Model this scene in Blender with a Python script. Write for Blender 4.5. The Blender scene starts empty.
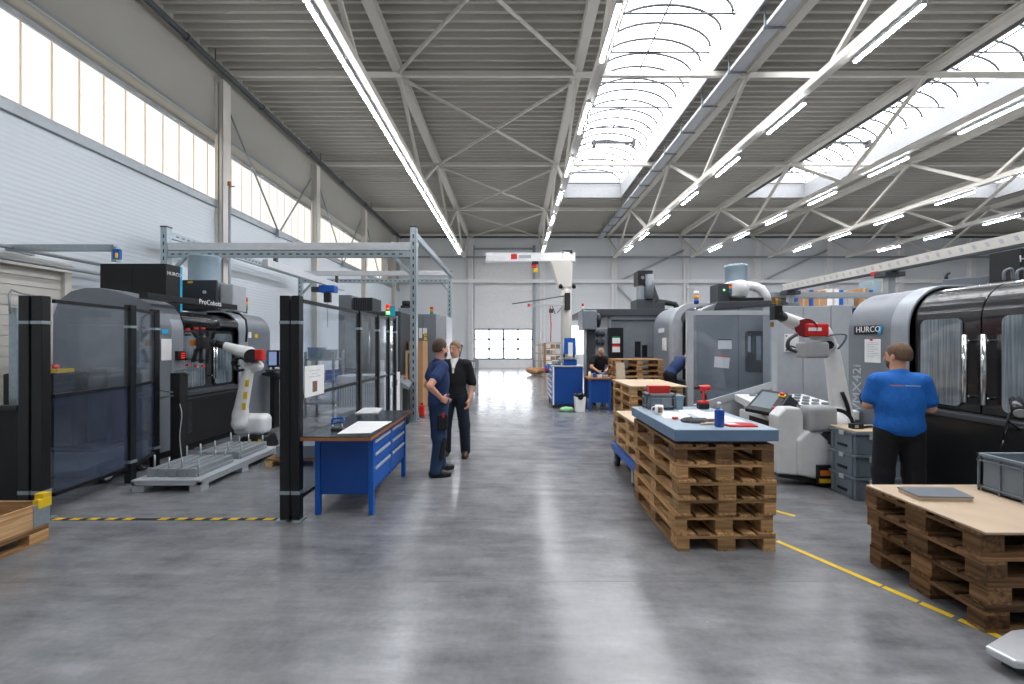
import bpy, math, random
import numpy as np
from mathutils import Vector, Matrix

random.seed(7)
SC = bpy.context.scene
COL = SC.collection
# ---------------------------------------------------------------- camera, world, exposure
F, H, CX, CY = 421.0, 1.68, 514.0, 344.0
def wx(px, z): return (px - CX) * z / F
def wz(py, z): return H - (py - CY) * z / F
def gz(py): return H * F / (py - CY)

cam_d = bpy.data.cameras.new('camera')
cam_d.sensor_width = 36.0
cam_d.lens = F / 1024 * 36.0
cam_d.shift_x = -2.0 / 1024
cam_d.shift_y = 2.0 / 1024
cam_d.clip_start = 0.05
cam_d.clip_end = 200
cam = bpy.data.objects.new('camera', cam_d)
cam.location = (0, 0, H)
cam.rotation_euler = (math.radians(90), 0, 0)
COL.objects.link(cam)
SC.camera = cam

w = bpy.data.worlds.new('world'); SC.world = w; w.use_nodes = True
bg = w.node_tree.nodes['Background']
bg.inputs[0].default_value = (0.75, 0.87, 1.0, 1); bg.inputs[1].default_value = 1.0

SC.view_settings.view_transform = 'Standard'
SC.view_settings.look = 'None'
SC.view_settings.gamma = 1.0
SC.view_settings.use_curve_mapping = False
SC.view_settings.exposure = 1.45
SKY_E, WIN_E, LAMP_E = 2.4, 0.385, 34.0

# ---------------------------------------------------------------- materials
def lin(c):
    if isinstance(c, str):
        c = tuple(int(c[i:i + 2], 16) / 255 for i in (0, 2, 4))
    return tuple((x / 12.92 if x <= 0.04045 else ((x + 0.055) / 1.055) ** 2.4) for x in c) + (1.0,)

def pm(name, col, rough=0.5, metal=0.0, var=0.0, scale=8.0, bump=0.0, bscale=60.0, stretch=None, emit=0, spec=0.5, coat=0.0):
    m = bpy.data.materials.new(name); m.use_nodes = True
    nt = m.node_tree; b = nt.nodes['Principled BSDF']
    c = lin(col)
    b.inputs['Base Color'].default_value = c
    b.inputs['Roughness'].default_value = rough
    b.inputs['Metallic'].default_value = metal
    b.inputs['Specular IOR Level'].default_value = spec
    b.inputs['Coat Weight'].default_value = coat
    if emit:
        b.inputs['Emission Color'].default_value = c
        b.inputs['Emission Strength'].default_value = emit
    tc = nt.nodes.new('ShaderNodeTexCoord')
    mp = nt.nodes.new('ShaderNodeMapping'); nt.links.new(tc.outputs['Object'], mp.inputs[0])
    if stretch: mp.inputs['Scale'].default_value = stretch
    v = var if var else 0.06
    n = nt.nodes.new('ShaderNodeTexNoise'); n.inputs['Scale'].default_value = scale; n.inputs['Detail'].default_value = 5
    nt.links.new(mp.outputs[0], n.inputs['Vector'])
    r = nt.nodes.new('ShaderNodeMapRange')
    r.inputs[1].default_value = 0.25; r.inputs[2].default_value = 0.75
    r.inputs[3].default_value = 1 - v; r.inputs[4].default_value = 1 + v
    nt.links.new(n.outputs['Fac'], r.inputs[0])
    mx = nt.nodes.new('ShaderNodeMix'); mx.data_type = 'RGBA'; mx.blend_type = 'MULTIPLY'; mx.inputs[0].default_value = 1
    mx.inputs[6].default_value = c
    nt.links.new(r.outputs[0], mx.inputs[7]); nt.links.new(mx.outputs[2], b.inputs['Base Color'])
    if bump:
        n2 = nt.nodes.new('ShaderNodeTexNoise'); n2.inputs['Scale'].default_value = bscale; n2.inputs['Detail'].default_value = 3
        nt.links.new(mp.outputs[0], n2.inputs['Vector'])
        bp = nt.nodes.new('ShaderNodeBump'); bp.inputs['Strength'].default_value = bump; bp.inputs['Distance'].default_value = 0.02
        nt.links.new(n2.outputs['Fac'], bp.inputs['Height']); nt.links.new(bp.outputs[0], b.inputs['Normal'])
    return m

def wood(name, col, dark, along='X', rough=0.75):
    m = bpy.data.materials.new(name); m.use_nodes = True
    nt = m.node_tree; b = nt.nodes['Principled BSDF']; b.inputs['Roughness'].default_value = rough
    b.inputs['Specular IOR Level'].default_value = 0.25
    tc = nt.nodes.new('ShaderNodeTexCoord'); mp = nt.nodes.new('ShaderNodeMapping')
    s = {'X': (1.5, 22, 22), 'Y': (22, 1.5, 22), 'Z': (22, 22, 1.5)}[along]
    mp.inputs['Scale'].default_value = s
    oi = nt.nodes.new('ShaderNodeObjectInfo')
    nt.links.new(tc.outputs['Object'], mp.inputs[0])
    ad = nt.nodes.new('ShaderNodeVectorMath'); ad.operation = 'ADD'
    sc = nt.nodes.new('ShaderNodeVectorMath'); sc.operation = 'SCALE'; sc.inputs[0].default_value = (7, 13, 5)
    nt.links.new(oi.outputs['Random'], sc.inputs['Scale'])
    nt.links.new(mp.outputs[0], ad.inputs[0]); nt.links.new(sc.outputs[0], ad.inputs[1])
    n = nt.nodes.new('ShaderNodeTexNoise'); n.inputs['Scale'].default_value = 1.6; n.inputs['Detail'].default_value = 6; n.inputs['Distortion'].default_value = 0.6
    nt.links.new(ad.outputs[0], n.inputs['Vector'])
    cr = nt.nodes.new('ShaderNodeValToRGB')
    cr.color_ramp.elements[0].position = 0.32; cr.color_ramp.elements[0].color = lin(dark)
    cr.color_ramp.elements[1].position = 0.62; cr.color_ramp.elements[1].color = lin(col)
    nt.links.new(n.outputs['Fac'], cr.inputs[0])
    hv = nt.nodes.new('ShaderNodeHueSaturation')
    mr = nt.nodes.new('ShaderNodeMapRange'); mr.inputs[3].default_value = 0.5; mr.inputs[4].default_value = 1.3
    nt.links.new(oi.outputs['Random'], mr.inputs[0]); nt.links.new(mr.outputs[0], hv.inputs['Value'])
    nt.links.new(cr.outputs[0], hv.inputs['Color']); nt.links.new(hv.outputs[0], b.inputs['Base Color'])
    bp = nt.nodes.new('ShaderNodeBump'); bp.inputs['Strength'].default_value = 0.25; bp.inputs['Distance'].default_value = 0.005
    nt.links.new(n.outputs['Fac'], bp.inputs['Height']); nt.links.new(bp.outputs[0], b.inputs['Normal'])
    return m

def clear_mat(name, tint, clear=0.8, rough=0.08, haze=0.0, hazecol='c8d0d8'):
    m = bpy.data.materials.new(name); m.use_nodes = True
    nt = m.node_tree; nt.nodes.clear()
    out = nt.nodes.new('ShaderNodeOutputMaterial')
    tr = nt.nodes.new('ShaderNodeBsdfTransparent'); tr.inputs[0].default_value = lin(tint)
    gl = nt.nodes.new('ShaderNodeBsdfGlossy'); gl.inputs['Roughness'].default_value = rough; gl.inputs[0].default_value = (0.9, 0.95, 1, 1)
    df = nt.nodes.new('ShaderNodeBsdfDiffuse'); df.inputs[0].default_value = lin(hazecol)
    mx = nt.nodes.new('ShaderNodeMixShader'); mx2 = nt.nodes.new('ShaderNodeMixShader')
    fr = nt.nodes.new('ShaderNodeLayerWeight'); fr.inputs[0].default_value = 0.5
    pw = nt.nodes.new('ShaderNodeMath'); pw.operation = 'POWER'; pw.inputs[1].default_value = 4.0
    mt = nt.nodes.new('ShaderNodeMath'); mt.operation = 'MULTIPLY_ADD'; mt.inputs[1].default_value = 0.5; mt.inputs[2].default_value = 1 - clear
    nt.links.new(fr.outputs['Facing'], pw.inputs[0]); nt.links.new(pw.outputs[0], mt.inputs[0]); nt.links.new(mt.outputs[0], mx.inputs[0])
    nt.links.new(tr.outputs[0], mx.inputs[1]); nt.links.new(gl.outputs[0], mx.inputs[2])
    tc = nt.nodes.new('ShaderNodeTexCoord'); n = nt.nodes.new('ShaderNodeTexNoise'); n.inputs['Scale'].default_value = 1.6; n.inputs['Detail'].default_value = 4
    nt.links.new(tc.outputs['Object'], n.inputs['Vector'])
    mr = nt.nodes.new('ShaderNodeMapRange'); mr.inputs[1].default_value = 0.35; mr.inputs[2].default_value = 0.75; mr.inputs[3].default_value = haze * 0.4; mr.inputs[4].default_value = haze * 1.7
    nt.links.new(n.outputs['Fac'], mr.inputs[0]); nt.links.new(mr.outputs[0], mx2.inputs[0])
    nt.links.new(mx.outputs[0], mx2.inputs[1]); nt.links.new(df.outputs[0], mx2.inputs[2])
    nt.links.new(mx2.outputs[0], out.inputs[0])
    return m

def glow(name, col, e, stripes=None, base='ffffff'):
    m = bpy.data.materials.new(name); m.use_nodes = True
    nt = m.node_tree; b = nt.nodes['Principled BSDF']
    b.inputs['Base Color'].default_value = lin(base); b.inputs['Roughness'].default_value = 0.4
    b.inputs['Emission Color'].default_value = lin(col); b.inputs['Emission Strength'].default_value = e
    return m

def wave_bump(m, axis, per, strength=0.5, dist=0.01):
    """fine regular ribs along one axis, one rib every PER metres"""
    nt = m.node_tree; b = nt.nodes['Principled BSDF']
    tc = nt.nodes.new('ShaderNodeTexCoord')
    wv = nt.nodes.new('ShaderNodeTexWave'); wv.bands_direction = axis; wv.inputs['Scale'].default_value = math.pi / per / 10 / 1.0
    wv.inputs['Scale'].default_value = 0.314159 / per
    nt.links.new(tc.outputs['Object'], wv.inputs['Vector'])
    bp = nt.nodes.new('ShaderNodeBump'); bp.inputs['Strength'].default_value = strength; bp.inputs['Distance'].default_value = dist
    nt.links.new(wv.outputs['Fac'], bp.inputs['Height']); nt.links.new(bp.outputs[0], b.inputs['Normal'])
    return m

M = {}
def setup_mats():
    M['wall'] = wave_bump(pm('wall_sheet', 'd3dade', 0.5, var=0.03, scale=0.5), 'Z', 0.09, 0.3, 0.012)
    M['wall_end'] = wave_bump(pm('wall_end_panel', 'e6e9ea', 0.45, var=0.03, scale=0.4), 'Z', 0.5, 0.15, 0.01)
    M['wall_up'] = pm('upper_wall_sheet', 'a9a79d', 0.6, var=0.03, scale=0.5)
    M['deck'] = pm('roof_deck', 'bab7ae', 0.5, 0.0, var=0.03, scale=0.6)
    M['steel_w'] = pm('painted_steel', 'd6d2c8', 0.45, var=0.03, scale=2)
    M['kerb'] = pm('skylight_kerb', '8f9193', 0.5)
    M['rib'] = pm('skylight_rib', '35383b', 0.5)
    M['steel_g'] = pm('grey_steel', '9aa0a3', 0.4, 0.3)
    M['galv'] = pm('galvanised', 'a9b6bb', 0.35, 0.6, var=0.12, scale=25)
    M['alu'] = pm('aluminium', 'd5d8da', 0.35, 0.35)
    M['chrome'] = pm('chrome', 'd8d8d8', 0.15, 1.0)
    M['black'] = pm('black_paint', '17171a', 0.35)
    M['blackm'] = pm('black_matt', '1c1c1e', 0.6)
    M['blackp'] = pm('black_gloss', '1b1c20', 0.22, coat=0.3)
    M['dkgrey'] = pm('dark_grey', '3e4246', 0.45)
    M['mgrey'] = pm('machine_grey', '797f85', 0.38)
    M['lgrey'] = pm('light_grey', 'b4b8bc', 0.4)
    M['silver'] = pm('silver_cowl', '9ea5ab', 0.35, 0.25)
    M['white'] = pm('white_paint', 'f4f4f3', 0.4)
    M['paper'] = pm('paper', 'f0f0ee', 0.8)
    M['blue'] = pm('blue_steel', '0a5ab4', 0.4)
    M['blued'] = pm('blue_dark', '0a4796', 0.45)
    M['red'] = pm('red_paint', 'd52a24', 0.35)
    M['yellow'] = pm('yellow_paint', 'e8c21c', 0.5, var=0.1, scale=20)
    M['orange'] = pm('orange', 'e07a20', 0.5)
    M['green'] = glow('green_lamp', '20e060', 0.5)
    M['redlamp'] = glow('red_lamp', 'ff2018', 0.35, base='c02018')
    M['amber'] = pm('amber_lamp', 'f0a020', 0.3)
    M['greend'] = pm('green_lens', '1f8a45', 0.3)
    M['redl'] = pm('red_lens', 'd82a20', 0.3)
    M['cyan'] = pm('cyan_label', '25b4e0', 0.4)
    M['duct'] = pm('blue_grey_duct', '9fb4bf', 0.4, 0.2, var=0.08, scale=6)
    M['sky'] = glow('skylight_sheet', 'fbfbff', SKY_E)
    M['win'] = glow('window_sheet', 'fffaf3', WIN_E, base='807868')
    M['doorwin'] = glow('door_window_sheet', 'f6faff', 2.2)
    M['lamp'] = glow('lamp_diffuser', 'f4f6ff', LAMP_E)
    M['screen'] = glow('screen_blue', '9fb8e8', 0.2, base='303848')
    M['screeng'] = glow('screen_grey', '8a9aa0', 0.08, base='5a666c')
    M['wood'] = wood('pallet_wood', 'c99f6e', '8d6a46', 'X')
    M['woody'] = wood('pallet_wood_y', 'c99f6e', '8d6a46', 'Y')
    M['woodd'] = wood('old_pallet_wood', '8f6c4a', '5a4230', 'X')
    M['wooddy'] = wood('old_pallet_wood_y', '8f6c4a', '5a4230', 'Y')
    M['woodl'] = wood('light_pallet_wood', 'd3ae80', 'ab8256', 'X')
    M['woodly'] = wood('light_pallet_wood_y', 'd3ae80', 'ab8256', 'Y')
    M['board'] = pm('hardboard', 'c2ad93', 0.6, var=0.07, scale=5)
    M['ply'] = pm('pale_board', 'cbb595', 0.65, var=0.06, scale=4)
    M['edge'] = pm('bench_edge', 'a2683c', 0.5, var=0.1, scale=20)
    M['card'] = pm('cardboard', 'b98d62', 0.8, var=0.06, scale=6)
    M['cardl'] = pm('cardboard_light', 'cbb79f', 0.8)
    M['bin'] = pm('grey_plastic', '7b858d', 0.45)
    M['binc'] = pm('container_grey', '76838d', 0.45)
    M['binb'] = pm('blue_grey_plastic', '6f8794', 0.45)
    M['top'] = pm('table_laminate', 'a4b6c2', 0.35, var=0.04, scale=3)
    M['tope'] = pm('table_edge_shaded', '6a84a0', 0.4)  # darker than the laminate: shade on the slab edge put into the colour
    M['topd'] = pm('dark_bench_top', '2c3338', 0.22)
    M['robot'] = pm('robot_white', 'e4e5e3', 0.35)
    M['robotg'] = pm('robot_grey', 'a9abab', 0.4)
    M['skin'] = pm('skin', 'd9a184', 0.5, var=0.06, scale=12)
    M['hair_b'] = pm('brown_hair', '4a3526', 0.6, var=0.25, scale=60, bump=0.6, bscale=120)
    M['hair_l'] = pm('light_brown_hair', '6a5038', 0.6, var=0.25, scale=60, bump=0.6, bscale=120)
    M['hair_g'] = pm('sandy_hair', '9a7c60', 0.6, var=0.25, scale=60, bump=0.6, bscale=120)
    M['navy'] = pm('navy_polo', '1c3564', 0.8, var=0.12, scale=5, bump=0.5, bscale=9)
    M['workblue'] = pm('blue_trousers', '1d3454', 0.85, var=0.15, scale=5, bump=0.5, bscale=9)
    M['darknavy'] = pm('dark_navy', '16202f', 0.8, var=0.15, scale=5, bump=0.5, bscale=9)
    M['blackcl'] = pm('black_cloth', '15161a', 0.85, var=0.2, scale=6, bump=0.5, bscale=9)
    M['royal'] = pm('royal_blue_shirt', '0f66bd', 0.75, var=0.08, scale=3, bump=1.0, bscale=9, stretch=(1.6, 1.6, 0.7))
    M['shoe'] = pm('black_leather', '121212', 0.5)
    M['shoeb'] = pm('brown_leather', '3c2119', 0.4)
    M['glass_f'] = clear_mat('clear_panel', 'f2f5f8', 0.96, 0.05, 0.05)
    M['glass_d'] = clear_mat('smoky_panel', '8a93a4', 0.86, 0.08, 0.14, '5d6a86')
    M['glass_l'] = clear_mat('blue_smoky_panel', 'd4d8e0', 0.93, 0.1, 0.14, '76839e')
    M['bagb'] = pm('black_bag', '141416', 0.25)
    M['bagg'] = pm('green_bag', '9ad6a0', 0.35, var=0.1, bump=0.4, bscale=25)
    M['cloth'] = pm('patterned_glove', '5b5a58', 0.9, var=0.6, scale=90)
    M['rubber'] = pm('rubber', '202022', 0.7)
    M['whitetx'] = pm('white_lettering', 'f2f2f2', 0.5)
    M['greytx'] = pm('grey_lettering', 'aeb6ba', 0.5)
    M['blacktx'] = pm('black_lettering', '101010', 0.6)
    # wet machine window: vertical streaks
    for nm, c1, c2 in (('wet', '9da7ad', '69747a'), ('wetd', '7a888e', '39454a')):
        m = bpy.data.materials.new('machine_window_' + nm); m.use_nodes = True; nt = m.node_tree; b = nt.nodes['Principled BSDF']
        b.inputs['Roughness'].default_value = 0.08; b.inputs['Coat Weight'].default_value = 0.6
        tc = nt.nodes.new('ShaderNodeTexCoord'); mp = nt.nodes.new('ShaderNodeMapping'); mp.inputs['Scale'].default_value = (60, 60, 1.6)
        nt.links.new(tc.outputs['Object'], mp.inputs[0])
        n = nt.nodes.new('ShaderNodeTexNoise'); n.inputs['Scale'].default_value = 1.0; n.inputs['Detail'].default_value = 6
        nt.links.new(mp.outputs[0], n.inputs['Vector'])
        n2 = nt.nodes.new('ShaderNodeTexNoise'); n2.inputs['Scale'].default_value = 2.6; n2.inputs['Detail'].default_value = 2
        nt.links.new(tc.outputs['Object'], n2.inputs['Vector'])
        mm = nt.nodes.new('ShaderNodeMath'); mm.operation = 'MULTIPLY_ADD'; mm.inputs[1].default_value = 0.55
        hh = nt.nodes.new('ShaderNodeMath'); hh.operation = 'MULTIPLY'; hh.inputs[1].default_value = 0.5
        nt.links.new(n2.outputs['Fac'], hh.inputs[0]); nt.links.new(n.outputs['Fac'], mm.inputs[0]); nt.links.new(hh.outputs[0], mm.inputs[2])
        cr = nt.nodes.new('ShaderNodeValToRGB')
        cr.color_ramp.elements[0].position = 0.42; cr.color_ramp.elements[0].color = lin(c2)
        cr.color_ramp.elements[1].position = 0.66; cr.color_ramp.elements[1].color = lin(c1)
        nt.links.new(mm.outputs[0], cr.inputs[0]); nt.links.new(cr.outputs[0], b.inputs['Base Color'])
        M[nm] = m
    # floor
    m = bpy.data.materials.new('polished_concrete'); m.use_nodes = True; nt = m.node_tree; b = nt.nodes['Principled BSDF']
    tc = nt.nodes.new('ShaderNodeTexCoord')
    def nz(scale, det, sx=1, sy=1, rot=0.0, rough=0.6):
        mp = nt.nodes.new('ShaderNodeMapping'); mp.inputs['Scale'].default_value = (sx, sy, 1); mp.inputs['Rotation'].default_value = (0, 0, rot)
        nt.links.new(tc.outputs['Object'], mp.inputs[0])
        n = nt.nodes.new('ShaderNodeTexNoise'); n.inputs['Scale'].default_value = scale; n.inputs['Detail'].default_value = det; n.inputs['Roughness'].default_value = rough
        nt.links.new(mp.outputs[0], n.inputs['Vector']); return n
    n1 = nz(0.5, 3, 1, 1, 0.3, 0.5); n2 = nz(2.4, 6, 1, 1, 0.5, 0.62); n3 = nz(1.6, 6, 1, 5, 0.75, 0.6); n4 = nz(26, 4, 1, 1, 0, 0.6)
    def mad(a, k, c):
        q = nt.nodes.new('ShaderNodeMath'); q.operation = 'MULTIPLY_ADD'; nt.links.new(a, q.inputs[0]); q.inputs[1].default_value = k
        if isinstance(c, float): q.inputs[2].default_value = c
        else: nt.links.new(c, q.inputs[2])
        return q.outputs[0]
    v = mad(n1.outputs['Fac'], 0.5, -0.65); v = mad(n2.outputs['Fac'], 0.75, v); v = mad(n3.outputs['Fac'], 0.8, v); v = mad(n4.outputs['Fac'], 0.25, v)
    mixc = nt.nodes.new('ShaderNodeMix'); mixc.data_type = 'RGBA'; mixc.inputs[6].default_value = lin('424447'); mixc.inputs[7].default_value = lin('a2a3a4')
    nt.links.new(v, mixc.inputs[0]); nt.links.new(mixc.outputs[2], b.inputs['Base Color'])
    rv = mad(n2.outputs['Fac'], 0.22, 0.06); rv = mad(n1.outputs['Fac'], 0.10, rv); nt.links.new(rv, b.inputs['Roughness'])
    b.inputs['Specular IOR Level'].default_value = 0.6
    M['floor'] = m
setup_mats()

# ---------------------------------------------------------------- objects, names, labels
ORG = {}
def tag(o, label=None, cat=None, group=None, kind=None):
    if label: o['label'] = label
    if cat: o['category'] = cat
    if group: o['group'] = group
    if kind: o['kind'] = kind
    return o

def thing(name, label, cat, loc=(0, 0, 0), group=None, rz=0.0):
    o = bpy.data.objects.new(name, None); COL.objects.link(o)
    o.location = loc; o.rotation_euler = (0, 0, rz); o.empty_display_size = 0.1
    ORG[o] = Vector(loc)
    return tag(o, label, cat, group)

class MB:
    """collects simple shapes into ONE mesh"""
    def __init__(s): s.v = []; s.f = []; s.mi = []; s.sm = []; s.cur = 0
    def add(s, vs, fs, smooth=False):
        o = len(s.v); s.v += [tuple(p) for p in vs]
        for f in fs: s.f.append(tuple(i + o for i in f)); s.mi.append(s.cur); s.sm.append(smooth)
        return s
    def box(s, x0, y0, z0, x1, y1, z1):
        x0, x1 = min(x0, x1), max(x0, x1); y0, y1 = min(y0, y1), max(y0, y1); z0, z1 = min(z0, z1), max(z0, z1)
        return s.add([(x0, y0, z0), (x1, y0, z0), (x1, y1, z0), (x0, y1, z0), (x0, y0, z1), (x1, y0, z1), (x1, y1, z1), (x0, y1, z1)],
                     [(3, 2, 1, 0), (4, 5, 6, 7), (0, 1, 5, 4), (1, 2, 6, 5), (2, 3, 7, 6), (3, 0, 4, 7)])
    def hexa(s, p):   # eight corners, bottom four then top four
        return s.add(p, [(3, 2, 1, 0), (4, 5, 6, 7), (0, 1, 5, 4), (1, 2, 6, 5), (2, 3, 7, 6), (3, 0, 4, 7)])
    def bar(s, p, q, w_, h_, up=(0, 0, 1)):
        p, q = Vector(p), Vector(q); d = (q - p).normalized(); u = Vector(up)
        if abs(d.dot(u)) > 0.98: u = Vector((1, 0, 0))
        r = d.cross(u).normalized() * w_ / 2; u = r.cross(d).normalized() * h_ / 2
        c = [p - r - u, p + r - u, p + r + u, p - r + u, q - r - u, q + r - u, q + r + u, q - r + u]
        return s.add(c, [(0, 1, 2, 3), (7, 6, 5, 4), (4, 5, 1, 0), (5, 6, 2, 1), (6, 7, 3, 2), (7, 4, 0, 3)])
    def tube(s, pts, r, n=8, caps=True):
        pts = [Vector(p) for p in pts]; rs = r if isinstance(r, (list, tuple)) else [r] * len(pts)
        o = len(s.v); ref = None; vs = []
        for i, p in enumerate(pts):
            d = (pts[min(i + 1, len(pts) - 1)] - pts[max(i - 1, 0)]).normalized()
            if ref is None: ref = Vector((0, 0, 1)) if abs(d.z) < 0.9 else Vector((1, 0, 0))
            a = d.cross(ref).normalized(); b = a.cross(d).normalized(); ref = b
            for k in range(n):
                t = 2 * math.pi * k / n; vs.append(p + (a * math.cos(t) + b * math.sin(t)) * rs[i])
        fs = []
        for i in range(len(pts) - 1):
            for k in range(n):
                fs.append((i * n + k, i * n + (k + 1) % n, (i + 1) * n + (k + 1) % n, (i + 1) * n + k))
        s.add(vs, [f[::-1] for f in fs], True)
        if caps:
            m = len(pts) - 1
            s.f.append(tuple(o + k for k in range(n))); s.mi.append(s.cur); s.sm.append(False)
            s.f.append(tuple(o + m * n + k for k in range(n))[::-1]); s.mi.append(s.cur); s.sm.append(False)
        return s
    def cyl(s, p, q, r1, r2=None, n=20): return s.tube([p, q], [r1, r1 if r2 is None else r2], n)
    def lathe(s, c, prof, n=24):   # profile (r, z) about a vertical axis through c
        vs = []; fs = []
        for r, z in prof:
            for k in range(n):
                t = 2 * math.pi * k / n; vs.append((c[0] + r * math.cos(t), c[1] + r * math.sin(t), c[2] + z))
        for i in range(len(prof) - 1):
            for k in range(n): fs.append((i * n + k, i * n + (k + 1) % n, (i + 1) * n + (k + 1) % n, (i + 1) * n + k))
        s.add(vs, fs, True); o = len(s.v) - len(vs); m = len(prof) - 1
        s.f.append(tuple(o + k for k in range(n))[::-1]); s.mi.append(s.cur); s.sm.append(False)
        s.f.append(tuple(o + m * n + k for k in range(n))); s.mi.append(s.cur); s.sm.append(False)
        return s
    def prism(s, poly, axis, a, b, smooth=False):
        """poly: 2-D outline; axis 'Y': (x,z) swept along y, 'X': (y,z) swept along x, 'Z': (x,y) swept along z"""
        n = len(poly)
        def P(p, t): return {'Y': (p[0], t, p[1]), 'X': (t, p[0], p[1]), 'Z': (p[0], p[1], t)}[axis]
        vs = [P(p, a) for p in poly] + [P(p, b) for p in poly]
        o = len(s.v); s.v += vs
        for i in range(n):
            j = (i + 1) % n; s.f.append((o + i, o + j, o + n + j, o + n + i)); s.mi.append(s.cur); s.sm.append(smooth)
        s.f.append(tuple(o + i for i in range(n))[::-1]); s.mi.append(s.cur); s.sm.append(False)
        s.f.append(tuple(o + n + i for i in range(n))); s.mi.append(s.cur); s.sm.append(False)
        return s
    def ball(s, c, r, n=14, m=9):
        rx, ry, rz = r if isinstance(r, (list, tuple)) else (r, r, r)
        vs = [(c[0], c[1], c[2] - rz)]
        for i in range(1, m):
            t = math.pi * i / m
            for k in range(n):
                a = 2 * math.pi * k / n; vs.append((c[0] + rx * math.sin(t) * math.cos(a), c[1] + ry * math.sin(t) * math.sin(a), c[2] - rz * math.cos(t)))
        vs.append((c[0], c[1], c[2] + rz)); fs = []
        for k in range(n): fs.append((0, 1 + (k + 1) % n, 1 + k))
        for i in range(m - 2):
            for k in range(n):
                a = 1 + i * n; b = a + n; fs.append((a + k, a + (k + 1) % n, b + (k + 1) % n, b + k))
        a = 1 + (m - 2) * n
        for k in range(n): fs.append((a + k, a + (k + 1) % n, len(vs) - 1))
        return s.add(vs, fs, True)
    def build(s, name, mat, parent=None, bevel=0.0, kind=None, label=None, fix=True):
        me = bpy.data.meshes.new(name)
        org = ORG.get(parent, Vector((0, 0, 0)))
        me.from_pydata([tuple(Vector(v) - org) for v in s.v], [], s.f)
        mats = mat if isinstance(mat, (list, tuple)) else [mat]
        for m in mats: me.materials.append(M[m] if isinstance(m, str) else m)
        me.polygons.foreach_set('material_index', s.mi)
        me.polygons.foreach_set('use_smooth', s.sm)
        me.update()
        if fix:
            import bmesh
            bm = bmesh.new(); bm.from_mesh(me); bmesh.ops.recalc_face_normals(bm, faces=bm.faces); bm.to_mesh(me); bm.free()
        o = bpy.data.objects.new(name, me); COL.objects.link(o)
        if parent: o.parent = parent
        ORG[o] = org
        if bevel:
            md = o.modifiers.new('bevel', 'BEVEL'); md.width = bevel; md.segments = 2; md.limit_method = 'ANGLE'; md.angle_limit = 0.6
            md.harden_normals = False
        if kind: o['kind'] = kind
        if label: o['label'] = label
        return o

def bx(name, mat, parent, x0, y0, z0, x1, y1, z1, bevel=0.0, **k):
    return MB().box(x0, y0, z0, x1, y1, z1).build(name, mat, parent, bevel, **k)

def struct(name, mb, mat, bevel=0.0):
    return mb.build(name, mat, None, bevel, kind='structure')

def children(o): return list(o.children)
def copy_tree(o, parent=None):
    c = o.copy(); COL.objects.link(c); c.parent = parent; ORG[c] = ORG.get(o, Vector())
    for ch in children(o): copy_tree(ch, c)
    return c

def text(s, size, loc, right, up, mat, parent, name='lettering', depth=0.002, align='LEFT'):
    cu = bpy.data.curves.new(name, 'FONT'); cu.body = s; cu.size = size; cu.extrude = depth; cu.align_x = align
    cu.resolution_u = 2
    t = bpy.data.objects.new(name, cu); COL.objects.link(t)
    bpy.context.view_layer.update()
    me = bpy.data.meshes.new_from_object(t)
    bpy.data.objects.remove(t)
    R, U = Vector(right).normalized(), Vector(up).normalized(); N = R.cross(U)
    mt = Matrix((R, U, N)).transposed().to_4x4(); mt.translation = Vector(loc) - ORG.get(parent, Vector())
    me.transform(mt); me.materials.clear(); me.materials.append(M[mat])
    o = bpy.data.objects.new(name, me); COL.objects.link(o)
    if parent: o.parent = parent
    return o

# ---------------------------------------------------------------- smooth blended surfaces (bodies, castings)
def spl(pts, n=5):
    P = [Vector(p) for p in pts]; P = [P[0] * 2 - P[1]] + P + [P[-1] * 2 - P[-2]]; out = []
    for i in range(1, len(P) - 2):
        for k in range(n):
            t = k / n; a, b, c, d = P[i - 1], P[i], P[i + 1], P[i + 2]
            out.append(0.5 * ((2 * b) + (c - a) * t + (2 * a - 5 * b + 4 * c - d) * t * t + (3 * b - a - 3 * c + d) * t ** 3))
    out.append(P[-2]); return out

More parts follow.
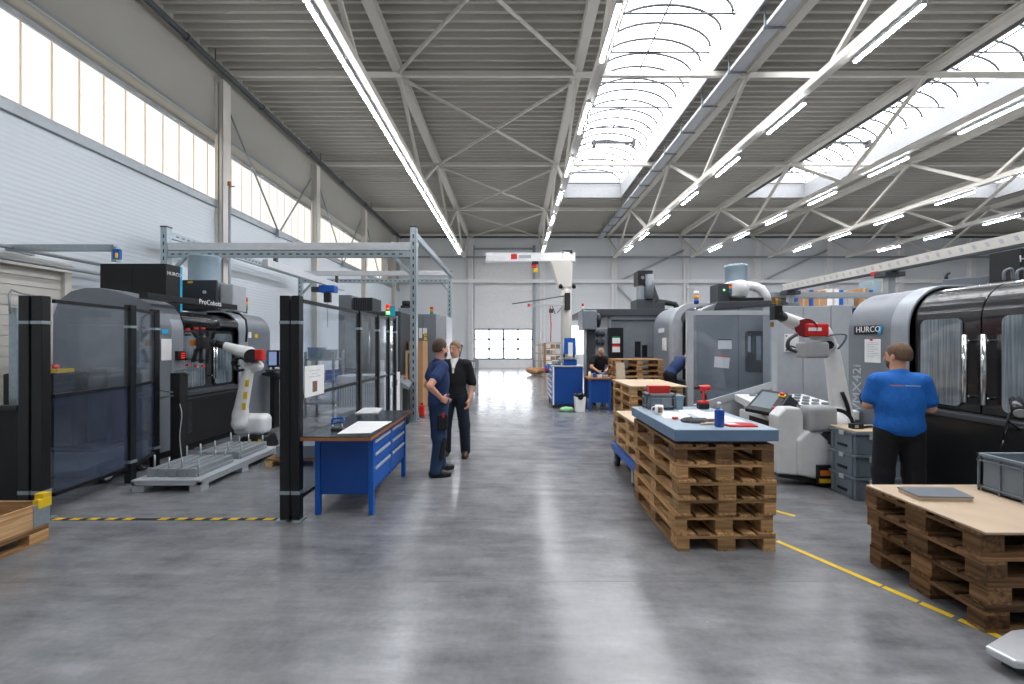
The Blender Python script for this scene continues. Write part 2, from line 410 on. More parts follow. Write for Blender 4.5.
class SDF:
    def __init__(s, res=0.01, k=0.02): s.p = []; s.res = res; s.k = k; s.cuts = []
    def cap(s, a, b, ra, rb=None, k=None): s.p.append(('c', np.array(a, float), np.array(b, float), ra, ra if rb is None else rb, k)); return s
    def ell(s, c, r, R=None, k=None):
        s.p.append(('e', np.array(c, float), np.array(r, float), np.eye(3) if R is None else np.array(R, float), None, k)); return s
    def rbox(s, c, h, rad, R=None, k=None):
        s.p.append(('b', np.array(c, float), np.array(h, float), np.eye(3) if R is None else np.array(R, float), rad, k)); return s
    def cut(s, p, n): s.cuts.append((np.array(p, float), np.array(n, float) / np.linalg.norm(n))); return s   # removes the side n points to
    def bounds(s, q):
        if q[0] == 'c':
            m = max(q[3], q[4]); return np.minimum(q[1], q[2]) - m, np.maximum(q[1], q[2]) + m
        e = np.linalg.norm(q[2]) if q[0] == 'b' else max(q[2]); return q[1] - e, q[1] + e
    def grow(s, d):
        out = SDF(s.res, s.k)
        for q in s.p:
            if q[0] == 'c': out.p.append(('c', q[1], q[2], q[3] + d, q[4] + d, q[5]))
            elif q[0] == 'e': out.p.append(('e', q[1], q[2] + d, q[3], None, q[5]))
            else: out.p.append(('b', q[1], q[2] + d, q[3], q[4], q[5]))
        return out
    def mesh(s, name, mat, parent=None):
        B = [s.bounds(q) for q in s.p]; pad = s.res * 3 + s.k
        lo = np.min([b[0] for b in B], 0) - pad; hi = np.max([b[1] for b in B], 0) + pad
        n = np.ceil((hi - lo) / s.res).astype(int) + 1
        ax = [lo[i] + np.arange(n[i]) * s.res for i in range(3)]
        f = np.full(n, 1.0, np.float32)
        for q, (a, b) in zip(s.p, B):
            k = q[5] if q[5] is not None else s.k
            m = k + s.res * 3
            i0 = np.maximum(((a - m - lo) / s.res).astype(int), 0); i1 = np.minimum(((b + m - lo) / s.res).astype(int) + 2, n)
            X = ax[0][i0[0]:i1[0], None, None]; Y = ax[1][None, i0[1]:i1[1], None]; Z = ax[2][None, None, i0[2]:i1[2]]
            if q[0] == 'c':
                d = q[2] - q[1]; L = float(d @ d) + 1e-12
                t = np.clip(((X - q[1][0]) * d[0] + (Y - q[1][1]) * d[1] + (Z - q[1][2]) * d[2]) / L, 0, 1)
                g = np.sqrt((X - q[1][0] - t * d[0]) ** 2 + (Y - q[1][1] - t * d[1]) ** 2 + (Z - q[1][2] - t * d[2]) ** 2) - (q[3] + (q[4] - q[3]) * t)
            else:
                R = q[3]; dx, dy, dz = X - q[1][0], Y - q[1][1], Z - q[1][2]
                u = [dx * R[0][j] + dy * R[1][j] + dz * R[2][j] for j in range(3)]
                if q[0] == 'e':
                    r = q[2]; k0 = np.sqrt(sum((u[j] / r[j]) ** 2 for j in range(3))); k1 = np.sqrt(sum((u[j] / r[j] ** 2) ** 2 for j in range(3))) + 1e-9
                    g = k0 * (k0 - 1) / k1
                else:
                    h = q[2] - q[4]; w_ = [np.abs(u[j]) - h[j] for j in range(3)]
                    g = np.sqrt(sum(np.maximum(c, 0) ** 2 for c in w_)) + np.minimum(np.maximum(np.maximum(w_[0], w_[1]), w_[2]), 0) - q[4]
            sl = f[i0[0]:i1[0], i0[1]:i1[1], i0[2]:i1[2]]
            if k > 0:
                hh = np.clip(0.5 + 0.5 * (sl - g) / k, 0, 1)
                r_ = sl * (1 - hh) + g * hh - k * hh * (1 - hh)
            else: r_ = np.minimum(sl, g)
            f[i0[0]:i1[0], i0[1]:i1[1], i0[2]:i1[2]] = r_
        X = ax[0][:, None, None]; Y = ax[1][None, :, None]; Z = ax[2][None, None, :]
        for p, nn in s.cuts:
            f = np.maximum(f, ((X - p[0]) * nn[0] + (Y - p[1]) * nn[1] + (Z - p[2]) * nn[2]).astype(np.float32))
        ins = f < 0
        c8 = [ins[i:n[0] - 1 + i, j:n[1] - 1 + j, k_:n[2] - 1 + k_] for i in (0, 1) for j in (0, 1) for k_ in (0, 1)]
        cnt = sum(c.astype(np.int8) for c in c8); act = (cnt > 0) & (cnt < 8)
        idx = np.full(act.shape, -1, np.int64); cells = np.argwhere(act); idx[act] = np.arange(len(cells))
        acc = np.zeros((len(cells), 3)); num = np.zeros(len(cells))
        co = [(i, j, k_) for i in (0, 1) for j in (0, 1) for k_ in (0, 1)]
        val = {c: f[cells[:, 0] + c[0], cells[:, 1] + c[1], cells[:, 2] + c[2]].astype(float) for c in co}
        for a in co:
            for d in range(3):
                if a[d]: continue
                b = list(a); b[d] = 1; b = tuple(b); va, vb = val[a], val[b]
                mk = (va < 0) != (vb < 0); t = np.where(mk, va / np.where(mk, va - vb, 1), 0)
                pt = np.tile(np.array(a, float), (len(cells), 1)); pt[:, d] += t
                acc[mk] += pt[mk]; num[mk] += 1
        V = lo + (cells + acc / num[:, None]) * s.res
        faces = []
        for d in range(3):
            e = [slice(None)] * 3; e2 = [slice(None)] * 3; e[d] = slice(0, -1); e2[d] = slice(1, None)
            A, Bv = ins[tuple(e)], ins[tuple(e2)]
            ed = np.argwhere(A != Bv); o1, o2 = [(1, 2), (2, 0), (0, 1)][d]
            ok = (ed[:, o1] > 0) & (ed[:, o2] > 0) & (ed[:, o1] < n[o1] - 1) & (ed[:, o2] < n[o2] - 1); ed = ed[ok]
            def gi(a, b):
                c = ed.copy(); c[:, o1] -= a; c[:, o2] -= b; return idx[c[:, 0], c[:, 1], c[:, 2]]
            q = np.stack([gi(1, 1), gi(0, 1), gi(0, 0), gi(1, 0)], 1)
            fl = A[ed[:, 0], ed[:, 1], ed[:, 2]]
            q[~fl] = q[~fl][:, ::-1]; faces.append(q)
        Q = np.concatenate(faces)
        org = ORG.get(parent, Vector())
        V = V - np.array(org)
        me = bpy.data.meshes.new(name)
        me.vertices.add(len(V)); me.vertices.foreach_set('co', V.astype(np.float32).ravel())
        me.loops.add(len(Q) * 4); me.loops.foreach_set('vertex_index', Q.astype(np.int32).ravel())
        me.polygons.add(len(Q)); me.polygons.foreach_set('loop_start', np.arange(len(Q), dtype=np.int32) * 4)
        me.polygons.foreach_set('use_smooth', np.ones(len(Q), bool))
        me.update(calc_edges=True); me.validate()
        me.materials.append(M[mat])
        o = bpy.data.objects.new(name, me); COL.objects.link(o)
        if parent: o.parent = parent
        ORG[o] = org
        return o
# ================================================================ THE HALL
YE, YB, XL, XR, ZC = 29.6, -9.0, -8.1, 37.0, 9.4
TX = [-3.2, 1.75, 6.5, 11.5, 16.5, 21.5, 26.5]
NODE = 5.86
SKY_X = [(2.55, 5.55), (12.1, 15.1), (22.1, 25.1)]
SY0, SY1 = -4.0, 21.9

struct('floor', MB().box(XL - 0.6, YB, -0.2, XR, YE + 0.4, 0.0), 'floor')
# saw-cut joints in the slab
j = MB()
for y in (2.98, 8.9, 14.8, 20.7): j.box(XL, y, 0.0, XR, y + 0.006, 0.0008)

struct('trim_1', j, pm('joint_filler', '6f7172', 0.6))

def deck(mb, x0, x1, y0, y1, z, pitch=0.28, hgt=0.13):
    prof = []; y = y0
    while y < y1 - 1e-6:
        for dy, dz in ((0, 0), (0.07, 0), (0.10, hgt), (0.25, hgt)):
            if y + dy < y1: prof.append((y + dy, z + dz))
        y += pitch
    prof.append((y1, z))
    n = len(prof)
    vs = [(x0, p[0], p[1]) for p in prof] + [(x1, p[0], p[1]) for p in prof]
    mb.add(vs, [(i, i + n, i + n + 1, i + 1) for i in range(n - 1)])
d = MB(); x = XL - 0.6
for a, b in SKY_X:
    deck(d, x, a, YB, SY1, ZC); x = b
deck(d, x, XR, YB, SY1, ZC); deck(d, XL - 0.6, XR, SY1, YE + 0.3, ZC)
dk = d.build('ceiling', 'deck', None, 0, kind='structure', fix=False)
struct('roof_slab', MB().box(XL - 0.6, YB, ZC + 1.9, XR, YE + 0.4, ZC + 2.1), 'deck')

# skylights: kerb, barrel glazing, ribs, tie rods
for i, (a, b) in enumerate(SKY_X):
    k = MB()
    k.box(a - 0.06, SY0, ZC - 0.1, a, SY1, ZC + 0.62); k.box(b, SY0, ZC - 0.1, b + 0.06, SY1, ZC + 0.62)
    k.box(a, SY1, ZC - 0.1, b, SY1 + 0.06, ZC + 1.45); k.box(a, SY0 - 0.06, ZC - 0.1, b, SY0, ZC + 1.45)
    kerb = struct('window_%d' % (i + 1), k, 'kerb')
    def arc(n=14, r=0.0):
        cx_, hw, rise, z0 = (a + b) / 2, (b - a) / 2 - r, 0.72 - r, ZC + 0.62
        return [(cx_ - hw * math.cos(math.pi * t / n), z0 + rise * math.sin(math.pi * t / n)) for t in range(n + 1)]
    p = arc(); n = len(p)
    g = MB(); vs = [(q[0], SY0, q[1]) for q in p] + [(q[0], SY1, q[1]) for q in p]
    g.add(vs, [(t, t + 1, t + 1 + n, t + n) for t in range(n - 1)], True)
    g.build('pane', 'sky', kerb, fix=False)
    r = MB(); y = SY0 + 0.3
    while y < SY1:
        r.tube([(q[0], y, q[1]) for q in arc(14, 0.05)], 0.032, 6); y += 0.62
    r.build('glazing_rib', 'rib', kerb)
    t_ = MB(); y = SY0 + 0.6
    while y < SY1:
        t_.cyl((a, y, ZC + 0.6), (b, y, ZC + 0.6), 0.026, n=6); y += 1.4
    t_.cyl(((a + b) / 2 - 0.25, SY0, ZC + 0.58), ((a + b) / 2 - 0.25, 17.3, ZC + 0.58), 0.024, n=6)
    t_.box(a + 0.6, 17.1, ZC + 0.45, b - 0.6, 17.2, ZC + 0.52); t_.box(a + 0.65, 17.0, ZC + 0.3, a + 0.75, 17.25, ZC + 0.55); t_.box(b - 0.75, 17.0, ZC + 0.3, b - 0.65, 17.25, ZC + 0.55)
    t_.build('tie_rod', 'rib', kerb)

# left wall: ribbed sheet, window band, upper wall
struct('wall_left', MB().box(XL - 0.3, YB, 0, XL, YE, 5.38), 'wall')
struct('trim_2', MB().box(XL - 0.3, YB, 5.38, XL + 0.07, YE, 5.58), 'steel_g', 0.01)
struct('wall_left_upper', MB().box(XL - 0.5, YB, 7.36, XL, YE, ZC + 0.4), 'wall_up')
struct('trim_3', MB().box(XL - 0.02, YB, 7.36, XL + 0.06, YE, 7.44), 'steel_g')
struct('wall_left_outer', MB().box(XL - 0.55, YB, 0, XL - 0.5, YE, ZC + 0.4), 'wall_up')
COLY = [0.6, 6.0, 11.4, 16.8, 22.3, 27.8]
struct('wall_left_pier', MB().box(XL - 0.5, 27.0, 5.5, XL, YE, 7.4), 'wall_up')
struct('wall_left_rear_pier', MB().box(XL - 0.5, YB, 5.5, XL, 0.6, 7.4), 'wall_up')
for i in range(5):
    y0, y1 = COLY[i], min(COLY[i + 1], 27.0)
    pane = struct('window_%d' % (4 + i), MB().box(XL - 0.44, y0, 5.5, XL - 0.40, y1, 7.36), 'win')
    fr = MB(); y = y0 + 0.25
    while y < y1:
        fr.box(XL - 0.40, y, 5.5, XL - 0.392, y + 0.035, 7.36); y += 0.49
    fr.build('glazing_joint', pm('warm_joint', 'd4c2a6', 0.6, emit=0.12), pane)
    MB().box(XL - 0.4, y0, 7.24, XL - 0.36, y1, 7.36).build('window_frame', 'lgrey', pane)
for i, y in enumerate(COLY):
    c = MB(); c.box(XL, y, 0, XL + 0.22, y + 0.03, 8.85); c.box(XL, y + 0.27, 0, XL + 0.22, y + 0.30, 8.85); c.box(XL + 0.09, y, 0, XL + 0.12, y + 0.3, 8.85)
    c.box(XL + 0.2, y - 0.0, 0, XL + 0.23, y + 0.3, 8.85)
    o = struct('wall_column', c, 'steel_w'); o['label'] = 'grey steel column against the side wall under the window band'; o['category'] = 'column'; o['group'] = 'columns along the side wall'
    if y > 10:
        b_ = MB(); b_.cyl((XL + 0.12, y + 0.4, 8.2), (XL + 0.12, y + 2.9, 5.45), 0.03, n=8); b_.cyl((XL + 0.12, y + 5.2, 8.2), (XL + 0.12, y + 2.9, 5.45), 0.03, n=8)
        b_.box(XL + 0.07, y + 2.8, 5.3, XL + 0.17, y + 3.0, 5.55)
        o = struct('wall_brace', b_, 'steel_g'); o['label'] = 'thin steel V brace across the window band between two columns'; o['category'] = 'brace'; o['group'] = 'V braces at the window band'
# roller door in the left wall
dl = MB()
for k in range(18): dl.box(XL - 0.02, 4.2, k * 0.165, XL + 0.03, 7.5, k * 0.165 + 0.155)
dl.box(XL, 4.05, 0, XL + 0.1, 4.2, 3.0); dl.box(XL, 7.5, 0, XL + 0.1, 7.62, 3.0); dl.box(XL, 4.05, 2.95, XL + 0.12, 7.62, 3.12)
struct('door_2', dl, 'steel_w', 0.006)
pp = MB(); pp.tube([(XL + 0.3, y, 9.0) for y in (YB + 0.1, 5, 15, YE - 0.6)], 0.075, 12)
for y in range(-8, 29, 3): pp.tube([(XL + 0.3, y, 9.0), (XL + 0.3, y + 0.08, 9.0)], 0.095, 12)
for y in range(-7, 29, 6): pp.cyl((XL + 0.3, y, 9.0), (XL + 0.3, y, ZC - 0.005), 0.015, n=6)
tag(pp.build('drain_pipe', 'dkgrey'), 'long dark round pipe running under the roof edge above the side windows', 'pipe')
pp = MB(); pp.tube([(XL + 0.2, YE - 0.35, ZC - 0.25), (XR - 0.2, YE - 0.35, ZC - 0.25)], 0.1, 12)
tag(pp.build('drain_pipe', 'dkgrey'), 'dark round pipe under the roof along the top of the far wall', 'pipe')

# far wall with the sectional door
x0d, x1d, ztop = wx(474.5, YE), wx(532.5, YE), 8.0
wl = MB(); wl.box(XL - 0.5, YE, 0, x0d, YE + 0.3, ZC + 0.4); wl.box(x1d, YE, 0, XR, YE + 0.3, ZC + 0.4); wl.box(x0d, YE, ztop, x1d, YE + 0.3, ZC + 0.4)
struct('wall_far', wl, 'wall_end')
dr = MB()
for za in (0.0, 2.72, 3.38, 4.04, 4.70, 5.36, 6.02, 6.68, 7.34): dr.box(x0d, YE + 0.06, za, x1d, YE + 0.12, za + (0.62 if za == 0 else 0.656))
door = struct('door_1', dr, 'white', 0.004)
MB().box(x0d, YE + 0.08, 0.62, x1d, YE + 0.10, 2.72).build('pane', 'doorwin', door)
fm = MB()
for k in range(5):
    xx = x0d + (x1d - x0d) * k / 4; fm.box(xx - 0.065, YE + 0.04, 0.62, xx + 0.065, YE + 0.1, 2.72)
for k in range(4): zz = 0.64 + k * 0.69; fm.box(x0d, YE + 0.04, zz - 0.055, x1d, YE + 0.1, zz + 0.055)
fm.build('glazing_bar', 'mgrey', door)
MB().box(x0d - 0.28, YE - 0.1, 0, x0d, YE, 8.6).box(x1d, YE - 0.1, 0, x1d + 0.2, YE, 8.6).box(x0d - 0.2, YE - 0.12, 8.3, x1d + 0.15, YE, 8.42).build('door_track', 'steel_g', door)
for k in range(8):
    x = -3.0 + 5 * k
    c = MB(); c.box(x - 0.17, YE - 0.3, 0, x + 0.17, YE - 0.27, 9.2); c.box(x - 0.17, YE - 0.03, 0, x + 0.17, YE, 9.2); c.box(x - 0.02, YE - 0.3, 0, x + 0.02, YE, 9.2)
    o = struct('wall_column', c, 'white'); o['label'] = 'white steel column standing against the far end wall'; o['category'] = 'column'; o['group'] = 'columns along the far wall'
o = struct('wall_rail', MB().box(XL, YE - 0.42, 5.92, XR, YE - 0.3, 6.16), 'white', 0.01); o['label'] = 'bright white horizontal rail across the far wall above the door'; o['category'] = 'rail'
o = struct('wall_rail', MB().box(XL, YE - 0.4, 7.66, XR, YE - 0.3, 7.78), 'steel_g', 0.01); o['label'] = 'thin grey horizontal rail near the top of the far wall'; o['category'] = 'rail'
br = MB()
for k in (1, 3): 
    xa = 2.0 + 5 * k; br.cyl((xa, YE - 0.2, 5.9), (xa + 5, YE - 0.2, 0.8), 0.07, n=8); br.cyl((xa + 5, YE - 0.2, 5.9 + 2.4), (xa, YE - 0.2, 5.9), 0.07, n=8)
o = struct('wall_brace', br, 'lgrey'); o['label'] = 'diagonal tubular braces between columns of the far wall'; o['category'] = 'brace'
struct('window_9', MB().box(wx(572, YE), YE - 0.02, 1.0, wx(584, YE), YE + 0.01, 2.95), 'doorwin')
struct('wall_right', MB().box(XR, YB, 0, XR + 0.2, YE + 0.4, ZC + 0.6), 'wall_end')
struct('wall_back', MB().box(XL - 0.5, YB - 0.2, 0, XR, YB, ZC + 0.6), 'wall_end')

# trusses along the hall, cross beams, bracing
for i, x in enumerate(TX):
    pos = ['first truss from the window wall', 'second truss from the window wall, beside the first skylight', 'third from the window wall, with a cable tray',
           'fourth truss from the window wall, beside the second skylight', 'fifth truss from the window wall', 'sixth truss from the window wall, beside the farthest skylight', 'farthest truss from the window wall'][i]
    t = thing('roof_truss', 'off-white steel roof truss, ' + pos, 'truss', (x, YE - 0.4, ZC - 0.2), 'roof trusses')
    c = MB(); c.box(x - 0.12, YB + 0.3, ZC - 0.03, x + 0.12, YE - 0.4, ZC); c.box(x - 0.12, YB + 0.3, ZC - 0.27, x + 0.12, YE - 0.4, ZC - 0.24); c.box(x - 0.02, YB + 0.3, ZC - 0.25, x + 0.02, YE - 0.4, ZC - 0.02)
    c.build('top_chord', 'steel_w', t)
    MB().box(x - 0.1, YB + 0.3, 7.26, x + 0.1, 27.2, 7.42).build('bottom_chord', 'steel_w', t, 0.008)
    for k in range(-1, 5):
        y0 = k * NODE; ym = y0 + NODE / 2; y1 = y0 + NODE
        if y0 > -3: MB().bar((x, y0 + 0.05, ZC - 0.25), (x, ym - 0.15, 7.4), 0.09, 0.09).build('web', 'steel_w', t)
        if y1 > 0: MB().bar((x, y1 - 0.05, ZC - 0.25), (x, ym + 0.15, 7.4), 0.11, 0.11).build('web', 'steel_w', t)
for k in range(1, 6):
    y = k * NODE - (0.35 if k == 5 else 0)
    b_ = MB(); x = XL
    b_.box(XL + 0.05, y - 0.06, ZC - 0.29, XR - 0.05, y + 0.06, ZC - 0.15)
    where = ['', 'nearest to the viewer', 'second of five into the hall', 'third of five into the hall', 'fourth of five into the hall', 'last one by the far wall'][k]
    tag(b_.build('cross_beam', 'steel_w', None, 0.008), 'white steel cross beam spanning under the roof trusses, ' + where, 'beam', 'roof cross beams')
for k in range(1, 5):
    y0, y1 = k * NODE, (k + 1) * NODE
    b_ = MB(); xa, xb = TX[0] + 0.1, TX[1] - 0.1
    b_.cyl((xa, y0, ZC - 0.33), (xb, y1 - 0.4, ZC - 0.33), 0.045, n=8); b_.cyl((xa, y1 - 0.4, ZC - 0.42), (xb, y0, ZC - 0.42), 0.045, n=8)
    where = ['', 'in the nearest bay', 'in the second bay', 'in the third bay', 'in the last bay'][k]
    tag(b_.build('roof_bracing', 'steel_w'), 'crossed steel tubes between the first two roof trusses, ' + where, 'bracing', 'roof cross bracing')
# cable tray
t = thing('cable_tray', 'long grey sheet metal cable tray hanging beside the third roof truss', 'cable tray', (6.0, 12, 8.9))
m = MB(); m.box(5.75, YB + 1, 8.93, 6.1, YE - 0.5, 8.94); m.box(5.75, YB + 1, 8.93, 5.76, YE - 0.5, 9.03); m.box(6.09, YB + 1, 8.93, 6.1, YE - 0.5, 9.03); m.build('tray', 'lgrey', t)
for k in range(1, 18):
    y = k * 1.6; MB().box(5.7, y, 8.89, 6.2, y + 0.04, 8.93).box(5.72, y, 8.93, 5.74, y + 0.04, ZC - 0.005).build('bracket', 'mgrey', t)
# lamps under the trusses
def lamp_proto():
    t = thing('strip_lamp', 'x', 'lamp', (0, 0, 0))
    MB().box(-0.045, -0.7, 0.02, 0.045, 0.7, 0.09).build('housing', 'lgrey', t, 0.006)
    MB().box(-0.03, -0.69, -0.012, 0.03, 0.69, 0.02).build('diffuser', 'lamp', t, 0.006)
    return t
NTH = ['', 'nearest', 'second', 'third', 'fourth', 'fifth', 'sixth', 'seventh', 'eighth', 'ninth', 'tenth', 'eleventh', 'twelfth', 'thirteenth', 'fourteenth', 'fifteenth', 'sixteenth', 'seventeenth', 'eighteenth', 'nineteenth', 'twentieth', 'last']
LP = lamp_proto(); used = False
LAMPX = [(-3.33, 1.45), (1.7, 2.8), (6.63, 2.8), (11.62, 2.8), (16.62, 2.8), (21.62, 2.8), (26.62, 2.8)]
for i, (x, st) in enumerate(LAMPX):
    y = 6.05 + (0 if i else 0) if i == 0 else 7.5
    if i == 0: y = -1.2
    elif i <= 2: y = 1.9
    while y < 26.2:
        # only those the picture can show, plus the ones just overhead
        if abs(x) / max(y, 0.1) < 1.45 or i == 0:
            o = LP if not used else copy_tree(LP); used = True
            o.location = (x, y, 7.16)
            row = ['first', 'second', 'third', 'fourth', 'fifth', 'sixth', 'seventh'][i]
            o['label'] = 'long white tube lamp glowing in the %s lamp row counted from the window wall' % row
            nn = lampn = globals().get('_lc', {}); nn[i] = nn.get(i, 0) + 1; globals()['_lc'] = nn
            o['label'] = 'white tube lamp in the %s lamp row, %s along from the viewer' % (row, NTH[nn[i]])
            o['group'] = 'tube lamps in the %s row' % row
        y += st
# ================================================================ PALLETS
def pallet(wx_, wy_, name='wooden_pallet'):
    t = thing(name, 'x', 'pallet')
    for y, wd in ((-0.3275, 0.145), (-0.18, 0.1), (0, 0.145), (0.18, 0.1), (0.3275, 0.145)):
        bx('deck_board', wx_, t, -0.6, y - wd / 2, 0.122, 0.6, y + wd / 2, 0.144, 0.003)
    for x in (-0.5275, 0, 0.5275):
        bx('cross_board', wy_, t, x - 0.0725, -0.4, 0.1, x + 0.0725, 0.4, 0.1215, 0.003)
        for y, wd in ((-0.35, 0.1), (0, 0.145), (0.35, 0.1)):
            bx('block', wy_, t, x - 0.0725, y - wd / 2, 0.022, x + 0.0725, y + wd / 2, 0.0998, 0.004)
    for y, wd in ((-0.35, 0.1), (0, 0.145), (0.35, 0.1)):
        bx('bottom_board', wx_, t, -0.6, y - wd / 2, 0, 0.6, y + wd / 2, 0.0218, 0.003)
    return t
PAL = {'m': pallet('wood', 'woody'), 'd': pallet('woodd', 'wooddy'), 'l': pallet('woodl', 'woodly')}
PUSED = set()
ORD = ['bottom', 'second', 'third', 'fourth', 'fifth', 'sixth', 'seventh', 'eighth', 'ninth', 'tenth']
def stack(kinds, x, y, z0, rz, where, group, jit=0.012, adj='worn'):
    out = []; n = len(kinds); rr = random.Random(hash(len(where)) + n)
    for i, k in enumerate(kinds):
        if k in PUSED: o = copy_tree(PAL[k])
        else: o = PAL[k]; PUSED.add(k)
        o.location = (x + rr.uniform(-jit, jit), y + rr.uniform(-jit, jit), z0 + i * 0.1442)
        o.rotation_euler = (0, 0, math.radians(rz) + rr.uniform(-0.008, 0.008))
        pos = 'bottom one' if i == 0 else ('topmost one' if i == n - 1 else ORD[i] + ' from the bottom')
        o['label'] = '%s wooden pallet, %s in %s' % (adj, pos, where)
        o['group'] = group; out.append(o)
    return out
# main stack under the grey-blue table top
MX0, MX1, MY0, MY1 = 1.31, 2.13, 3.41, 4.63
stack('mmmmmd', (MX0 + MX1) / 2, 4.02, 0.0, 90, 'the stack carrying the grey-blue table top', 'pallets under the table top')
t = thing('table_top', 'grey-blue laminate table top lying on the tall central pallet stack', 'table top', (1.72, 4.02, 0.866))
bx('underframe', 'dkgrey', t, MX0 + 0.05, MY0 + 0.05, 0.867, MX1 - 0.05, MY1 - 0.05, 0.893)
bx('shaded_edge', 'tope', t, MX0 - 0.01, MY0 - 0.01, 0.893, MX1 + 0.01, MY1 + 0.03, 0.982, 0.004); bx('top', 'top', t, MX0 - 0.01, MY0 - 0.01, 0.982, MX1 + 0.01, MY1 + 0.03, 0.987)  # slab sides as a separate part, coloured as if in shade
# right foreground stack
stack('dddd', 3.335, 2.85, 0.0, 0, 'the dark near corner stack', 'pallets in the near corner stack', jit=0.025, adj='dark')
tag(bx('hardboard_sheet', 'board', None, 2.725, 2.43, 0.5785, 3.94, 3.26, 0.592, 0.002), 'tan hardboard sheet covering the dark near corner pallet stack', 'board')
t = thing('steel_plate', 'flat grey plate on a thin wooden backing, lying on the tan hardboard', 'plate', (3.0, 3.0, 0.593))
MB().hexa([(2.81, 2.92, 0.593), (3.16, 2.90, 0.593), (3.22, 3.09, 0.593), (2.83, 3.10, 0.593), (2.81, 2.92, 0.617), (3.16, 2.90, 0.617), (3.22, 3.09, 0.617), (2.83, 3.10, 0.617)]).build('backing', 'board', t)
MB().hexa([(2.805, 2.915, 0.6175), (3.165, 2.895, 0.6175), (3.225, 3.095, 0.6175), (2.825, 3.105, 0.6175), (2.805, 2.915, 0.627), (3.165, 2.895, 0.627), (3.225, 3.095, 0.627), (2.825, 3.105, 0.627)]).build('plate', 'mgrey', t)
# cart stack behind the main one
t = thing('dolly_cart', 'low blue steel dolly with black castors carrying three pale pallets', 'cart', (1.84, 5.35, 0))
m = MB(); m.box(1.38, 4.76, 0.2, 1.46, 5.97, 0.285); m.box(2.2, 4.76, 0.2, 2.26, 5.97, 0.27); m.box(1.43, 5.9, 0.2, 2.26, 5.97, 0.27); m.box(1.43, 4.76, 0.2, 2.26, 4.83, 0.27); m.box(1.43, 5.3, 0.2, 2.26, 5.4, 0.27); m.box(1.38, 4.76, 0.2, 2.26, 4.8, 0.27)
m.build('frame', 'blue', t, 0.004)
for x in (1.425, 2.2):
    for y in (4.92, 5.82):
        c = MB().cyl((x - 0.025, y, 0.095), (x + 0.025, y, 0.095), 0.094, n=24).build('castor', 'rubber', t)
        MB().box(x - 0.045, y - 0.03, 0.08, x - 0.03, y + 0.03, 0.2).box(x + 0.03, y - 0.03, 0.08, x + 0.045, y + 0.03, 0.2).cyl((x - 0.046, y, 0.085), (x + 0.046, y, 0.085), 0.03).build('fork', 'galv', c)
stack('lll', 1.84, 5.36, 0.286, 90, 'the stack on the blue dolly', 'pallets on the blue dolly', adj='pale')
tag(bx('cover_board', 'ply', None, 1.44, 4.76, 0.7195, 2.25, 5.96, 0.735, 0.002), 'pale board lying on the pallets of the blue dolly', 'board')
# taller stacks further back
stack('mlmlmml', 2.22, 7.1, 0.0, 90, 'the stack behind the blue dolly', 'pallets behind the dolly', adj='brown')
tag(bx('cover_board', 'ply', None, 1.8, 6.48, 1.0105, 2.66, 7.72, 1.032, 0.002), 'large pale board on the pallet stack behind the dolly', 'board')
stack('mmmmmlmmm', 3.12, 10.85, 0.0, 0, 'the tallest far stack', 'pallets in the tallest far stack', adj='brown')
t = tag(MB().hexa([(2.5, 10.2, 0.0), (2.76, 10.2, 0.0), (2.76, 10.23, 0.0), (2.5, 10.23, 0.0), (2.52, 10.38, 1.22), (2.72, 10.38, 1.22), (2.72, 10.41, 1.22), (2.52, 10.41, 1.22)]).build('cardboard_sheet', 'cardl'), 'pale cardboard sheet leaning against the tallest far pallet stack', 'cardboard')

# ---------------------------------------------------------------- things on the table top
TZ = 0.9875
def crate(name, label, x0, y0, z0, x1, y1, z1, mat, cat='crate', th=0.012, group=None):
    t = thing(name, label, cat, ((x0 + x1) / 2, (y0 + y1) / 2, z0), group)
    ix = 0.02
    m = MB(); m.box(x0 + ix, y0 + ix, z0, x1 - ix, y1 - ix, z0 + th)
    for (a, b, c, d) in ((x0 + ix, y0 + ix, x1 - ix, y0 + ix + th), (x0 + ix, y1 - ix - th, x1 - ix, y1 - ix), (x0 + ix, y0 + ix, x0 + ix + th, y1 - ix), (x1 - ix - th, y0 + ix, x1 - ix, y1 - ix)):
        m.box(a, b, z0, c, d, z1)
    m.build('body', mat, t)
    r = MB()
    h = z1 - z0
    for zz in (z1 - 0.02, z1 - 0.055, z0 + 0.03):
        hh = 0.02 if zz == z1 - 0.02 else 0.008
        r.box(x0, y0, zz, x1, y0 + ix + 0.002, zz + hh); r.box(x0, y1 - ix - 0.002, zz, x1, y1, zz + hh)
        r.box(x0, y0, zz, x0 + ix + 0.002, y1, zz + hh); r.box(x1 - ix - 0.002, y0, zz, x1, y1, zz + hh)
    r.build('rim', mat, t, 0.002)
    class RB_:
        def box(s, *a): MB().box(*a).build('rib', mat, t)
    r = RB_()
    n = max(2, int((x1 - x0) / 0.13)); n2 = max(2, int((y1 - y0) / 0.13))
    for i in range(n + 1):
        x = x0 + ix / 2 + (x1 - x0 - ix) * i / n; r.box(x - 0.004, y0 + 0.004, z0, x + 0.004, y0 + ix, z1 - 0.03)
    for i in range(n2 + 1):
        y = y0 + ix / 2 + (y1 - y0 - ix) * i / n2; r.box(x0 + 0.004, y - 0.004, z0, x0 + ix, y + 0.004, z1 - 0.03)
    return t
crate('plastic_crate', 'small grey plastic crate on the grey-blue table top, holding a red box', 1.41, 4.42, TZ, 1.70, 4.64, TZ + 0.17, 'bin')
t = thing('red_box', 'flat red plastic box standing in the small grey crate', 'box', (1.55, 4.53, TZ + 0.02))
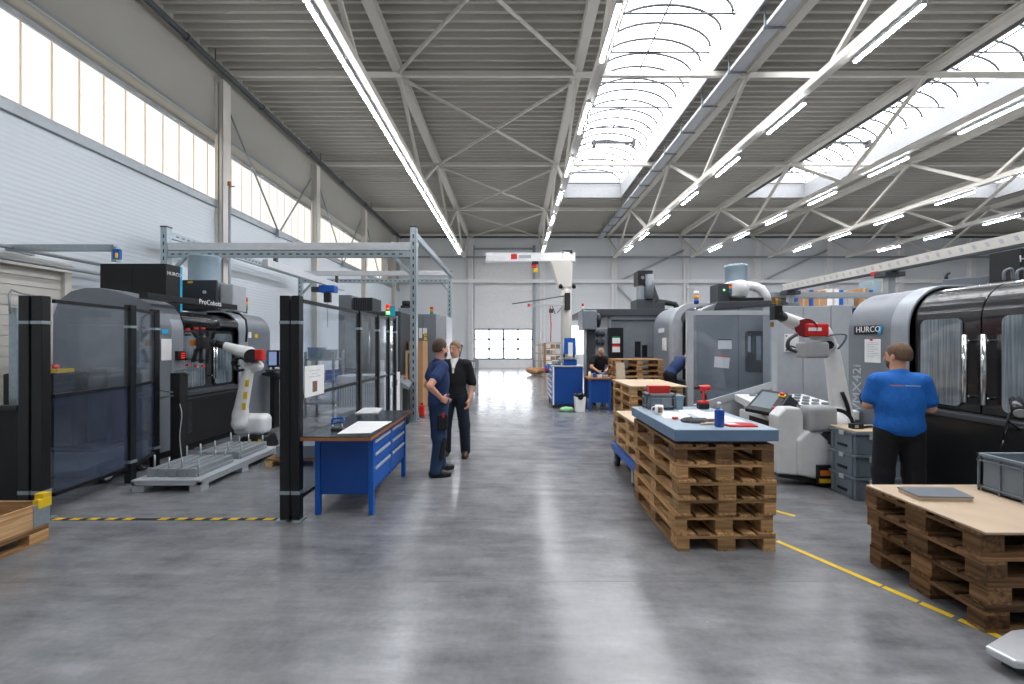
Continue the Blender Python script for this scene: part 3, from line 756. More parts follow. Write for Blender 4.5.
bx('body', 'redl', t, 1.445, 4.50, TZ + 0.02, 1.665, 4.58, TZ + 0.238, 0.004); bx('lid_edge', 'red', t, 1.44, 4.495, TZ + 0.225, 1.67, 4.585, TZ + 0.245, 0.003)
t = thing('storage_tub', 'small blue-grey tub beside the small grey crate on the table', 'tub', (1.75, 4.5, TZ))
MB().prism([(1.715, TZ), (1.785, TZ), (1.80, TZ + 0.13), (1.71, TZ + 0.13)], 'Y', 4.45, 4.62).build('body', 'binb', t, 0.005); bx('rim', 'binb', t, 1.703, 4.44, TZ + 0.13, 1.81, 4.63, TZ + 0.145, 0.003)
t = thing('coffee_mug', 'white mug with a brown picture, in front of the small grey crate', 'mug', (1.43, 4.15, TZ))
MB().lathe((1.43, 4.15, TZ), [(0.036, 0), (0.04, 0.005), (0.04, 0.09), (0.034, 0.09), (0.034, 0.012)], 24).build('body', 'white', t)
MB().tube([(1.392, 4.15, TZ + 0.075), (1.362, 4.15, TZ + 0.07), (1.355, 4.15, TZ + 0.045), (1.365, 4.15, TZ + 0.025), (1.392, 4.15, TZ + 0.02)], 0.006, 8).build('handle', 'white', t)
MB().prism([(1.408 + 0.044 * k / 6, -math.sqrt(max(0, 0.0408 ** 2 - (1.408 + 0.044 * k / 6 - 1.43) ** 2)) + 4.15) for k in range(7)] + [(1.452, 4.125), (1.408, 4.125)], 'Z', TZ + 0.02, TZ + 0.075).build('picture', pm('mug_print', '8a6a4a', 0.6, var=0.5, scale=60), t)

def sheet(name, label, cat, pts, z, mat='paper', th=0.003, group=None, print_=True):
    t = thing(name, label, cat, (sum(p[0] for p in pts) / 4, sum(p[1] for p in pts) / 4, z), group)
    m = MB(); m.hexa([(p[0], p[1], z) for p in pts] + [(p[0], p[1], z + th) for p in pts]); m.build('paper_sheet', mat, t)
    if print_:
        a, b, c, d = [Vector((p[0], p[1], 0)) for p in pts]; g = MB()
        for k in range(1, 8):
            f = k / 9; L = a.lerp(d, f); R = b.lerp(c, f); e0 = L.lerp(R, 0.1); e1 = L.lerp(R, 0.9 if k % 3 else 0.55); up = (d - a).normalized() * 0.003
            g.add([(e0.x, e0.y, z + th + 0.0006), (e1.x, e1.y, z + th + 0.0006), (e1.x + up.x, e1.y + up.y, z + th + 0.0006), (e0.x + up.x, e0.y + up.y, z + th + 0.0006)], [(0, 1, 2, 3)])
        g.build('print', 'greytx', t)
    return t
sheet('paper_drawing', 'white paper drawing beside the mug on the grey-blue table', 'paper', [(1.40, 3.92), (1.66, 3.86), (1.72, 4.28), (1.48, 4.34)], TZ)
sheet('paper_drawing', 'large white drawing sheet behind the blue bottle on the grey-blue table', 'paper', [(1.76, 3.72), (2.06, 3.74), (2.02, 4.25), (1.74, 4.22)], TZ)
sheet('paper_drawing', 'white sheet lying behind the gloves in front of the red drill', 'paper', [(1.68, 4.14), (1.93, 4.16), (1.92, 4.4), (1.70, 4.38)], TZ + 0.0045)
t = thing('booklet', 'red and white booklet at the near edge of the table beside the bottle', 'booklet', (1.92, 3.6, TZ))
MB().hexa([(x, y, z) for z in (TZ, TZ + 0.012) for x, y in ((1.80, 3.51), (2.03, 3.50), (2.05, 3.63), (1.77, 3.66))]).build('pages', 'redl', t)
MB().hexa([(x, y, z) for z in (TZ + 0.0125, TZ + 0.0135) for x, y in ((1.82, 3.56), (1.90, 3.54), (1.89, 3.63), (1.80, 3.65))]).build('cover_label', 'paper', t)
g = SDF(0.006, 0.015)
rr = random.Random(3)
for a, b in (((1.50, 3.72), (1.66, 3.66)), ((1.52, 3.78), (1.70, 3.74)), ((1.56, 3.68), (1.74, 3.66)), ((1.50, 3.75), (1.60, 3.80)), ((1.60, 3.72), (1.76, 3.70))):
    g.cap((a[0], a[1], TZ + 0.014), (b[0], b[1], TZ + 0.018 + rr.random() * 0.012), 0.016, 0.013)
g.cut((0, 0, TZ), (0, 0, -1))
tag(g.mesh('work_glove', 'cloth'), 'dark patterned cloth gloves crumpled in the middle of the grey-blue table', 'glove')
g = SDF(0.006, 0.015); g.cap((1.60, 3.60, TZ + 0.008), (1.74, 3.62, TZ + 0.008), 0.011, 0.013).cap((1.66, 3.64, TZ + 0.008), (1.75, 3.645, TZ + 0.008), 0.011); g.cut((0, 0, TZ), (0, 0, -1))
tag(g.mesh('cleaning_rag', 'cardl'), 'pale rag edge in front of the dark patterned gloves', 'rag')
tag(bx('matchbox', 'redl', None, 1.45, 3.84, TZ + 0.0042, 1.50, 3.87, TZ + 0.024, 0.002), 'tiny red box on the papers left of the gloves', 'box')
# bottle
bxx, by = 1.722, 3.53
t = thing('spray_bottle', 'dark blue bottle with a clear cap near the front edge of the table', 'bottle', (bxx, by, TZ))
MB().lathe((bxx, by, TZ), [(0.034, 0), (0.0385, 0.006), (0.0385, 0.125), (0.036, 0.138), (0.022, 0.156)], 28).build('body', pm('bottle_blue', '0c46a0', 0.25, coat=0.4), t)
MB().lathe((bxx, by, TZ), [(0.022, 0.156), (0.016, 0.165), (0.016, 0.178)], 20).build('neck', 'lgrey', t)
MB().lathe((bxx, by, TZ), [(0.019, 0.178), (0.019, 0.198), (0.012, 0.207)], 20).build('cap', 'alu', t)
# cordless drill
dx, dy = 2.02, 4.5
t = thing('cordless_drill', 'red and black cordless drill standing upright at the back of the table', 'drill', (dx, dy, TZ))
bx('battery', 'black', t, dx - 0.055, dy - 0.04, TZ, dx + 0.055, dy + 0.04, TZ + 0.06, 0.01)
SDF(0.004, 0.012).rbox((dx + 0.002, dy, TZ + 0.072), (0.053, 0.036, 0.014), 0.01).cap((dx + 0.02, dy, TZ + 0.08), (dx + 0.005, dy, TZ + 0.185), 0.019, 0.021).cap((dx - 0.03, dy, TZ + 0.225), (dx + 0.05, dy, TZ + 0.225), 0.028, 0.032).mesh('housing', 'red', t)
MB().cyl((dx + 0.018 + 0.004, dy, TZ + 0.1), (dx + 0.012, dy, TZ + 0.17), 0.022).build('grip', 'black', t)
MB().cyl((dx - 0.055, dy, TZ + 0.225), (dx - 0.03, dy, TZ + 0.225), 0.022, 0.027).cyl((dx - 0.095, dy, TZ + 0.225), (dx - 0.055, dy, TZ + 0.225), 0.012, 0.02).build('chuck', 'black', t)
bx('trigger', 'black', t, dx - 0.025, dy - 0.006, TZ + 0.165, dx - 0.008, dy + 0.006, TZ + 0.195, 0.003)

# grey crate on hardboard, scale platform, floor tape
crate('plastic_crate', 'large grey plastic crate on the tan hardboard of the near corner stack', 3.455, 2.58, 0.5935, 3.87, 3.15, 0.87, 'bin')
t = thing('platform_scale', 'low silver platform on the floor in front of the near corner pallets', 'scale', (2.85, 2.2, 0))
sl = [(2.47, 2.21), (2.50, 2.10), (3.25, 2.02), (3.25, 2.40), (2.75, 2.33)]
MB().prism([(x, y) for x, y in sl], 'Z', 0.055, 0.10).build('platform', 'alu', t, 0.012)
MB().prism([(2.6 + (x - 2.6) * 0.8 + 0.06, 2.2 + (y - 2.2) * 0.8) for x, y in sl], 'Z', 0.0, 0.054).build('base', 'dkgrey', t)

def tape(p, q, w_, mat, label, gaps=(), z=0.0016):
    p, q = Vector(p), Vector(q); d = q - p; nrm = Vector((-d.y, d.x, 0)).normalized() * w_ / 2; m = MB()
    segs = []; a = 0.0
    for g0, g1 in gaps: segs.append((a, g0)); a = g1
    segs.append((a, 1.0))
    for s0, s1 in segs:
        A, B = p + d * s0, p + d * s1
        m.hexa([tuple(A - nrm), tuple(B - nrm), tuple(B + nrm), tuple(A + nrm)] + [tuple(v + Vector((0, 0, z))) for v in (A - nrm, B - nrm, B + nrm, A + nrm)])
    return tag(m.build('floor_marking', mat), label, 'floor marking')
z1_, z2_ = gz(541), gz(636)
tape((wx(777, gz(541)), gz(541), 0), (wx(1030, gz(650)), gz(650), 0), 0.045, 'yellow', 'worn yellow line on the floor running beside the near corner pallet stack', ((0.52, 0.53), (0.66, 0.672), (0.78, 0.80)))
tape((wx(776, gz(511)), gz(511), 0), (wx(795, gz(516)), gz(516), 0), 0.045, 'yellow', 'short yellow line fragment on the floor beside the central pallet stack')

# hazard tape between the fence posts
ta, tb = wx(50, 4.03), wx(280, 4.03)
t = thing('hazard_tape', 'yellow and black striped tape on the floor between the two cell fence posts', 'tape', ((ta + tb) / 2, 4.03, 0))
bx('black_band', 'rubber', t, ta - 0.05, 4.01, 0, tb + 0.05, 4.055, 0.004)
m = MB(); x = ta + 0.03; i = 0
while x < tb - 0.1:
    if i not in (5,): m.hexa([(x, 4.008, 0.0042), (x + 0.085, 4.008, 0.0042), (x + 0.10, 4.057, 0.0042), (x + 0.015, 4.057, 0.0042), (x, 4.008, 0.0055), (x + 0.085, 4.008, 0.0055), (x + 0.10, 4.057, 0.0055), (x + 0.015, 4.057, 0.0055)])
    x += 0.168; i += 1
m.build('yellow_stripe', 'yellow', t)

# wooden collar crate at the left edge
t = thing('collar_crate', 'open wooden crate with a yellow corner cap at the near left edge', 'crate', (-4.4, 3.0, 0))
p = PAL['m']
for y, wd in ((-4.75, 0.1), (-4.4, 0.145), (-4.05, 0.1)):
    bx('runner', 'woody', t, y - wd / 2, 2.42, 0, y + wd / 2, 3.62, 0.022, 0.003)
    for q in (2.4925, 3.02, 3.5475): bx('block', 'woody', t, y - wd / 2, q - 0.0725, 0.022, y + wd / 2, q + 0.0725, 0.1)
bx('deck', 'woody', t, -4.8, 2.42, 0.1, -4.0, 3.62, 0.144, 0.003)
for a in ((-4.8, 2.42, -4.775, 3.62), (-4.025, 2.42, -4.0, 3.62)): bx('side_board', 'woodly', t, a[0], a[1], 0.145, a[2], a[3], 0.335, 0.003)
for a in ((-4.775, 2.42, -4.025, 2.445), (-4.775, 3.595, -4.025, 3.62)): bx('side_board', 'woodl', t, a[0], a[1], 0.145, a[2], a[3], 0.335, 0.003)
bx('corner_hinge', 'galv', t, -3.999, 3.50, 0.15, -3.994, 3.62, 0.33); MB().box(-4.06, 3.62, 0.15, -3.994, 3.626, 0.33).build('corner_hinge', 'galv', t)
MB().box(-4.07, 3.57, 0.33, -3.99, 3.635, 0.41).box(-4.04, 3.53, 0.29, -3.988, 3.635, 0.37).build('corner_cap', 'yellow', t, 0.006)
bx('address_label', 'paper', t, -3.999, 2.9, 0.17, -3.996, 3.06, 0.29)

# stack of grey lidded containers
for i in range(3):
    z0 = i * 0.243
    lab = ['bottom', 'middle', 'top'][i]
    t = thing('container_box', 'grey lidded container box, %s one of three beside the man in blue' % lab, 'container', (3.95, 4.73, z0), 'grey containers')
    bx('body', 'binc', t, 3.665, 4.515, z0 + 0.002, 4.255, 4.875, z0 + 0.21, 0.01)
    bx('lid', 'binc', t, 3.65, 4.50, z0 + 0.212, 4.27, 4.89, z0 + 0.242, 0.006)
    for x in (3.7, 3.95, 4.2): bx('rib', 'binc', t, x - 0.008, 4.505, z0 + 0.01, x + 0.008, 4.516, z0 + 0.2)
    for y in (4.56, 4.82): bx('rib', 'binc', t, 3.652, y - 0.008, z0 + 0.01, 3.664, y + 0.008, z0 + 0.2)
    bx('hand_hole', 'black', t, 3.655, 4.63, z0 + 0.06, 3.664, 4.76, z0 + 0.09); bx('hand_hole', 'black', t, 3.88, 4.508, z0 + 0.13, 4.04, 4.514, z0 + 0.17)
    bx('latch', 'alu', t, 3.64, 4.66, z0 + 0.19, 3.652, 4.72, z0 + 0.235); bx('latch', 'alu', t, 3.8, 4.49, z0 + 0.17, 3.84, 4.501, z0 + 0.23)
tag(bx('board_sheet', 'ply', None, 3.66, 4.51, 0.7315, 4.26, 4.88, 0.745, 0.003), 'thin wooden board on top of the grey container boxes', 'board')
t = thing('hand_gauge', 'small black measuring device on the board over the grey containers', 'device', (3.8, 4.65, 0.746))
bx('body', 'black', t, 3.72, 4.62, 0.746, 3.84, 4.69, 0.80, 0.006); bx('dial', 'greytx', t, 3.74, 4.616, 0.76, 3.78, 4.62, 0.79)
MB().cyl((3.86, 4.66, 0.76), (3.98, 4.69, 0.762), 0.014).build('arm', 'black', t); bx('knob', 'yellow', t, 3.985, 4.66, 0.748, 4.02, 4.70, 0.776, 0.004)
# ================================================================ FENCES OF THE LEFT CELL
def post(t, x, y, w_=0.08, top=2.14, both=True, dy=0.08):
    o = bx('post', 'black', t, x - w_ / 2, y - dy / 2, 0.0, x + w_ / 2, y + dy / 2, top, 0.004)
    MB().box(x - w_ / 2 - 0.03, y - dy / 2 - 0.03, 0, x + w_ / 2 + 0.03, y + dy / 2 + 0.03, 0.012).build('foot_plate', 'galv', o)
    for za, zb in ((1.87, 1.90), (0.25, 0.285)): MB().box(x - w_ / 2 - 0.004, y - dy / 2 - 0.004, za, x + w_ / 2 + 0.004, y + dy / 2 + 0.004, zb).build('clamp', 'galv', o)
    return o
def fence_run(t, pts, glass, mid=1.17, low=0.2, top=2.1):
    for (a, b) in zip(pts[:-1], pts[1:]):
        A, B = Vector((a[0], a[1], 0)), Vector((b[0], b[1], 0)); d = (B - A).normalized() * 0.045; A += d; B -= d
        n = Vector((-d.y, d.x, 0)).normalized() * 0.003
        for z0, z1 in ((low + 0.02, mid - 0.015), (mid + 0.015, top - 0.02)):
            MB().hexa([tuple(v + Vector((0, 0, z))) for z in (z0, z1) for v in (A - n, B - n, B + n, A + n)]).build('clear_panel', glass if z0 < 1 else 'glass_f', t)
        for z in (low, mid, top):
            MB().bar(A + Vector((0, 0, z)), B + Vector((0, 0, z)), 0.03, 0.035).build('rail', 'black', t)

t = thing('safety_fence', 'black framed clear safety fence behind the blue workbench', 'fence', (-2.07, 4.05, 0))
xr_ = -2.07
post(t, wx(286, 4.02), 4.03, 0.09); post(t, xr_ - 0.002, 4.03, 0.072)
bx('filler_panel', 'black', t, wx(290, 4.02), 4.0, 0.17, xr_ - 0.036, 4.06, 2.1)
PR = [(xr_, 4.07), (xr_, 5.62), (xr_, 6.38), (xr_, 6.92), (xr_, 7.3)]
for q in PR[1:]: post(t, q[0], q[1], 0.06, 2.12, dy=0.06)
fence_run(t, PR, 'glass_f')
t = thing('safety_fence', 'black framed smoky safety fence in front of the left machine', 'fence', (-4.5, 4.05, 0))
post(t, wx(27, 4.02), 4.03, 0.10); post(t, wx(40, 4.02), 4.03, 0.10)
PL = [(wx(41, 4.02), 4.09), (-4.62, 5.07), (-4.90, 5.74)]
for q in PL[1:]: post(t, q[0], q[1], 0.08, 2.15)
fence_run(t, PL, 'glass_l')
t = thing('sheet_fence', 'low black sheet metal fence panel at the left edge behind the wooden crate', 'fence', (-5.4, 4.2, 0))
bx('sheet_panel', 'blackm', t, -6.6, 4.18, 0.12, wx(21, 4.2), 4.20, 1.02); bx('top_rail', 'black', t, -6.6, 4.16, 1.02, wx(21, 4.2), 4.22, 1.07, 0.004)
bx('post', 'black', t, -6.0, 4.16, 0, -5.94, 4.22, 1.02)
t = thing('guard_post', 'slim grey upright post with a bent thin bar beside the left machine', 'post', (-5.0, 4.6, 0))
bx('upright', 'galv', t, wx(12, 4.5), 4.47, 0, wx(20, 4.5), 4.55, 2.07, 0.004)
MB().tube([(wx(10, 4.45), 4.45, 2.0), (wx(9, 4.45), 4.45, 2.2), (wx(12, 4.5), 4.5, 2.26), (wx(20, 4.8), 4.8, 2.26), (wx(66, 5.9), 5.9, 2.28)], 0.009, 8).build('bent_bar', 'steel_g', t)
# poster on the right fence
t = thing('notice_sheet', 'white printed notice hanging on the clear fence over the blue workbench', 'notice', (-2.0, 4.3, 1.5))
x = xr_ + 0.02
bx('paper_sheet', 'paper', t, x, 4.12, 1.15, x + 0.002, 4.54, 1.46)
m = MB()
for k, (a, b) in enumerate(((4.22, 4.44), (4.26, 4.40), (4.2, 4.46))): m.box(x + 0.002, a, 1.405 - k * 0.03, x + 0.003, b, 1.411 - k * 0.03)
m.build('print', 'greytx', t)
bx('small_picture', pm('notice_photo', '7a5c4c', 0.6, var=0.6, scale=40), t, x + 0.002, 4.28, 1.19, x + 0.0032, 4.38, 1.30)

# ================================================================ BLUE WORKBENCH
t = thing('workbench', 'long blue steel workbench with six drawers and a dark worktop', 'workbench', (-1.69, 4.77, 0))
bx('worktop', 'topd', t, -2.02, 3.98, 0.795, -1.355, 5.57, 0.803); bx('worktop_core', 'edge', t, -2.022, 3.978, 0.762, -1.353, 5.572, 0.7945, 0.002)
for x in (-1.955, -1.43):
    for y in (4.13, 5.33): bx('leg', 'blue', t, x, y, 0, x + 0.05, y + 0.05, 0.762, 0.004)
MB().box(-1.90, 4.145, 0.2, -1.435, 4.165, 0.762).box(-1.955, 4.18, 0.2, -1.94, 5.34, 0.762).box(-1.9, 5.36, 0.2, -1.435, 5.375, 0.762).box(-1.95, 4.17, 0.2, -1.42, 5.35, 0.23).build('carcass', 'blued', t)
bx('upper_rail', 'blue', t, -1.43, 4.18, 0.735, -1.395, 5.33, 0.762)
bx('divider', 'blue', t, -1.45, 4.735, 0.23, -1.392, 4.775, 0.735)
for (y0, y1) in ((4.19, 4.73), (4.78, 5.32)):
    for (z0, z1) in ((0.25, 0.46), (0.468, 0.6), (0.608, 0.73)):
        d = bx('drawer', 'blue', t, -1.9, y0, z0, -1.392, y1, z1, 0.004)
        bx('handle', 'alu', d, -1.392, y0 + 0.02, z1 - 0.04, -1.378, y1 - 0.02, z1 - 0.012, 0.003)
WZ = 0.8035
def onbench(px, py): z = (H - WZ) * F / (py - CY); return (wx(px, z), z)
a, b, c, d = onbench(337, 434), onbench(371, 433), onbench(392, 421.5), onbench(358, 421.5)
sheet('paper_drawing', 'large technical drawing spread on the blue workbench', 'paper', [a, b, c, d], WZ)
a, b, c, d = onbench(355, 414), onbench(378, 413.5), onbench(383, 408.5), onbench(364, 408.5)
sheet('paper_stack', 'small stack of white sheets at the rear of the blue workbench', 'paper', [a, b, c, d], WZ, th=0.012)
hx, hy = onbench(338, 430)
t = thing('lifting_magnet', 'blue handled clamp tool standing on the near end of the blue workbench', 'tool', (hx, hy, WZ))
bx('foot', 'dkgrey', t, hx - 0.06, hy - 0.04, WZ, hx + 0.06, hy + 0.04, WZ + 0.022, 0.004)
m = MB(); m.tube([(hx - 0.06, hy, WZ + 0.05), (hx - 0.062, hy, WZ + 0.10), (hx - 0.045, hy, WZ + 0.118), (hx + 0.05, hy, WZ + 0.125), (hx + 0.066, hy, WZ + 0.11), (hx + 0.066, hy, WZ + 0.085), (hx - 0.06, hy, WZ + 0.065)], 0.011, 10)
m.build('handle', 'blue', t); MB().cyl((hx - 0.05, hy, WZ + 0.02), (hx - 0.055, hy, WZ + 0.06), 0.01).cyl((hx + 0.04, hy, WZ + 0.02), (hx + 0.04, hy, WZ + 0.07), 0.008).build('bolt', 'chrome', t)

# ================================================================ MILLING MACHINES
def rounded(w_, h_, r, n=5):
    p = []
    for cx_, cy_, a0 in ((w_ / 2 - r, h_ / 2 - r, 0), (-w_ / 2 + r, h_ / 2 - r, 90), (-w_ / 2 + r, -h_ / 2 + r, 180), (w_ / 2 - r, -h_ / 2 + r, 270)):
        for k in range(n + 1):
            a = math.radians(a0 + 90 * k / n); p.append((cx_ + r * math.cos(a), cy_ + r * math.sin(a)))
    return p
def window_panel(t, xf, s, yc, zc, w_, h_, mat, r=0.05, name='window'):
    """rounded pane with a raised black frame on a front plane x = xf; s points out of the machine"""
    pts = [(yc + a, zc + b) for a, b in rounded(w_ + 0.05, h_ + 0.05, r + 0.02)]
    fr = MB().prism(pts, 'X', xf - s * 0.01, xf + s * 0.012).build('window_frame', 'blackp', t)
    pts = [(yc + a, zc + b) for a, b in rounded(w_, h_, r)]
    return MB().prism(pts, 'X', xf + s * 0.012, xf + s * 0.018).build('pane', mat, fr)
def arc_profile(xf, s, d, z0, z1, zt, r):
    """(x,z) outline: vertical front, rounded top front corner, flat top, back"""
    p = [(xf, z0), (xf, z1)]
    for k in range(1, 21):
        a = math.radians(90 * k / 20); p.append((xf + s * r * (1 - math.cos(a)), z1 + (zt - z1) * math.sin(a)))
    p += [(xf + s * d, zt), (xf + s * d, z0)]
    return p

# ---- right machine
s = 1; XF = 4.5
t = thing('milling_machine', 'large black and grey milling machine faced by the man in the bright blue shirt', 'milling machine', (5.3, 4.2, 0))
pr = arc_profile(XF, s, 2.1, 0.12, 1.85, 2.34, 0.45)
MB().prism(pr, 'Y', 4.80, 5.67).build('end_cowl', 'mgrey', t, 0.01)
tr = arc_profile(XF - 0.012, s, 0.9, 0.12, 1.85, 2.355, 0.46)
MB().prism(tr, 'Y', 4.80, 5.02).build('cowl_trim', 'silver', t, 0.008)
pr2 = arc_profile(XF + 0.08, s, 1.9, 0.95, 1.92, 2.28, 0.36)
MB().prism(pr2, 'Y', 1.8, 4.80).build('enclosure', 'blackp', t)
for (ya, yb) in ((4.105, 4.78), (3.33, 4.095)):
    dp = arc_profile(XF + 0.05, s, 0.40, 1.0, 1.92, 2.30, 0.36)
    dd = MB().prism(dp, 'Y', ya, yb).build('door', 'blackp', t, 0.006)
    hy_ = ya + 0.07 if ya > 4 else yb - 0.09
    h_ = MB(); h_.cyl((XF - 0.03, hy_, 1.10), (XF - 0.03, hy_, 1.77), 0.022, n=16); h_.cyl((XF - 0.03, hy_, 1.16), (XF + 0.06, hy_, 1.16), 0.014); h_.cyl((XF - 0.03, hy_, 1.71), (XF + 0.06, hy_, 1.71), 0.014)
    h_.build('handle', 'chrome', dd)
for yc, ww, mt in ((4.48, 0.42, 'wet'), (3.68, 0.46, 'wet')):
    pts = [(yc + a, 1.495 + b) for a, b in rounded(ww, 0.9, 0.06)]
    MB().prism(pts, 'X', XF + 0.030, XF + 0.052).build('window', mt, t)
MB().prism([(XF - 0.05, 0.93), (XF - 0.05, 0.98), (XF + 0.15, 1.0), (XF + 0.15, 0.9)], 'Y', 1.8, 4.8).build('ledge', 'dkgrey', t, 0.004)
MB().box(XF + 0.02, 1.8, 0.12, XF + 1.9, 4.8, 0.92).build('lower_skirt', 'black', t, 0.008)
MB().box(XF + 0.12, 1.85, 0.0, XF + 2.0, 5.6, 0.12).build('plinth', 'blackm', t)
bx('top_deck', 'mgrey', t, XF + 0.6, 1.8, 2.28, XF + 2.0, 4.78, 2.33)
# name plate with logo, model letters, pinned sheet
pl = thing('x', 'x', 'x'); bpy.data.objects.remove(pl)
def yat(px, X): return X * F / (px - CX)
ya, yb = yat(855, XF), yat(882, XF)
npz = wz(327, yb)
p_ = bx('name_plate', 'black', t, XF - 0.012, yb, wz(334, yb) + 0.0, XF - 0.001, ya, wz(325, yb))
text('HURCO', 0.105, (XF - 0.014, ya - 0.03, wz(332.5, yb) + 0.01), (0, -1, 0), (0, 0, 1), 'whitetx', p_)
zc_ = (wz(334, yb) + wz(325, yb)) / 2
MB().hexa([(XF - 0.015, yb + 0.00, zc_ - 0.05), (XF - 0.012, yb + 0.0, zc_ - 0.05), (XF - 0.012, yb + 0.045, zc_ - 0.05), (XF - 0.015, yb + 0.045, zc_ - 0.05), (XF - 0.015, yb - 0.02, zc_ + 0.05), (XF - 0.012, yb - 0.02, zc_ + 0.05), (XF - 0.012, yb + 0.025, zc_ + 0.05), (XF - 0.015, yb + 0.025, zc_ + 0.05)]).build('plate_stripe', 'cyan', p_)
text('VMX42i', 0.19, (XF - 0.004, yat(861, XF), wz(413, yat(861, XF))), (0, 0, 1), (0, 1, 0), 'greytx', t)
y_a, y_b = yat(865, XF), yat(881, XF)
n_ = thing('pinned_sheet', 'white sheet pinned under the name plate on the grey machine cowl', 'sheet', (XF, y_a, 1.6))
bx('paper_sheet', 'paper', n_, XF - 0.006, y_b, wz(363, y_b), XF - 0.003, y_a, wz(339, y_b))
m = MB()
for k in range(9): m.box(XF - 0.0075, y_b + 0.03 + (0.06 if k % 3 == 2 else 0), wz(343, y_b) - k * 0.022, XF - 0.006, y_a - 0.03, wz(343, y_b) - k * 0.022 + 0.005)
m.build('print', 'greytx', n_)
MB().ball((XF - 0.02, (y_a + y_b) / 2, wz(339, y_b) - 0.005), 0.016).build('red_magnet', 'redl', n_)
# things on the roof of that machine
t = thing('control_cabinet', 'black box with white lettering on the roof of the right machine', 'cabinet', (5.6, 4.3, 2.335))
bx('body', 'blackm', t, wx(1015, 4.55), 4.5, 2.335, wx(1015, 4.55) + 0.6, 4.8, wz(248, 4.5), 0.006)
text('HURCO', 0.1, (wx(1019, 4.5), 4.497, wz(262, 4.5)), (1, 0, 0), (0, 0, 1), 'whitetx', t)
for i_, px_ in enumerate((1004, 1017)):
    xq = wx(px_, 4.3); o = MB().tube(spl([(xq, 4.3, 2.335), (xq, 4.3, 2.41), (xq + 0.03, 4.3, 2.44), (xq + 0.08, 4.3, 2.44), (xq + 0.09, 4.3, 2.335)]), 0.012, 8).build('lifting_lug', 'mgrey')
    tag(o, ['bent grey steel lug on the machine roof, farther from the black box', 'bent grey steel lug on the machine roof, right beside the black box'][i_], 'bracket')
bx_ = thing('coolant_duct', 'long grey duct box lying on the machine roof behind the black doors', 'duct', (5.4, 4.9, 2.42))
MB().bar((wx(943, 5.3), 5.3, 2.42), (wx(1000, 4.95), 4.95, 2.42), 0.22, 0.12).build('body', 'mgrey', bx_, 0.006)
MB().tube([(wx(946, 5.3), 5.3, 2.47), (wx(946, 5.3), 5.3, 2.56), (wx(949, 5.3), 5.3, 2.57)], 0.02, 8).build('stub', 'dkgrey', bx_)
# work lamp on a gooseneck
t = thing('work_lamp', 'black gooseneck work lamp at the right edge over the grey crate', 'lamp', (4.25, 3.45, 0.98))
gx = lambda p, z: wx(p, z)
MB().tube([(gx(1018, 3.45), 3.45, 0.98), (gx(1008, 3.45), 3.45, 1.05), (gx(1004, 3.45), 3.45, wz(440, 3.45)), (gx(1006, 3.45), 3.45, wz(425, 3.45)), (gx(1010, 3.45), 3.45, wz(414, 3.45)), (gx(1018, 3.45), 3.45, wz(406, 3.45))], 0.010, 8).tube([(gx(1018, 3.45), 3.45, 0.98), (XF - 0.052, 3.45, 0.97)], 0.02, 8).tube([(gx(1004, 3.45), 3.45, wz(440, 3.45)), (gx(1001, 3.45), 3.45, wz(452, 3.45))], 0.008, 8).build('gooseneck', 'black', t)
MB().cyl((gx(1013, 3.45), 3.40, wz(412, 3.45)), (gx(1026, 3.45), 3.52, wz(401, 3.45)), 0.05, 0.04).build('lamp_head', 'blackp', t)
MB().cyl((gx(1012.5, 3.45), 3.395, wz(412.5, 3.45)), (gx(1013, 3.45), 3.40, wz(412, 3.45)), 0.04).build('lens', 'lgrey', t)

# ---- left machine
s = -1; XL_ = -5.05
t = thing('milling_machine', 'black and grey milling machine behind the smoky fence, served by the left robot arm', 'milling machine', (-5.9, 7.2, 0))
dome = [(XL_, 0.12), (XL_, 1.95), (XL_ - 0.04, 2.12), (XL_ - 0.14, 2.26), (XL_ - 0.3, 2.34), (XL_ - 0.6, 2.43), (XL_ - 0.85, 2.48), (XL_ - 1.05, 2.48), (XL_ - 1.25, 2.43), (XL_ - 1.42, 2.3), (XL_ - 1.5, 2.1), (XL_ - 1.52, 0.12)]
MB().prism(dome, 'Y', 5.98, 6.42).build('end_cowl', 'mgrey', t, 0.01)
tr = arc_profile(XL_ + 0.012, -1, 0.5, 0.12, 1.88, 2.27, 0.36)
MB().prism(tr, 'Y', 6.2, 6.42).build('cowl_trim', 'silver', t, 0.008)
pr2 = arc_profile(XL_ - 0.08, -1, 1.5, 0.9, 1.9, 2.2, 0.3)
MB().prism(pr2, 'Y', 6.42, 7.72).build('enclosure', 'blackp', t)
MB().cyl((XL_ - 0.12, 6.42, 2.02), (XL_ - 0.12, 7.72, 2.02), 0.12, n=24).build('header_roll', 'blackp', t)
MB().box(XL_ - 1.4, 6.42, 0.12, XL_ - 0.02, 7.72, 0.86).build('lower_skirt', 'black', t, 0.01)
m = MB()
for k in range(14): m.box(XL_ - 0.02, 6.5, 0.3 + k * 0.035, XL_ - 0.008, 6.62, 0.31 + k * 0.035)
m.box(XL_ - 0.02, 6.5, 0.82, XL_ + 0.0, 7.7, 0.86); m.build('skirt_rib', 'dkgrey', t)
MB().prism([(XL_ + 0.04, 0.88), (XL_ + 0.04, 0.93), (XL_ - 0.1, 0.96), (XL_ - 0.1, 0.86)], 'Y', 6.42, 7.72).build('ledge', 'dkgrey', t)
window_panel(t, XL_ - 0.07, 1, 6.73, 1.43, 0.46, 0.86, 'wetd'); window_panel(t, XL_ - 0.07, 1, 7.40, 1.43, 0.42, 0.86, 'wetd')
h_ = MB()
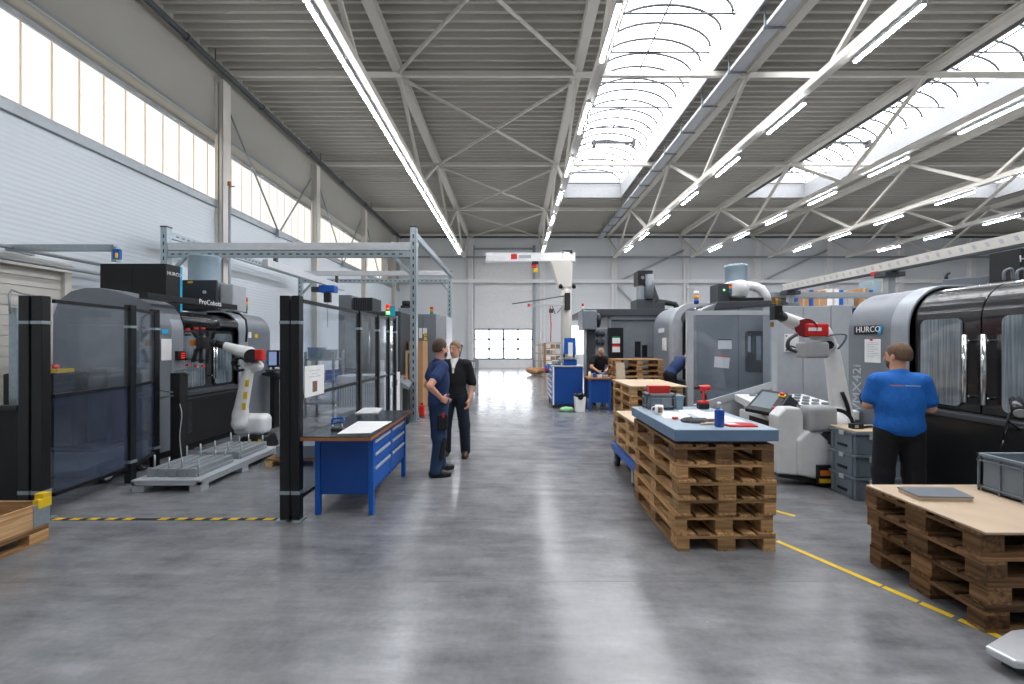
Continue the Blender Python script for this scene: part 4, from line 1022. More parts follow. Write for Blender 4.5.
for yy in (7.06, 7.12): h_.cyl((XL_ + 0.02, yy, 1.1), (XL_ + 0.02, yy, 1.75), 0.018); h_.cyl((XL_ + 0.02, yy, 1.15), (XL_ - 0.07, yy, 1.15), 0.01); h_.cyl((XL_ + 0.02, yy, 1.7), (XL_ - 0.07, yy, 1.7), 0.01)
h_.build('handle', 'chrome', t)
pr = arc_profile(XL_, -1, 1.5, 0.12, 1.88, 2.27, 0.36)
MB().prism(pr, 'Y', 7.72, 8.72).build('end_cowl', 'mgrey', t, 0.01)
MB().prism(arc_profile(XL_ + 0.012, -1, 0.6, 0.12, 1.88, 2.29, 0.37), 'Y', 7.72, 7.98).build('cowl_trim', 'silver', t, 0.008)
MB().box(XL_ - 1.4, 6.05, 0, XL_ - 0.12, 8.65, 0.12).build('plinth', 'blackm', t)
b_ = bx('name_beam', 'black', t, XL_ - 0.1, 5.78, 2.3, XL_ + 0.02, 7.66, 2.39, 0.004)
text('ProCobots', 0.115, (XL_ + 0.022, 6.72, 2.325), (0, 1, 0), (0, 0, 1), 'whitetx', b_)
MB().box(XL_ - 0.002, 5.985, 0.35, XL_ + 0.004, 6.19, 1.9).build('service_panel', 'mgrey', t)
sx = MB().box(XL_ - 1.3, 5.965, 0.35, XL_ - 0.25, 5.98, 1.95).build('end_panel', 'mgrey', t, 0.01)
# stickers
y_a = yat(164, XL_)
bx('sticker', 'cyan', t, XL_ + 0.013, yat(161, XL_), 1.83, XL_ + 0.016, yat(167, XL_), 1.89)
bx('paper_sheet', 'paper', t, XL_ + 0.013, yat(160.3, XL_), wz(360, 6.2), XL_ + 0.016, yat(170.5, XL_), wz(339, 6.2))
bx('warning_sticker', 'yellow', t, XL_ + 0.004, yat(254.5, XL_), wz(338, 8.3), XL_ + 0.008, yat(257.5, XL_), wz(334, 8.3))
bx('sticker', 'paper', t, XL_ + 0.004, yat(248, XL_), wz(338, 8.1), XL_ + 0.008, yat(251, XL_), wz(332, 8.1))
kp = bx('key_pad', 'black', t, XL_ + 0.012, yat(174, XL_), wz(360, 6.4), XL_ + 0.06, yat(182.5, XL_), wz(351, 6.4), 0.004)
m = MB()
for k in range(3): m.box(XL_ + 0.06, 6.31, wz(353.3 + 2.2 * k, 6.4) - 0.008, XL_ + 0.064, 6.38, wz(353.3 + 2.2 * k, 6.4) + 0.008)
m.build('red_button', 'redlamp', kp)
# boxes on its roof
Y0 = 7.0
t = thing('spindle_cabinet', 'large black cabinet with a cyan edge on the roof of the left machine', 'cabinet', (-6.2, 7.15, 2.48))
xa, xb = wx(100, 7.0), wx(166, 7.0)
bx('body', 'blackm', t, xa, 7.0, 2.205, xb, 7.3, wz(263.5, 7.0), 0.006)
m = MB(); m.box(xa + 0.52, 6.995, 2.22, xa + 0.53, 7.0, wz(264, 7)); m.build('panel_seam', 'black', t)
bx('cyan_edge', 'cyan', t, xb - 0.06, 7.3, 2.205, xb + 0.0, 7.345, wz(263.5, 7.0)); 
text('HURCO', 0.085, (xb + 0.004, 7.02, 2.84), (0, 1, 0), (0, 0, 1), 'whitetx', t)
t = thing('filter_unit', 'dark grey and light grey filter unit on the left machine roof beside the duct', 'filter unit', (-5.0, 7.7, 2.3))
xa, xb = wx(183, 7.75), wx(218, 7.75)
bx('body', 'mgrey', t, xa, 7.75, 2.293, xb - 0.03, 8.05, wz(281, 7.75), 0.03); bx('front_cover', 'dkgrey', t, xa, 7.72, 2.293, xb, 7.76, wz(280, 7.75), 0.02)
bx('light_box', 'lgrey', t, xb, 7.8, 2.293, wx(233, 7.8), 8.2, wz(284, 7.8), 0.02)
MB().cyl((wx(204, 7.7), 7.72, wz(292, 7.7)), (wx(204, 7.7), 7.7, wz(292, 7.7)), 0.03).build('knob', 'alu', t); bx('yellow_tag', 'yellow', t, wx(187, 7.7), 7.715, wz(283, 7.7), wx(192, 7.7), 7.72, wz(281, 7.7))
t = thing('round_filter', 'blue-grey round filter drum on the roof of the left machine', 'filter drum', (wx(201, 8.4), 8.4, 2.27))
MB().lathe((wx(201, 8.4), 8.5, 2.293), [(0.28, 0), (0.28, 0.02), (0.27, 0.03), (0.27, wz(260, 8.45) - 2.27), (0.28, wz(259, 8.45) - 2.27), (0.28, wz(257, 8.45) - 2.27)], 32).build('drum', 'duct', t)

def tower(name, label, x, y, z, cols, r=0.03, h=0.07, pole=0.15, cat='signal lamp'):
    t = thing(name, label, cat, (x, y, z))
    MB().cyl((x, y, z), (x, y, z + pole), r * 0.8, n=12).build('base_pole', 'black', t); zz = z + pole
    for c in cols:
        MB().cyl((x, y, zz), (x, y, zz + h), r, n=12).build({'redlamp': 'red_lens', 'redl': 'red_lens', 'amber': 'amber_lens', 'green': 'green_lens', 'greend': 'green_lens', 'blue': 'blue_lens', 'paper': 'clear_lens'}[c], c, t); zz += h
    return t
tower('signal_tower', 'green amber and red signal tower on the left machine beside the round filter', wx(245, 8.4), 8.4, 2.293, ['greend', 'amber', 'redl'], 0.05, 0.085, 0.06)
t = thing('cable_hose', 'black cable looping up over the far cowl of the left machine', 'cable', (-5.0, 7.7, 2.2))
MB().tube([(wx(246, 7.7), 7.7, wz(342, 7.7)), (wx(247, 7.7), 7.7, wz(330, 7.7)), (wx(246, 7.7), 7.7, wz(320, 7.7)), (wx(240, 7.7), 7.7, wz(314, 7.7)), (wx(233, 7.7), 7.7, wz(312, 7.7))], 0.018, 8).build('hose', 'black', t)
# interior clutter seen behind the smoky fence: control desk and castored coolant tank
t = thing('coolant_tank', 'grey wheeled coolant tank low behind the smoky fence', 'tank', (-5.2, 5.3, 0))
bx('body', 'mgrey', t, -5.9, 5.0, 0.1, -4.95, 5.7, 0.38, 0.01); bx('lid', 'dkgrey', t, -5.85, 5.05, 0.38, -5.0, 5.65, 0.42, 0.01)
for px_, zz in ((-4.97, 5.1), (-4.97, 5.6)):
    w1 = MB().cyl((px_, zz, 0.085), (px_ + 0.05, zz, 0.085), 0.085, n=24).build('wheel', 'rubber', t); MB().cyl((px_ + 0.05, zz, 0.085), (px_ + 0.055, zz, 0.085), 0.055, n=20).build('hub', 'chrome', w1)
t = thing('tool_stand', 'dark low stand with a yellow and red emergency stop box behind the smoky fence', 'stand', (-5.6, 5.4, 0))
bx('body', 'blackm', t, -6.2, 5.1, 0.43, -5.35, 5.6, 1.32, 0.02); bx('upper_box', 'dkgrey', t, -5.3, 5.2, 0.43, -5.02, 5.6, 1.38, 0.05)
e_ = bx('stop_box', 'yellow', t, wx(46, 5.1), 5.05, 1.325, wx(62, 5.1), 5.25, 1.38, 0.01); MB().cyl((wx(54, 5.1), 5.12, 1.38), (wx(54, 5.1), 5.12, 1.43), 0.035).build('stop_button', 'redl', e_)
# black pedestal with clamp levers in the cell
t = thing('tool_pedestal', 'slim black pedestal with open grippers before the left machine', 'pedestal', (-4.6, 5.9, 0))
xp = wx(175.5, 5.86)
bx('column', 'blackm', t, xp - 0.07, 5.85, 0, xp + 0.07, 6.0, wz(373, 5.9), 0.008); bx('foot', 'black', t, xp - 0.09, 5.83, 0, xp + 0.14, 6.02, 0.08, 0.01)
MB().bar((xp - 0.05, 5.9, wz(372, 5.9)), (xp + 0.28, 5.9, wz(367, 5.9)), 0.03, 0.02).bar((xp, 5.9, wz(370, 5.9)), (xp + 0.2, 5.88, wz(374, 5.9)), 0.02, 0.02).build('gripper_arm', 'galv', t); MB().bar((xp - 0.02, 5.84, wz(392, 5.9)), (xp - 0.25, 5.82, wz(389, 5.9)), 0.02, 0.02).build('gripper_arm', 'galv', t); MB().bar((xp - 0.02, 5.84, wz(395, 5.9)), (xp - 0.22, 5.82, wz(398, 5.9)), 0.02, 0.02).build('gripper_arm', 'galv', t)
MB().tube(spl([(xp + 0.075, 5.84, 0.85), (xp + 0.12, 5.82, 0.7), (xp + 0.09, 5.82, 0.4), (xp + 0.12, 5.82, 0.1)]), 0.006, 6).build('air_hose', 'lgrey', t)
# metal fixture pallet with rods
t = thing('fixture_pallet', 'long grey metal pallet on the floor of the left robot cell', 'pallet', (-3.95, 5.8, 0))
bx('deck', 'lgrey', t, -4.33, 4.76, 0.115, -3.55, 6.36, 0.14, 0.006)
m = MB(); m.box(-4.33, 4.76, 0.07, -4.29, 6.36, 0.115); m.box(-3.59, 4.76, 0.07, -3.55, 6.36, 0.115); m.box(-4.33, 4.76, 0.08, -3.55, 4.79, 0.115); m.build('edge_rail', 'lgrey', t)
for y in (4.77, 5.5, 6.22):
    for x in (-4.33, -3.68): bx('foot', 'lgrey', t, x, y, 0, x + 0.13, y + 0.13, 0.07, 0.004)
rr = random.Random(11)
for i, (y0, y1, lb) in enumerate(((4.86, 5.5, 'nearer'), (5.62, 6.25, 'farther'))):
    t = thing('fixture_rack', 'grey ribbed fixture rack with upright steel rods, the %s one on the metal pallet' % lb, 'fixture', (-3.95, y0, 0.141), 'fixture racks')
    m = MB(); n = 5
    for k in range(n): m.box(-4.24 + k * 0.12, y0, 0.141, -4.24 + k * 0.12 + 0.09, y1, 0.235)
    m.box(-4.25, y0 + 0.02, 0.141, -3.65, y1 - 0.02, 0.18); m.build('block', 'steel_g', t, 0.003)
    for k in range(8):
        x = -4.2 + (k % 4) * 0.17 + rr.uniform(-0.03, 0.03); y = (y0 + 0.06 if k < 4 else y1 - 0.08) + rr.uniform(-0.03, 0.03)
        MB().cyl((x, y, 0.18), (x, y, 0.31 + rr.uniform(0, 0.08)), 0.009, n=8).build('rod', 'galv', t)
# ================================================================ CRANE FRAMES (perforated steel)
def perforated(mb, p, q, w_=0.16, n_off=0.0):
    """C profile whose web carries a row of slots: two flanges, and a web split round the slots"""
    p, q = Vector(p), Vector(q); L = (q - p).length; d = (q - p).normalized()
    mb.bar(p, q, w_, w_)
def slots(p, q, w_, side, step=0.16):
    """dark slots standing a hair proud of the face SIDE of the beam"""
    p, q = Vector(p), Vector(q); d = (q - p).normalized(); sd = Vector(side); r = d.cross(sd).normalized(); m = MB(); L = (q - p).length; a = step / 2
    while a < L - step / 2:
        c = p + d * a + sd * (w_ / 2 + 0.001)
        m.add([tuple(c - d * 0.04 - r * 0.014), tuple(c + d * 0.04 - r * 0.014), tuple(c + d * 0.04 + r * 0.014), tuple(c - d * 0.04 + r * 0.014)], [(0, 1, 2, 3)]); a += step
    return m
t = thing('steel_gantry', 'galvanised perforated steel gantry frame standing over the left machine cells', 'gantry', (-2.1, 9.2, 0))
Z9 = 9.2; PT = wz(228, Z9); xR, xL_ = wx(414, Z9), -7.6; Z15 = 15.0
for (x, y, zt) in ((xR, Z9, PT), (xR - 0.1, Z15, PT)):
    o = MB().box(x - 0.07, y - 0.07, 0, x + 0.07, y + 0.07, zt).build('post', 'galv', t, 0.006)
    slots((x, y, 0.1), (x, y, zt - 0.05), 0.14, (0, -1, 0)).build('slot', 'black', o, fix=False)
    MB().box(x - 0.12, y - 0.12, 0, x + 0.12, y + 0.12, 0.02).prism([(x - 0.12, 0.02), (x + 0.12, 0.02), (x + 0.07, 0.25), (x - 0.07, 0.25)], 'Y', y - 0.02, y + 0.02).build('foot', 'galv', o)
    bx('end_cap', 'dkgrey', o, x - 0.075, y - 0.075, zt, x + 0.075, y + 0.075, zt + 0.05 if y > 10 else zt + 0.02)
for y in (Z9, Z15):
    o = MB().box(xL_ - 0.07, y - 0.07, 0, xL_ + 0.07, y + 0.07, PT).build('post', 'galv', t, 0.006)
    slots((xL_, y, 0.1), (xL_, y, PT - 0.05), 0.14, (0, -1, 0)).build('slot', 'black', o, fix=False)
    bx('end_cap', 'dkgrey', o, xL_ - 0.075, y - 0.075, PT, xL_ + 0.075, y + 0.075, PT + 0.03)
for y, pa, pb in ((Z9, 247.0, 254.5), (Z15, 273.5, 281)):
    za, zb = wz(pa, y), wz(pb, y)
    MB().box(xL_ + 0.07, y - 0.06, za - 0.085, xR - 0.07, y + 0.06, za + 0.085).build('bridge_beam', 'alu', t, 0.01)
    o = MB().box(xL_ + 0.07, y - 0.05, zb - 0.07, xR - 0.07, y + 0.05, zb + 0.07).build('cross_beam', 'galv', t, 0.006)
    slots((xL_ + 0.1, y, zb), (xR - 0.1, y, zb), 0.1, (0, -1, 0)).build('slot', 'black', o, fix=False)
    MB().bar((xR - 0.06, y, zb - 0.45), (xR - 0.42, y, zb - 0.06), 0.06, 0.06).bar((xL_ + 0.06, y, zb - 0.45), (xL_ + 0.42, y, zb - 0.06), 0.06, 0.06).build('knee_brace', 'galv', t)
for x, e in ((xR - 0.02, PT - 0.12), (xL_, PT - 0.14)):
    y0 = Z9 + 0.07; o = MB().box(x - 0.05, y0, e - 0.07, x + 0.05, Z15 - 0.07, e + 0.07).build('runway_beam', 'galv', t, 0.006)
    slots((x, y0 + 0.1, e), (x, Z15 - 0.1, e), 0.1, (1 if x < -5 else -1, 0, 0)).build('slot', 'black', o, fix=False)
    MB().bar((x, Z9 + 0.06, e - 0.5), (x, Z9 + 0.5, e - 0.05), 0.05, 0.05).build('knee_brace', 'galv', t)
t = thing('hoist_rail', 'aluminium hoist rail hanging under the gantry frame over the left cells', 'rail', (-5.9, 12, 3.5))
MB().box(-5.98, 10.0, 3.52, -5.84, 14.6, 3.70).build('rail_profile', 'alu', t, 0.008)
for y in (10.4, 14.0): MB().box(-5.95, y, 3.70, -5.87, y + 0.08, 3.9 if y < 12 else 3.95).build('hanger', 'dkgrey', t)
t = thing('electric_hoist', 'small blue electric hoist hanging from the aluminium rail', 'hoist', (-5.9, 13.2, 3.2))
bx('motor', 'blue', t, -6.05, 13.0, 3.28, -5.55, 13.3, 3.5, 0.03); bx('trolley', 'dkgrey', t, -6.3, 13.05, 3.3, -6.06, 13.25, 3.46, 0.02); bx('hook_block', 'blackm', t, -5.92, 13.07, 2.98, -5.72, 13.23, 3.27, 0.02)
MB().cyl((-5.82, 13.15, 2.2), (-5.82, 13.15, 2.98), 0.012, n=6).build('chain', 'steel_g', t)
# right hand crane runway
t = thing('crane_runway', 'pale perforated crane runway beam above the right machines with a grey stanchion', 'beam', (10.9, 12, 0))
RY0, RY1 = 7.5, 17.0; RZ = 3.95
MB().box(10.82, RY0, RZ - 0.13, 10.98, RY1, RZ + 0.13).build('runway_beam', 'steel_w', t, 0.01)
o = MB().box(10.78, RY0, RZ - 0.17, 11.02, RY1, RZ - 0.13).build('lower_flange', 'dkgrey', t)
y = RY0 + 0.1
while y < RY1 - 0.15:
    MB().hexa([(10.812, y, RZ - 0.05), (10.8195, y, RZ - 0.05), (10.8195, y + 0.07, RZ - 0.05), (10.812, y + 0.07, RZ - 0.05), (10.812, y + 0.05, RZ + 0.06), (10.8195, y + 0.05, RZ + 0.06), (10.8195, y + 0.12, RZ + 0.06), (10.812, y + 0.12, RZ + 0.06)]).build('slot', 'lgrey', t); y += 0.28
for px_ in (889, 790):
    y = 10.9 * F / (px_ - CX)
    if y > RY1: y = RY1 - 0.2
    o = MB().box(10.8, y - 0.1, 0, 11.0, y + 0.1, RZ - 0.17).build('stanchion', 'steel_g', t, 0.008)
    bx('clamp', 'dkgrey', o, 10.62, y - 0.2, RZ - 0.33, 11.2, y + 0.2, RZ - 0.18, 0.02)
bx('end_stop', 'red', t, 10.7, 10.9 * F / (883 - CX), RZ - 0.25, 10.78, 10.9 * F / (883 - CX) + 0.2, RZ - 0.12, 0.01)
t = thing('crane_cross_beam', 'grey cross beam resting at the far end of the pale crane runway', 'beam', (12, 17.2, 3.7))
bx('beam', 'steel_g', t, 10.4, 17.05, 3.55, 17.5, 17.3, 3.78, 0.01); bx('hanger', 'dkgrey', t, 10.9, 17.08, 2.8, 11.1, 17.26, 3.55, 0.01); bx('stanchion', 'steel_g', t, 17.2, 17.08, 0, 17.4, 17.27, 3.55, 0.01)

# ================================================================ SECOND CELL AT LEFT BACK
def gx(p, z): return wx(p, z)
def cab(name, label, cat, px0, px1, z, py, depth, mat, zbase=0.0, bevel=0.01, parts=()):
    t = thing(name, label, cat, ((gx(px0, z) + gx(px1, z)) / 2, z, zbase))
    bx('body', mat, t, gx(px0, z), z, zbase, gx(px1, z), z + depth, wz(py, z), bevel)
    return t
t = thing('chiller_unit', 'white and grey chiller cabinet behind the blue workbench, with a small display', 'cabinet', (-2.5, 7.8, 0))
Zc = 7.7
XS = gx(385, Zc); YS = lambda px: XS * F / (px - CX)
MB().box(gx(363, Zc), Zc, 0.05, XS - 0.02, Zc + 1.0, wz(375.5, Zc)).build('side_panel', 'lgrey', t, 0.01)
MB().box(XS - 0.02, Zc - 0.01, 0.05, XS, Zc + 1.01, wz(375.2, Zc)).build('front_panel', 'white', t, 0.004)
m = MB()
for k in range(9): xq = gx(365 + 1.9 * k, Zc); m.box(xq, Zc - 0.003, wz(405, Zc), xq + 0.014, Zc, wz(383, Zc))
m.build('vent_slot', 'mgrey', t)
bx('display', 'black', t, XS, YS(391.5), wz(386.5, 8.2), XS + 0.008, YS(397), wz(381, 8.2)); bx('display_screen', 'amber', t, XS + 0.008, YS(393), wz(384.5, 8.2), XS + 0.01, YS(395), wz(383, 8.2))
MB().cyl((XS, YS(390.5), wz(391, 8.1)), (XS + 0.005, YS(390.5), wz(391, 8.1)), 0.07).build('round_mark', 'steel_g', t); bx('handle', 'black', t, XS, YS(386), wz(392, 7.8), XS + 0.01, YS(387.2), wz(386, 7.8))
for x in (363, 398): MB().cyl((gx(x, Zc) + 0.03, Zc + 0.05, 0), (gx(x, Zc) + 0.03, Zc + 0.05, 0.05), 0.025).build('foot', 'black', t)
t = cab('chiller_unit', 'lower light grey vented cabinet behind the clear fence beside the white chiller', 'cabinet', 336, 361, 8.0, 376, 0.6, 'lgrey', 0.0)
m = MB()
for k in range(8): xq = gx(338 + 2.4 * k, 8.0); m.box(xq, 7.996, 0.5, xq + 0.016, 8.0, wz(383, 8.0))
m.build('vent_slot', 'mgrey', t)
t = thing('operator_desk', 'dark sloped control desk with an orange knob beside the white chiller', 'desk', (-2.15, 8.75, 0))
z = 8.75; m = MB(); m.hexa([(gx(399, z), z, wz(385, z)), (gx(408, z), z, wz(390, z)), (gx(408, z), z + 0.3, wz(388, z)), (gx(399, z), z + 0.3, wz(380, z)), (gx(399, z), z, wz(381, z)), (gx(409, z), z, wz(387, z)), (gx(409, z), z + 0.3, wz(384, z)), (gx(399, z), z + 0.3, wz(376, z))]); m.build('panel', 'mgrey', t)
bx('leg', 'black', t, gx(402, z), z + 0.05, 0, gx(407, z), z + 0.25, wz(389, z)); MB().ball((gx(403, z), z + 0.2, wz(378, z)), 0.035).build('knob', 'orange', t)
# machine of the second cell
t = thing('lathe_machine', 'dark grey machine tool behind the clear fence, with a cyan roof corner label', 'machine', (-3.9, 11, 0))
z = 10.4
MB().box(gx(338, z), z, 0.9, gx(400.5, z), z + 1.55, wz(311, z)).build('upper_housing', 'dkgrey', t, 0.03)
MB().box(gx(338, z), z, 0.0, gx(400.5, z), z + 1.55, 0.9).build('base', 'mgrey', t, 0.02)
pn = bx('door', 'blackp', t, gx(343, z), z - 0.04, 1.0, gx(372, z), z, wz(318, z), 0.02); bx('pane', 'wetd', pn, gx(346, z), z - 0.05, 1.2, gx(369, z), z - 0.04, wz(322, z)); MB().cyl((gx(370.5, z), z - 0.08, 1.2), (gx(370.5, z), z - 0.08, 2.0), 0.02).build('handle', 'chrome', pn)
pn = bx('side_panel', 'silver', t, gx(375, z), z - 0.03, 0.5, gx(398, z), z, wz(316, z), 0.02)
bx('paper_sheet', 'paper', pn, gx(381, z), z - 0.035, wz(372, z), gx(385, z), z - 0.03, wz(360, z))
MB().box(gx(380, z), z - 0.034, wz(340, z), gx(390, z), z - 0.031, wz(322, z)).build('window_strip', 'lgrey', pn)
tb = bx('top_box', 'mgrey', t, gx(338.5, 10.6), 10.6, wz(311, z), gx(351.5, 10.6), 11.1, wz(295, 10.6), 0.01); bx('top_unit', 'dkgrey', t, gx(353, 10.6), 10.6, wz(311, z), gx(372.5, 10.6), 11.3, wz(297.5, 10.6), 0.01)
m = MB()
for k in range(8): m.box(gx(354 + k * 2.3, 10.6), 10.59, wz(310, z), gx(355 + k * 2.3, 10.6), 10.6, wz(299, 10.6))
m.build('cooling_fin', 'black', t)
bx('cyan_sign', 'cyan', t, gx(390.3, z), z - 0.05, wz(316, z), gx(395.5, z), z - 0.03, wz(306, z))
tower('signal_tower', 'lit signal tower, green amber and red, beside the cyan label behind the clear fence', gx(388.8, 10.38), 10.3, wz(316, z), ['green', 'amber', 'redlamp'], 0.05, 0.085, 0.02)
t = cab('tall_cabinet', 'tall blue-grey louvred cabinet behind the gantry post', 'cabinet', 398, 411, 12.6, 308, 0.9, 'silver')
m = MB()
for k in range(22): m.box(gx(399, 12.6), 12.59, 0.4 + k * 0.1, gx(410, 12.6), 12.6, 0.44 + k * 0.1)
m.build('louvre', 'lgrey', t)
t = cab('tall_cabinet', 'tall dark grey control cabinet with yellow stickers behind the two men', 'cabinet', 416, 436, 12.0, 314, 1.2, 'mgrey')
bx('side_wall', 'lgrey', t, gx(436, 12), 12.0, 0, gx(436, 12) + 0.3, 13.1, wz(316, 12), 0.01)
for (a, b, c, d, mt) in ((419, 328, 422, 338, 'paper'), (423, 328, 427, 334, 'paper'), (424, 333, 427, 336, 'yellow'), (424, 337, 427, 340, 'yellow'), (424, 341, 427, 349, 'paper')):
    bx('sticker', mt, t, gx(a, 12), 11.99, wz(d, 12), gx(c, 12), 12.0, wz(b, 12))
bx('door_seam', 'black', t, gx(423, 12), 11.995, 0.2, gx(423, 12) + 0.01, 12.0, wz(317, 12))
tower('signal_tower', 'small signal tower on the tall dark grey cabinet', gx(431, 12.2), 12.3, wz(314, 12), ['greend', 'amber', 'redl'], 0.05, 0.07, 0.02)
t = thing('cable_drum', 'dark machinery lump on top of the tall cabinets behind the gantry post', 'motor', (-3.4, 12.9, 2.7))
MB().cyl((gx(402, 12.8), 12.9, wz(303, 12.6)), (gx(410, 12.8), 12.9, wz(303, 12.6)), 0.1).build('motor', 'blackm', t); MB().box(gx(401, 12.8), 12.75, wz(308, 12.6) + 0.002, gx(411, 12.8), 13.05, wz(305, 12.6)).build('mount', 'blackm', t)
t = cab('cardboard_box', 'large tall cardboard box standing behind the gantry post', 'box', 408.5, 423, 11.0, 341, 0.6, 'card')
bx('tape_strip', 'cardl', t, gx(415, 11), 10.99, 0.3, gx(416.5, 11), 11.0, wz(342, 11))
t = thing('wooden_trestle', 'pale wooden frame standing before the tall cardboard box', 'frame', (gx(408, 10.7), 10.7, 0))
for a in (405.5, 411.5): bx('upright', 'ply', t, gx(a, 10.7), 10.7, 0, gx(a + 1.6, 10.7), 10.76, wz(352, 10.7))
bx('crossbar', 'ply', t, gx(405.5, 10.7), 10.69, wz(353, 10.7), gx(412, 10.7), 10.7, wz(350.5, 10.7))
# trolley frame, monitors, pallets seen between men and door
t = thing('wire_trolley', 'pale steel frame trolley on the floor behind the two men', 'trolley', (-1.9, 14.5, 0))
z = gz(396); x0, x1 = gx(430, z), gx(476, z); m = MB()
for x in (x0, x1):
    for y in (z, z + 0.7): m.box(x - 0.025, y - 0.025, 0, x + 0.025, y + 0.025, wz(361, z))
m.build('upright', 'steel_g', t)
m = MB()
for zz in (0.15, 0.75, wz(362, z)): m.box(x0, z - 0.02, zz, x1, z + 0.02, zz + 0.04); m.box(x0, z + 0.68, zz, x1, z + 0.72, zz + 0.04)
m.box(x0, z, 0.15, x1, z + 0.7, 0.17); m.build('shelf', 'steel_g', t)
tag(bx('cardboard_box', 'cardl', None, gx(432, z), z + 0.1, 0.172, gx(446, z), z + 0.6, 0.6, 0.01), 'small pale box on the lower shelf of the frame trolley', 'box')
t = thing('fixture_block', 'grey machine part lying on the frame trolley behind the two men', 'machine part', (gx(469, z), z + 0.3, 0.8))
bx('block', 'steel_g', t, gx(464, z), z + 0.1, 0.172, gx(474, z), z + 0.6, 0.5, 0.02); MB().cyl((gx(469, z), z + 0.3, 0.5), (gx(469, z), z + 0.3, 0.74), 0.16).build('hub', 'dkgrey', t)
t = thing('control_screen', 'tilted monitor on a slim stand behind the head of the man in black', 'monitor', (gx(459, 12), 12.4, 0))
z = 12.4; MB().hexa([(gx(455, z), z, wz(355, z)), (gx(460, z), z, wz(357, z)), (gx(460, z), z + 0.06, wz(357, z)), (gx(455, z), z + 0.06, wz(355, z)), (gx(457, z), z, wz(343, z)), (gx(463, z), z, wz(345, z)), (gx(463, z), z + 0.06, wz(345, z)), (gx(457, z), z + 0.06, wz(343, z))]).build('display', 'dkgrey', t)
MB().hexa([(gx(455.6, z), z - 0.01, wz(354, z)), (gx(459.6, z), z - 0.01, wz(355.5, z)), (gx(459.6, z), z, wz(355.5, z)), (gx(455.6, z), z, wz(354, z)), (gx(457.3, z), z - 0.01, wz(344.5, z)), (gx(462, z), z - 0.01, wz(346.5, z)), (gx(462, z), z, wz(346.5, z)), (gx(457.3, z), z, wz(344.5, z))]).build('screen', 'screen', t)
MB().cyl((gx(458, z), z + 0.06, 0.03), (gx(458, z), z + 0.06, wz(356, z)), 0.03).box(gx(458, z) - 0.2, z - 0.1, 0, gx(458, z) + 0.2, z + 0.3, 0.03).build('stand', 'black', t)
z = gz(417)
t = thing('fuel_can', 'red canister on the floor at the foot of the gantry post', 'canister', (gx(421, z), z, 0))
bx('body', 'red', t, gx(418.5, z), z, 0, gx(424, z), z + 0.18, 0.27, 0.03); MB().cyl((gx(421, z), z + 0.09, 0.27), (gx(421, z), z + 0.09, 0.31), 0.025).build('cap', 'black', t)
# desk with two monitors, yellow guard, small pallet in the first cell
z = 8.3
t = thing('control_desk', 'black control desk with keyboard beside the far cowl of the left machine', 'desk', (-4.6, 8.5, 0))
MB().hexa([(gx(262, z), z, wz(375, z)), (gx(283, z), z, wz(380, z)), (gx(283, z), z + 0.5, wz(377, z)), (gx(262, z), z + 0.5, wz(372, z)), (gx(262, z), z, wz(373, z)), (gx(283, z), z, wz(378, z)), (gx(283, z), z + 0.5, wz(374, z)), (gx(262, z), z + 0.5, wz(370, z))]).build('worktop', 'black', t)
bx('leg', 'black', t, gx(267, z), z + 0.1, 0, gx(271, z), z + 0.3, wz(376, z)); bx('keyboard', 'dkgrey', t, gx(264, z), z + 0.05, wz(371.5, z), gx(276, z), z + 0.25, wz(370, z))
for i_, (a, b, lb, sc_) in enumerate(((259, 269, 'left monitor of two, showing a plain light screen, on the black control desk', 'screen'), (270, 281.5, 'right monitor of two, with a yellow disc on screen, on the black control desk', 'screen'))):
    t = thing('monitor', lb, 'monitor', (gx(a, z), z + 0.3, 1.2), 'monitors on the control desk')
    bx('casing', 'black', t, gx(a, z), z + 0.3, wz(368, z), gx(b, z), z + 0.35, wz(350.5, z), 0.006); bx('screen', sc_, t, gx(a + 1, z), z + 0.295, wz(366, z), gx(b - 1, z), z + 0.3, wz(352, z)); bx('stand', 'black', t, gx((a + b) / 2 - 1, z), z + 0.31, wz(371, z), gx((a + b) / 2 + 1, z), z + 0.34, wz(368, z))
    if i_: MB().cyl((gx(276.5, z), z + 0.295, wz(359, z)), (gx(276.5, z), z + 0.29, wz(359, z)), 0.05).build('yellow_disc', 'yellow', t)
t = thing('safety_barrier', 'yellow tubular guard frame in the far end of the left cell', 'guard', (gx(275, 8.8), 8.8, 0))
z = 8.8; x0, x1 = gx(270.5, z), gx(280, z)
MB().box(x0, z, 0, x0 + 0.05, z + 0.05, wz(394, z)).box(x1, z, 0, x1 + 0.05, z + 0.05, wz(394, z)).box(x0, z, wz(396, z), x1, z + 0.05, wz(393, z)).box(x0, z, wz(428, z), x1 + 0.05, z + 0.06, wz(422, z)).build('frame', 'yellow', t, 0.01)
z = gz(467); x0 = gx(265, z)
t = thing('small_pallet', 'short wooden pallet with a grey block, behind the near fence posts', 'pallet', (x0 + 0.3, z + 0.25, 0))
for k in range(3): bx('block', 'woodly', t, x0 + k * 0.33, z, 0, x0 + 0.1 + k * 0.33, z + 0.5, 0.08)
bx('deck', 'wood', t, x0, z, 0.08, x0 + 0.76, z + 0.5, 0.11)
tag(bx('steel_block', 'steel_g', None, x0 + 0.12, z + 0.05, 0.1105, x0 + 0.7, z + 0.45, 0.28, 0.008), 'grey steel block on the short wooden pallet behind the fence posts', 'block')
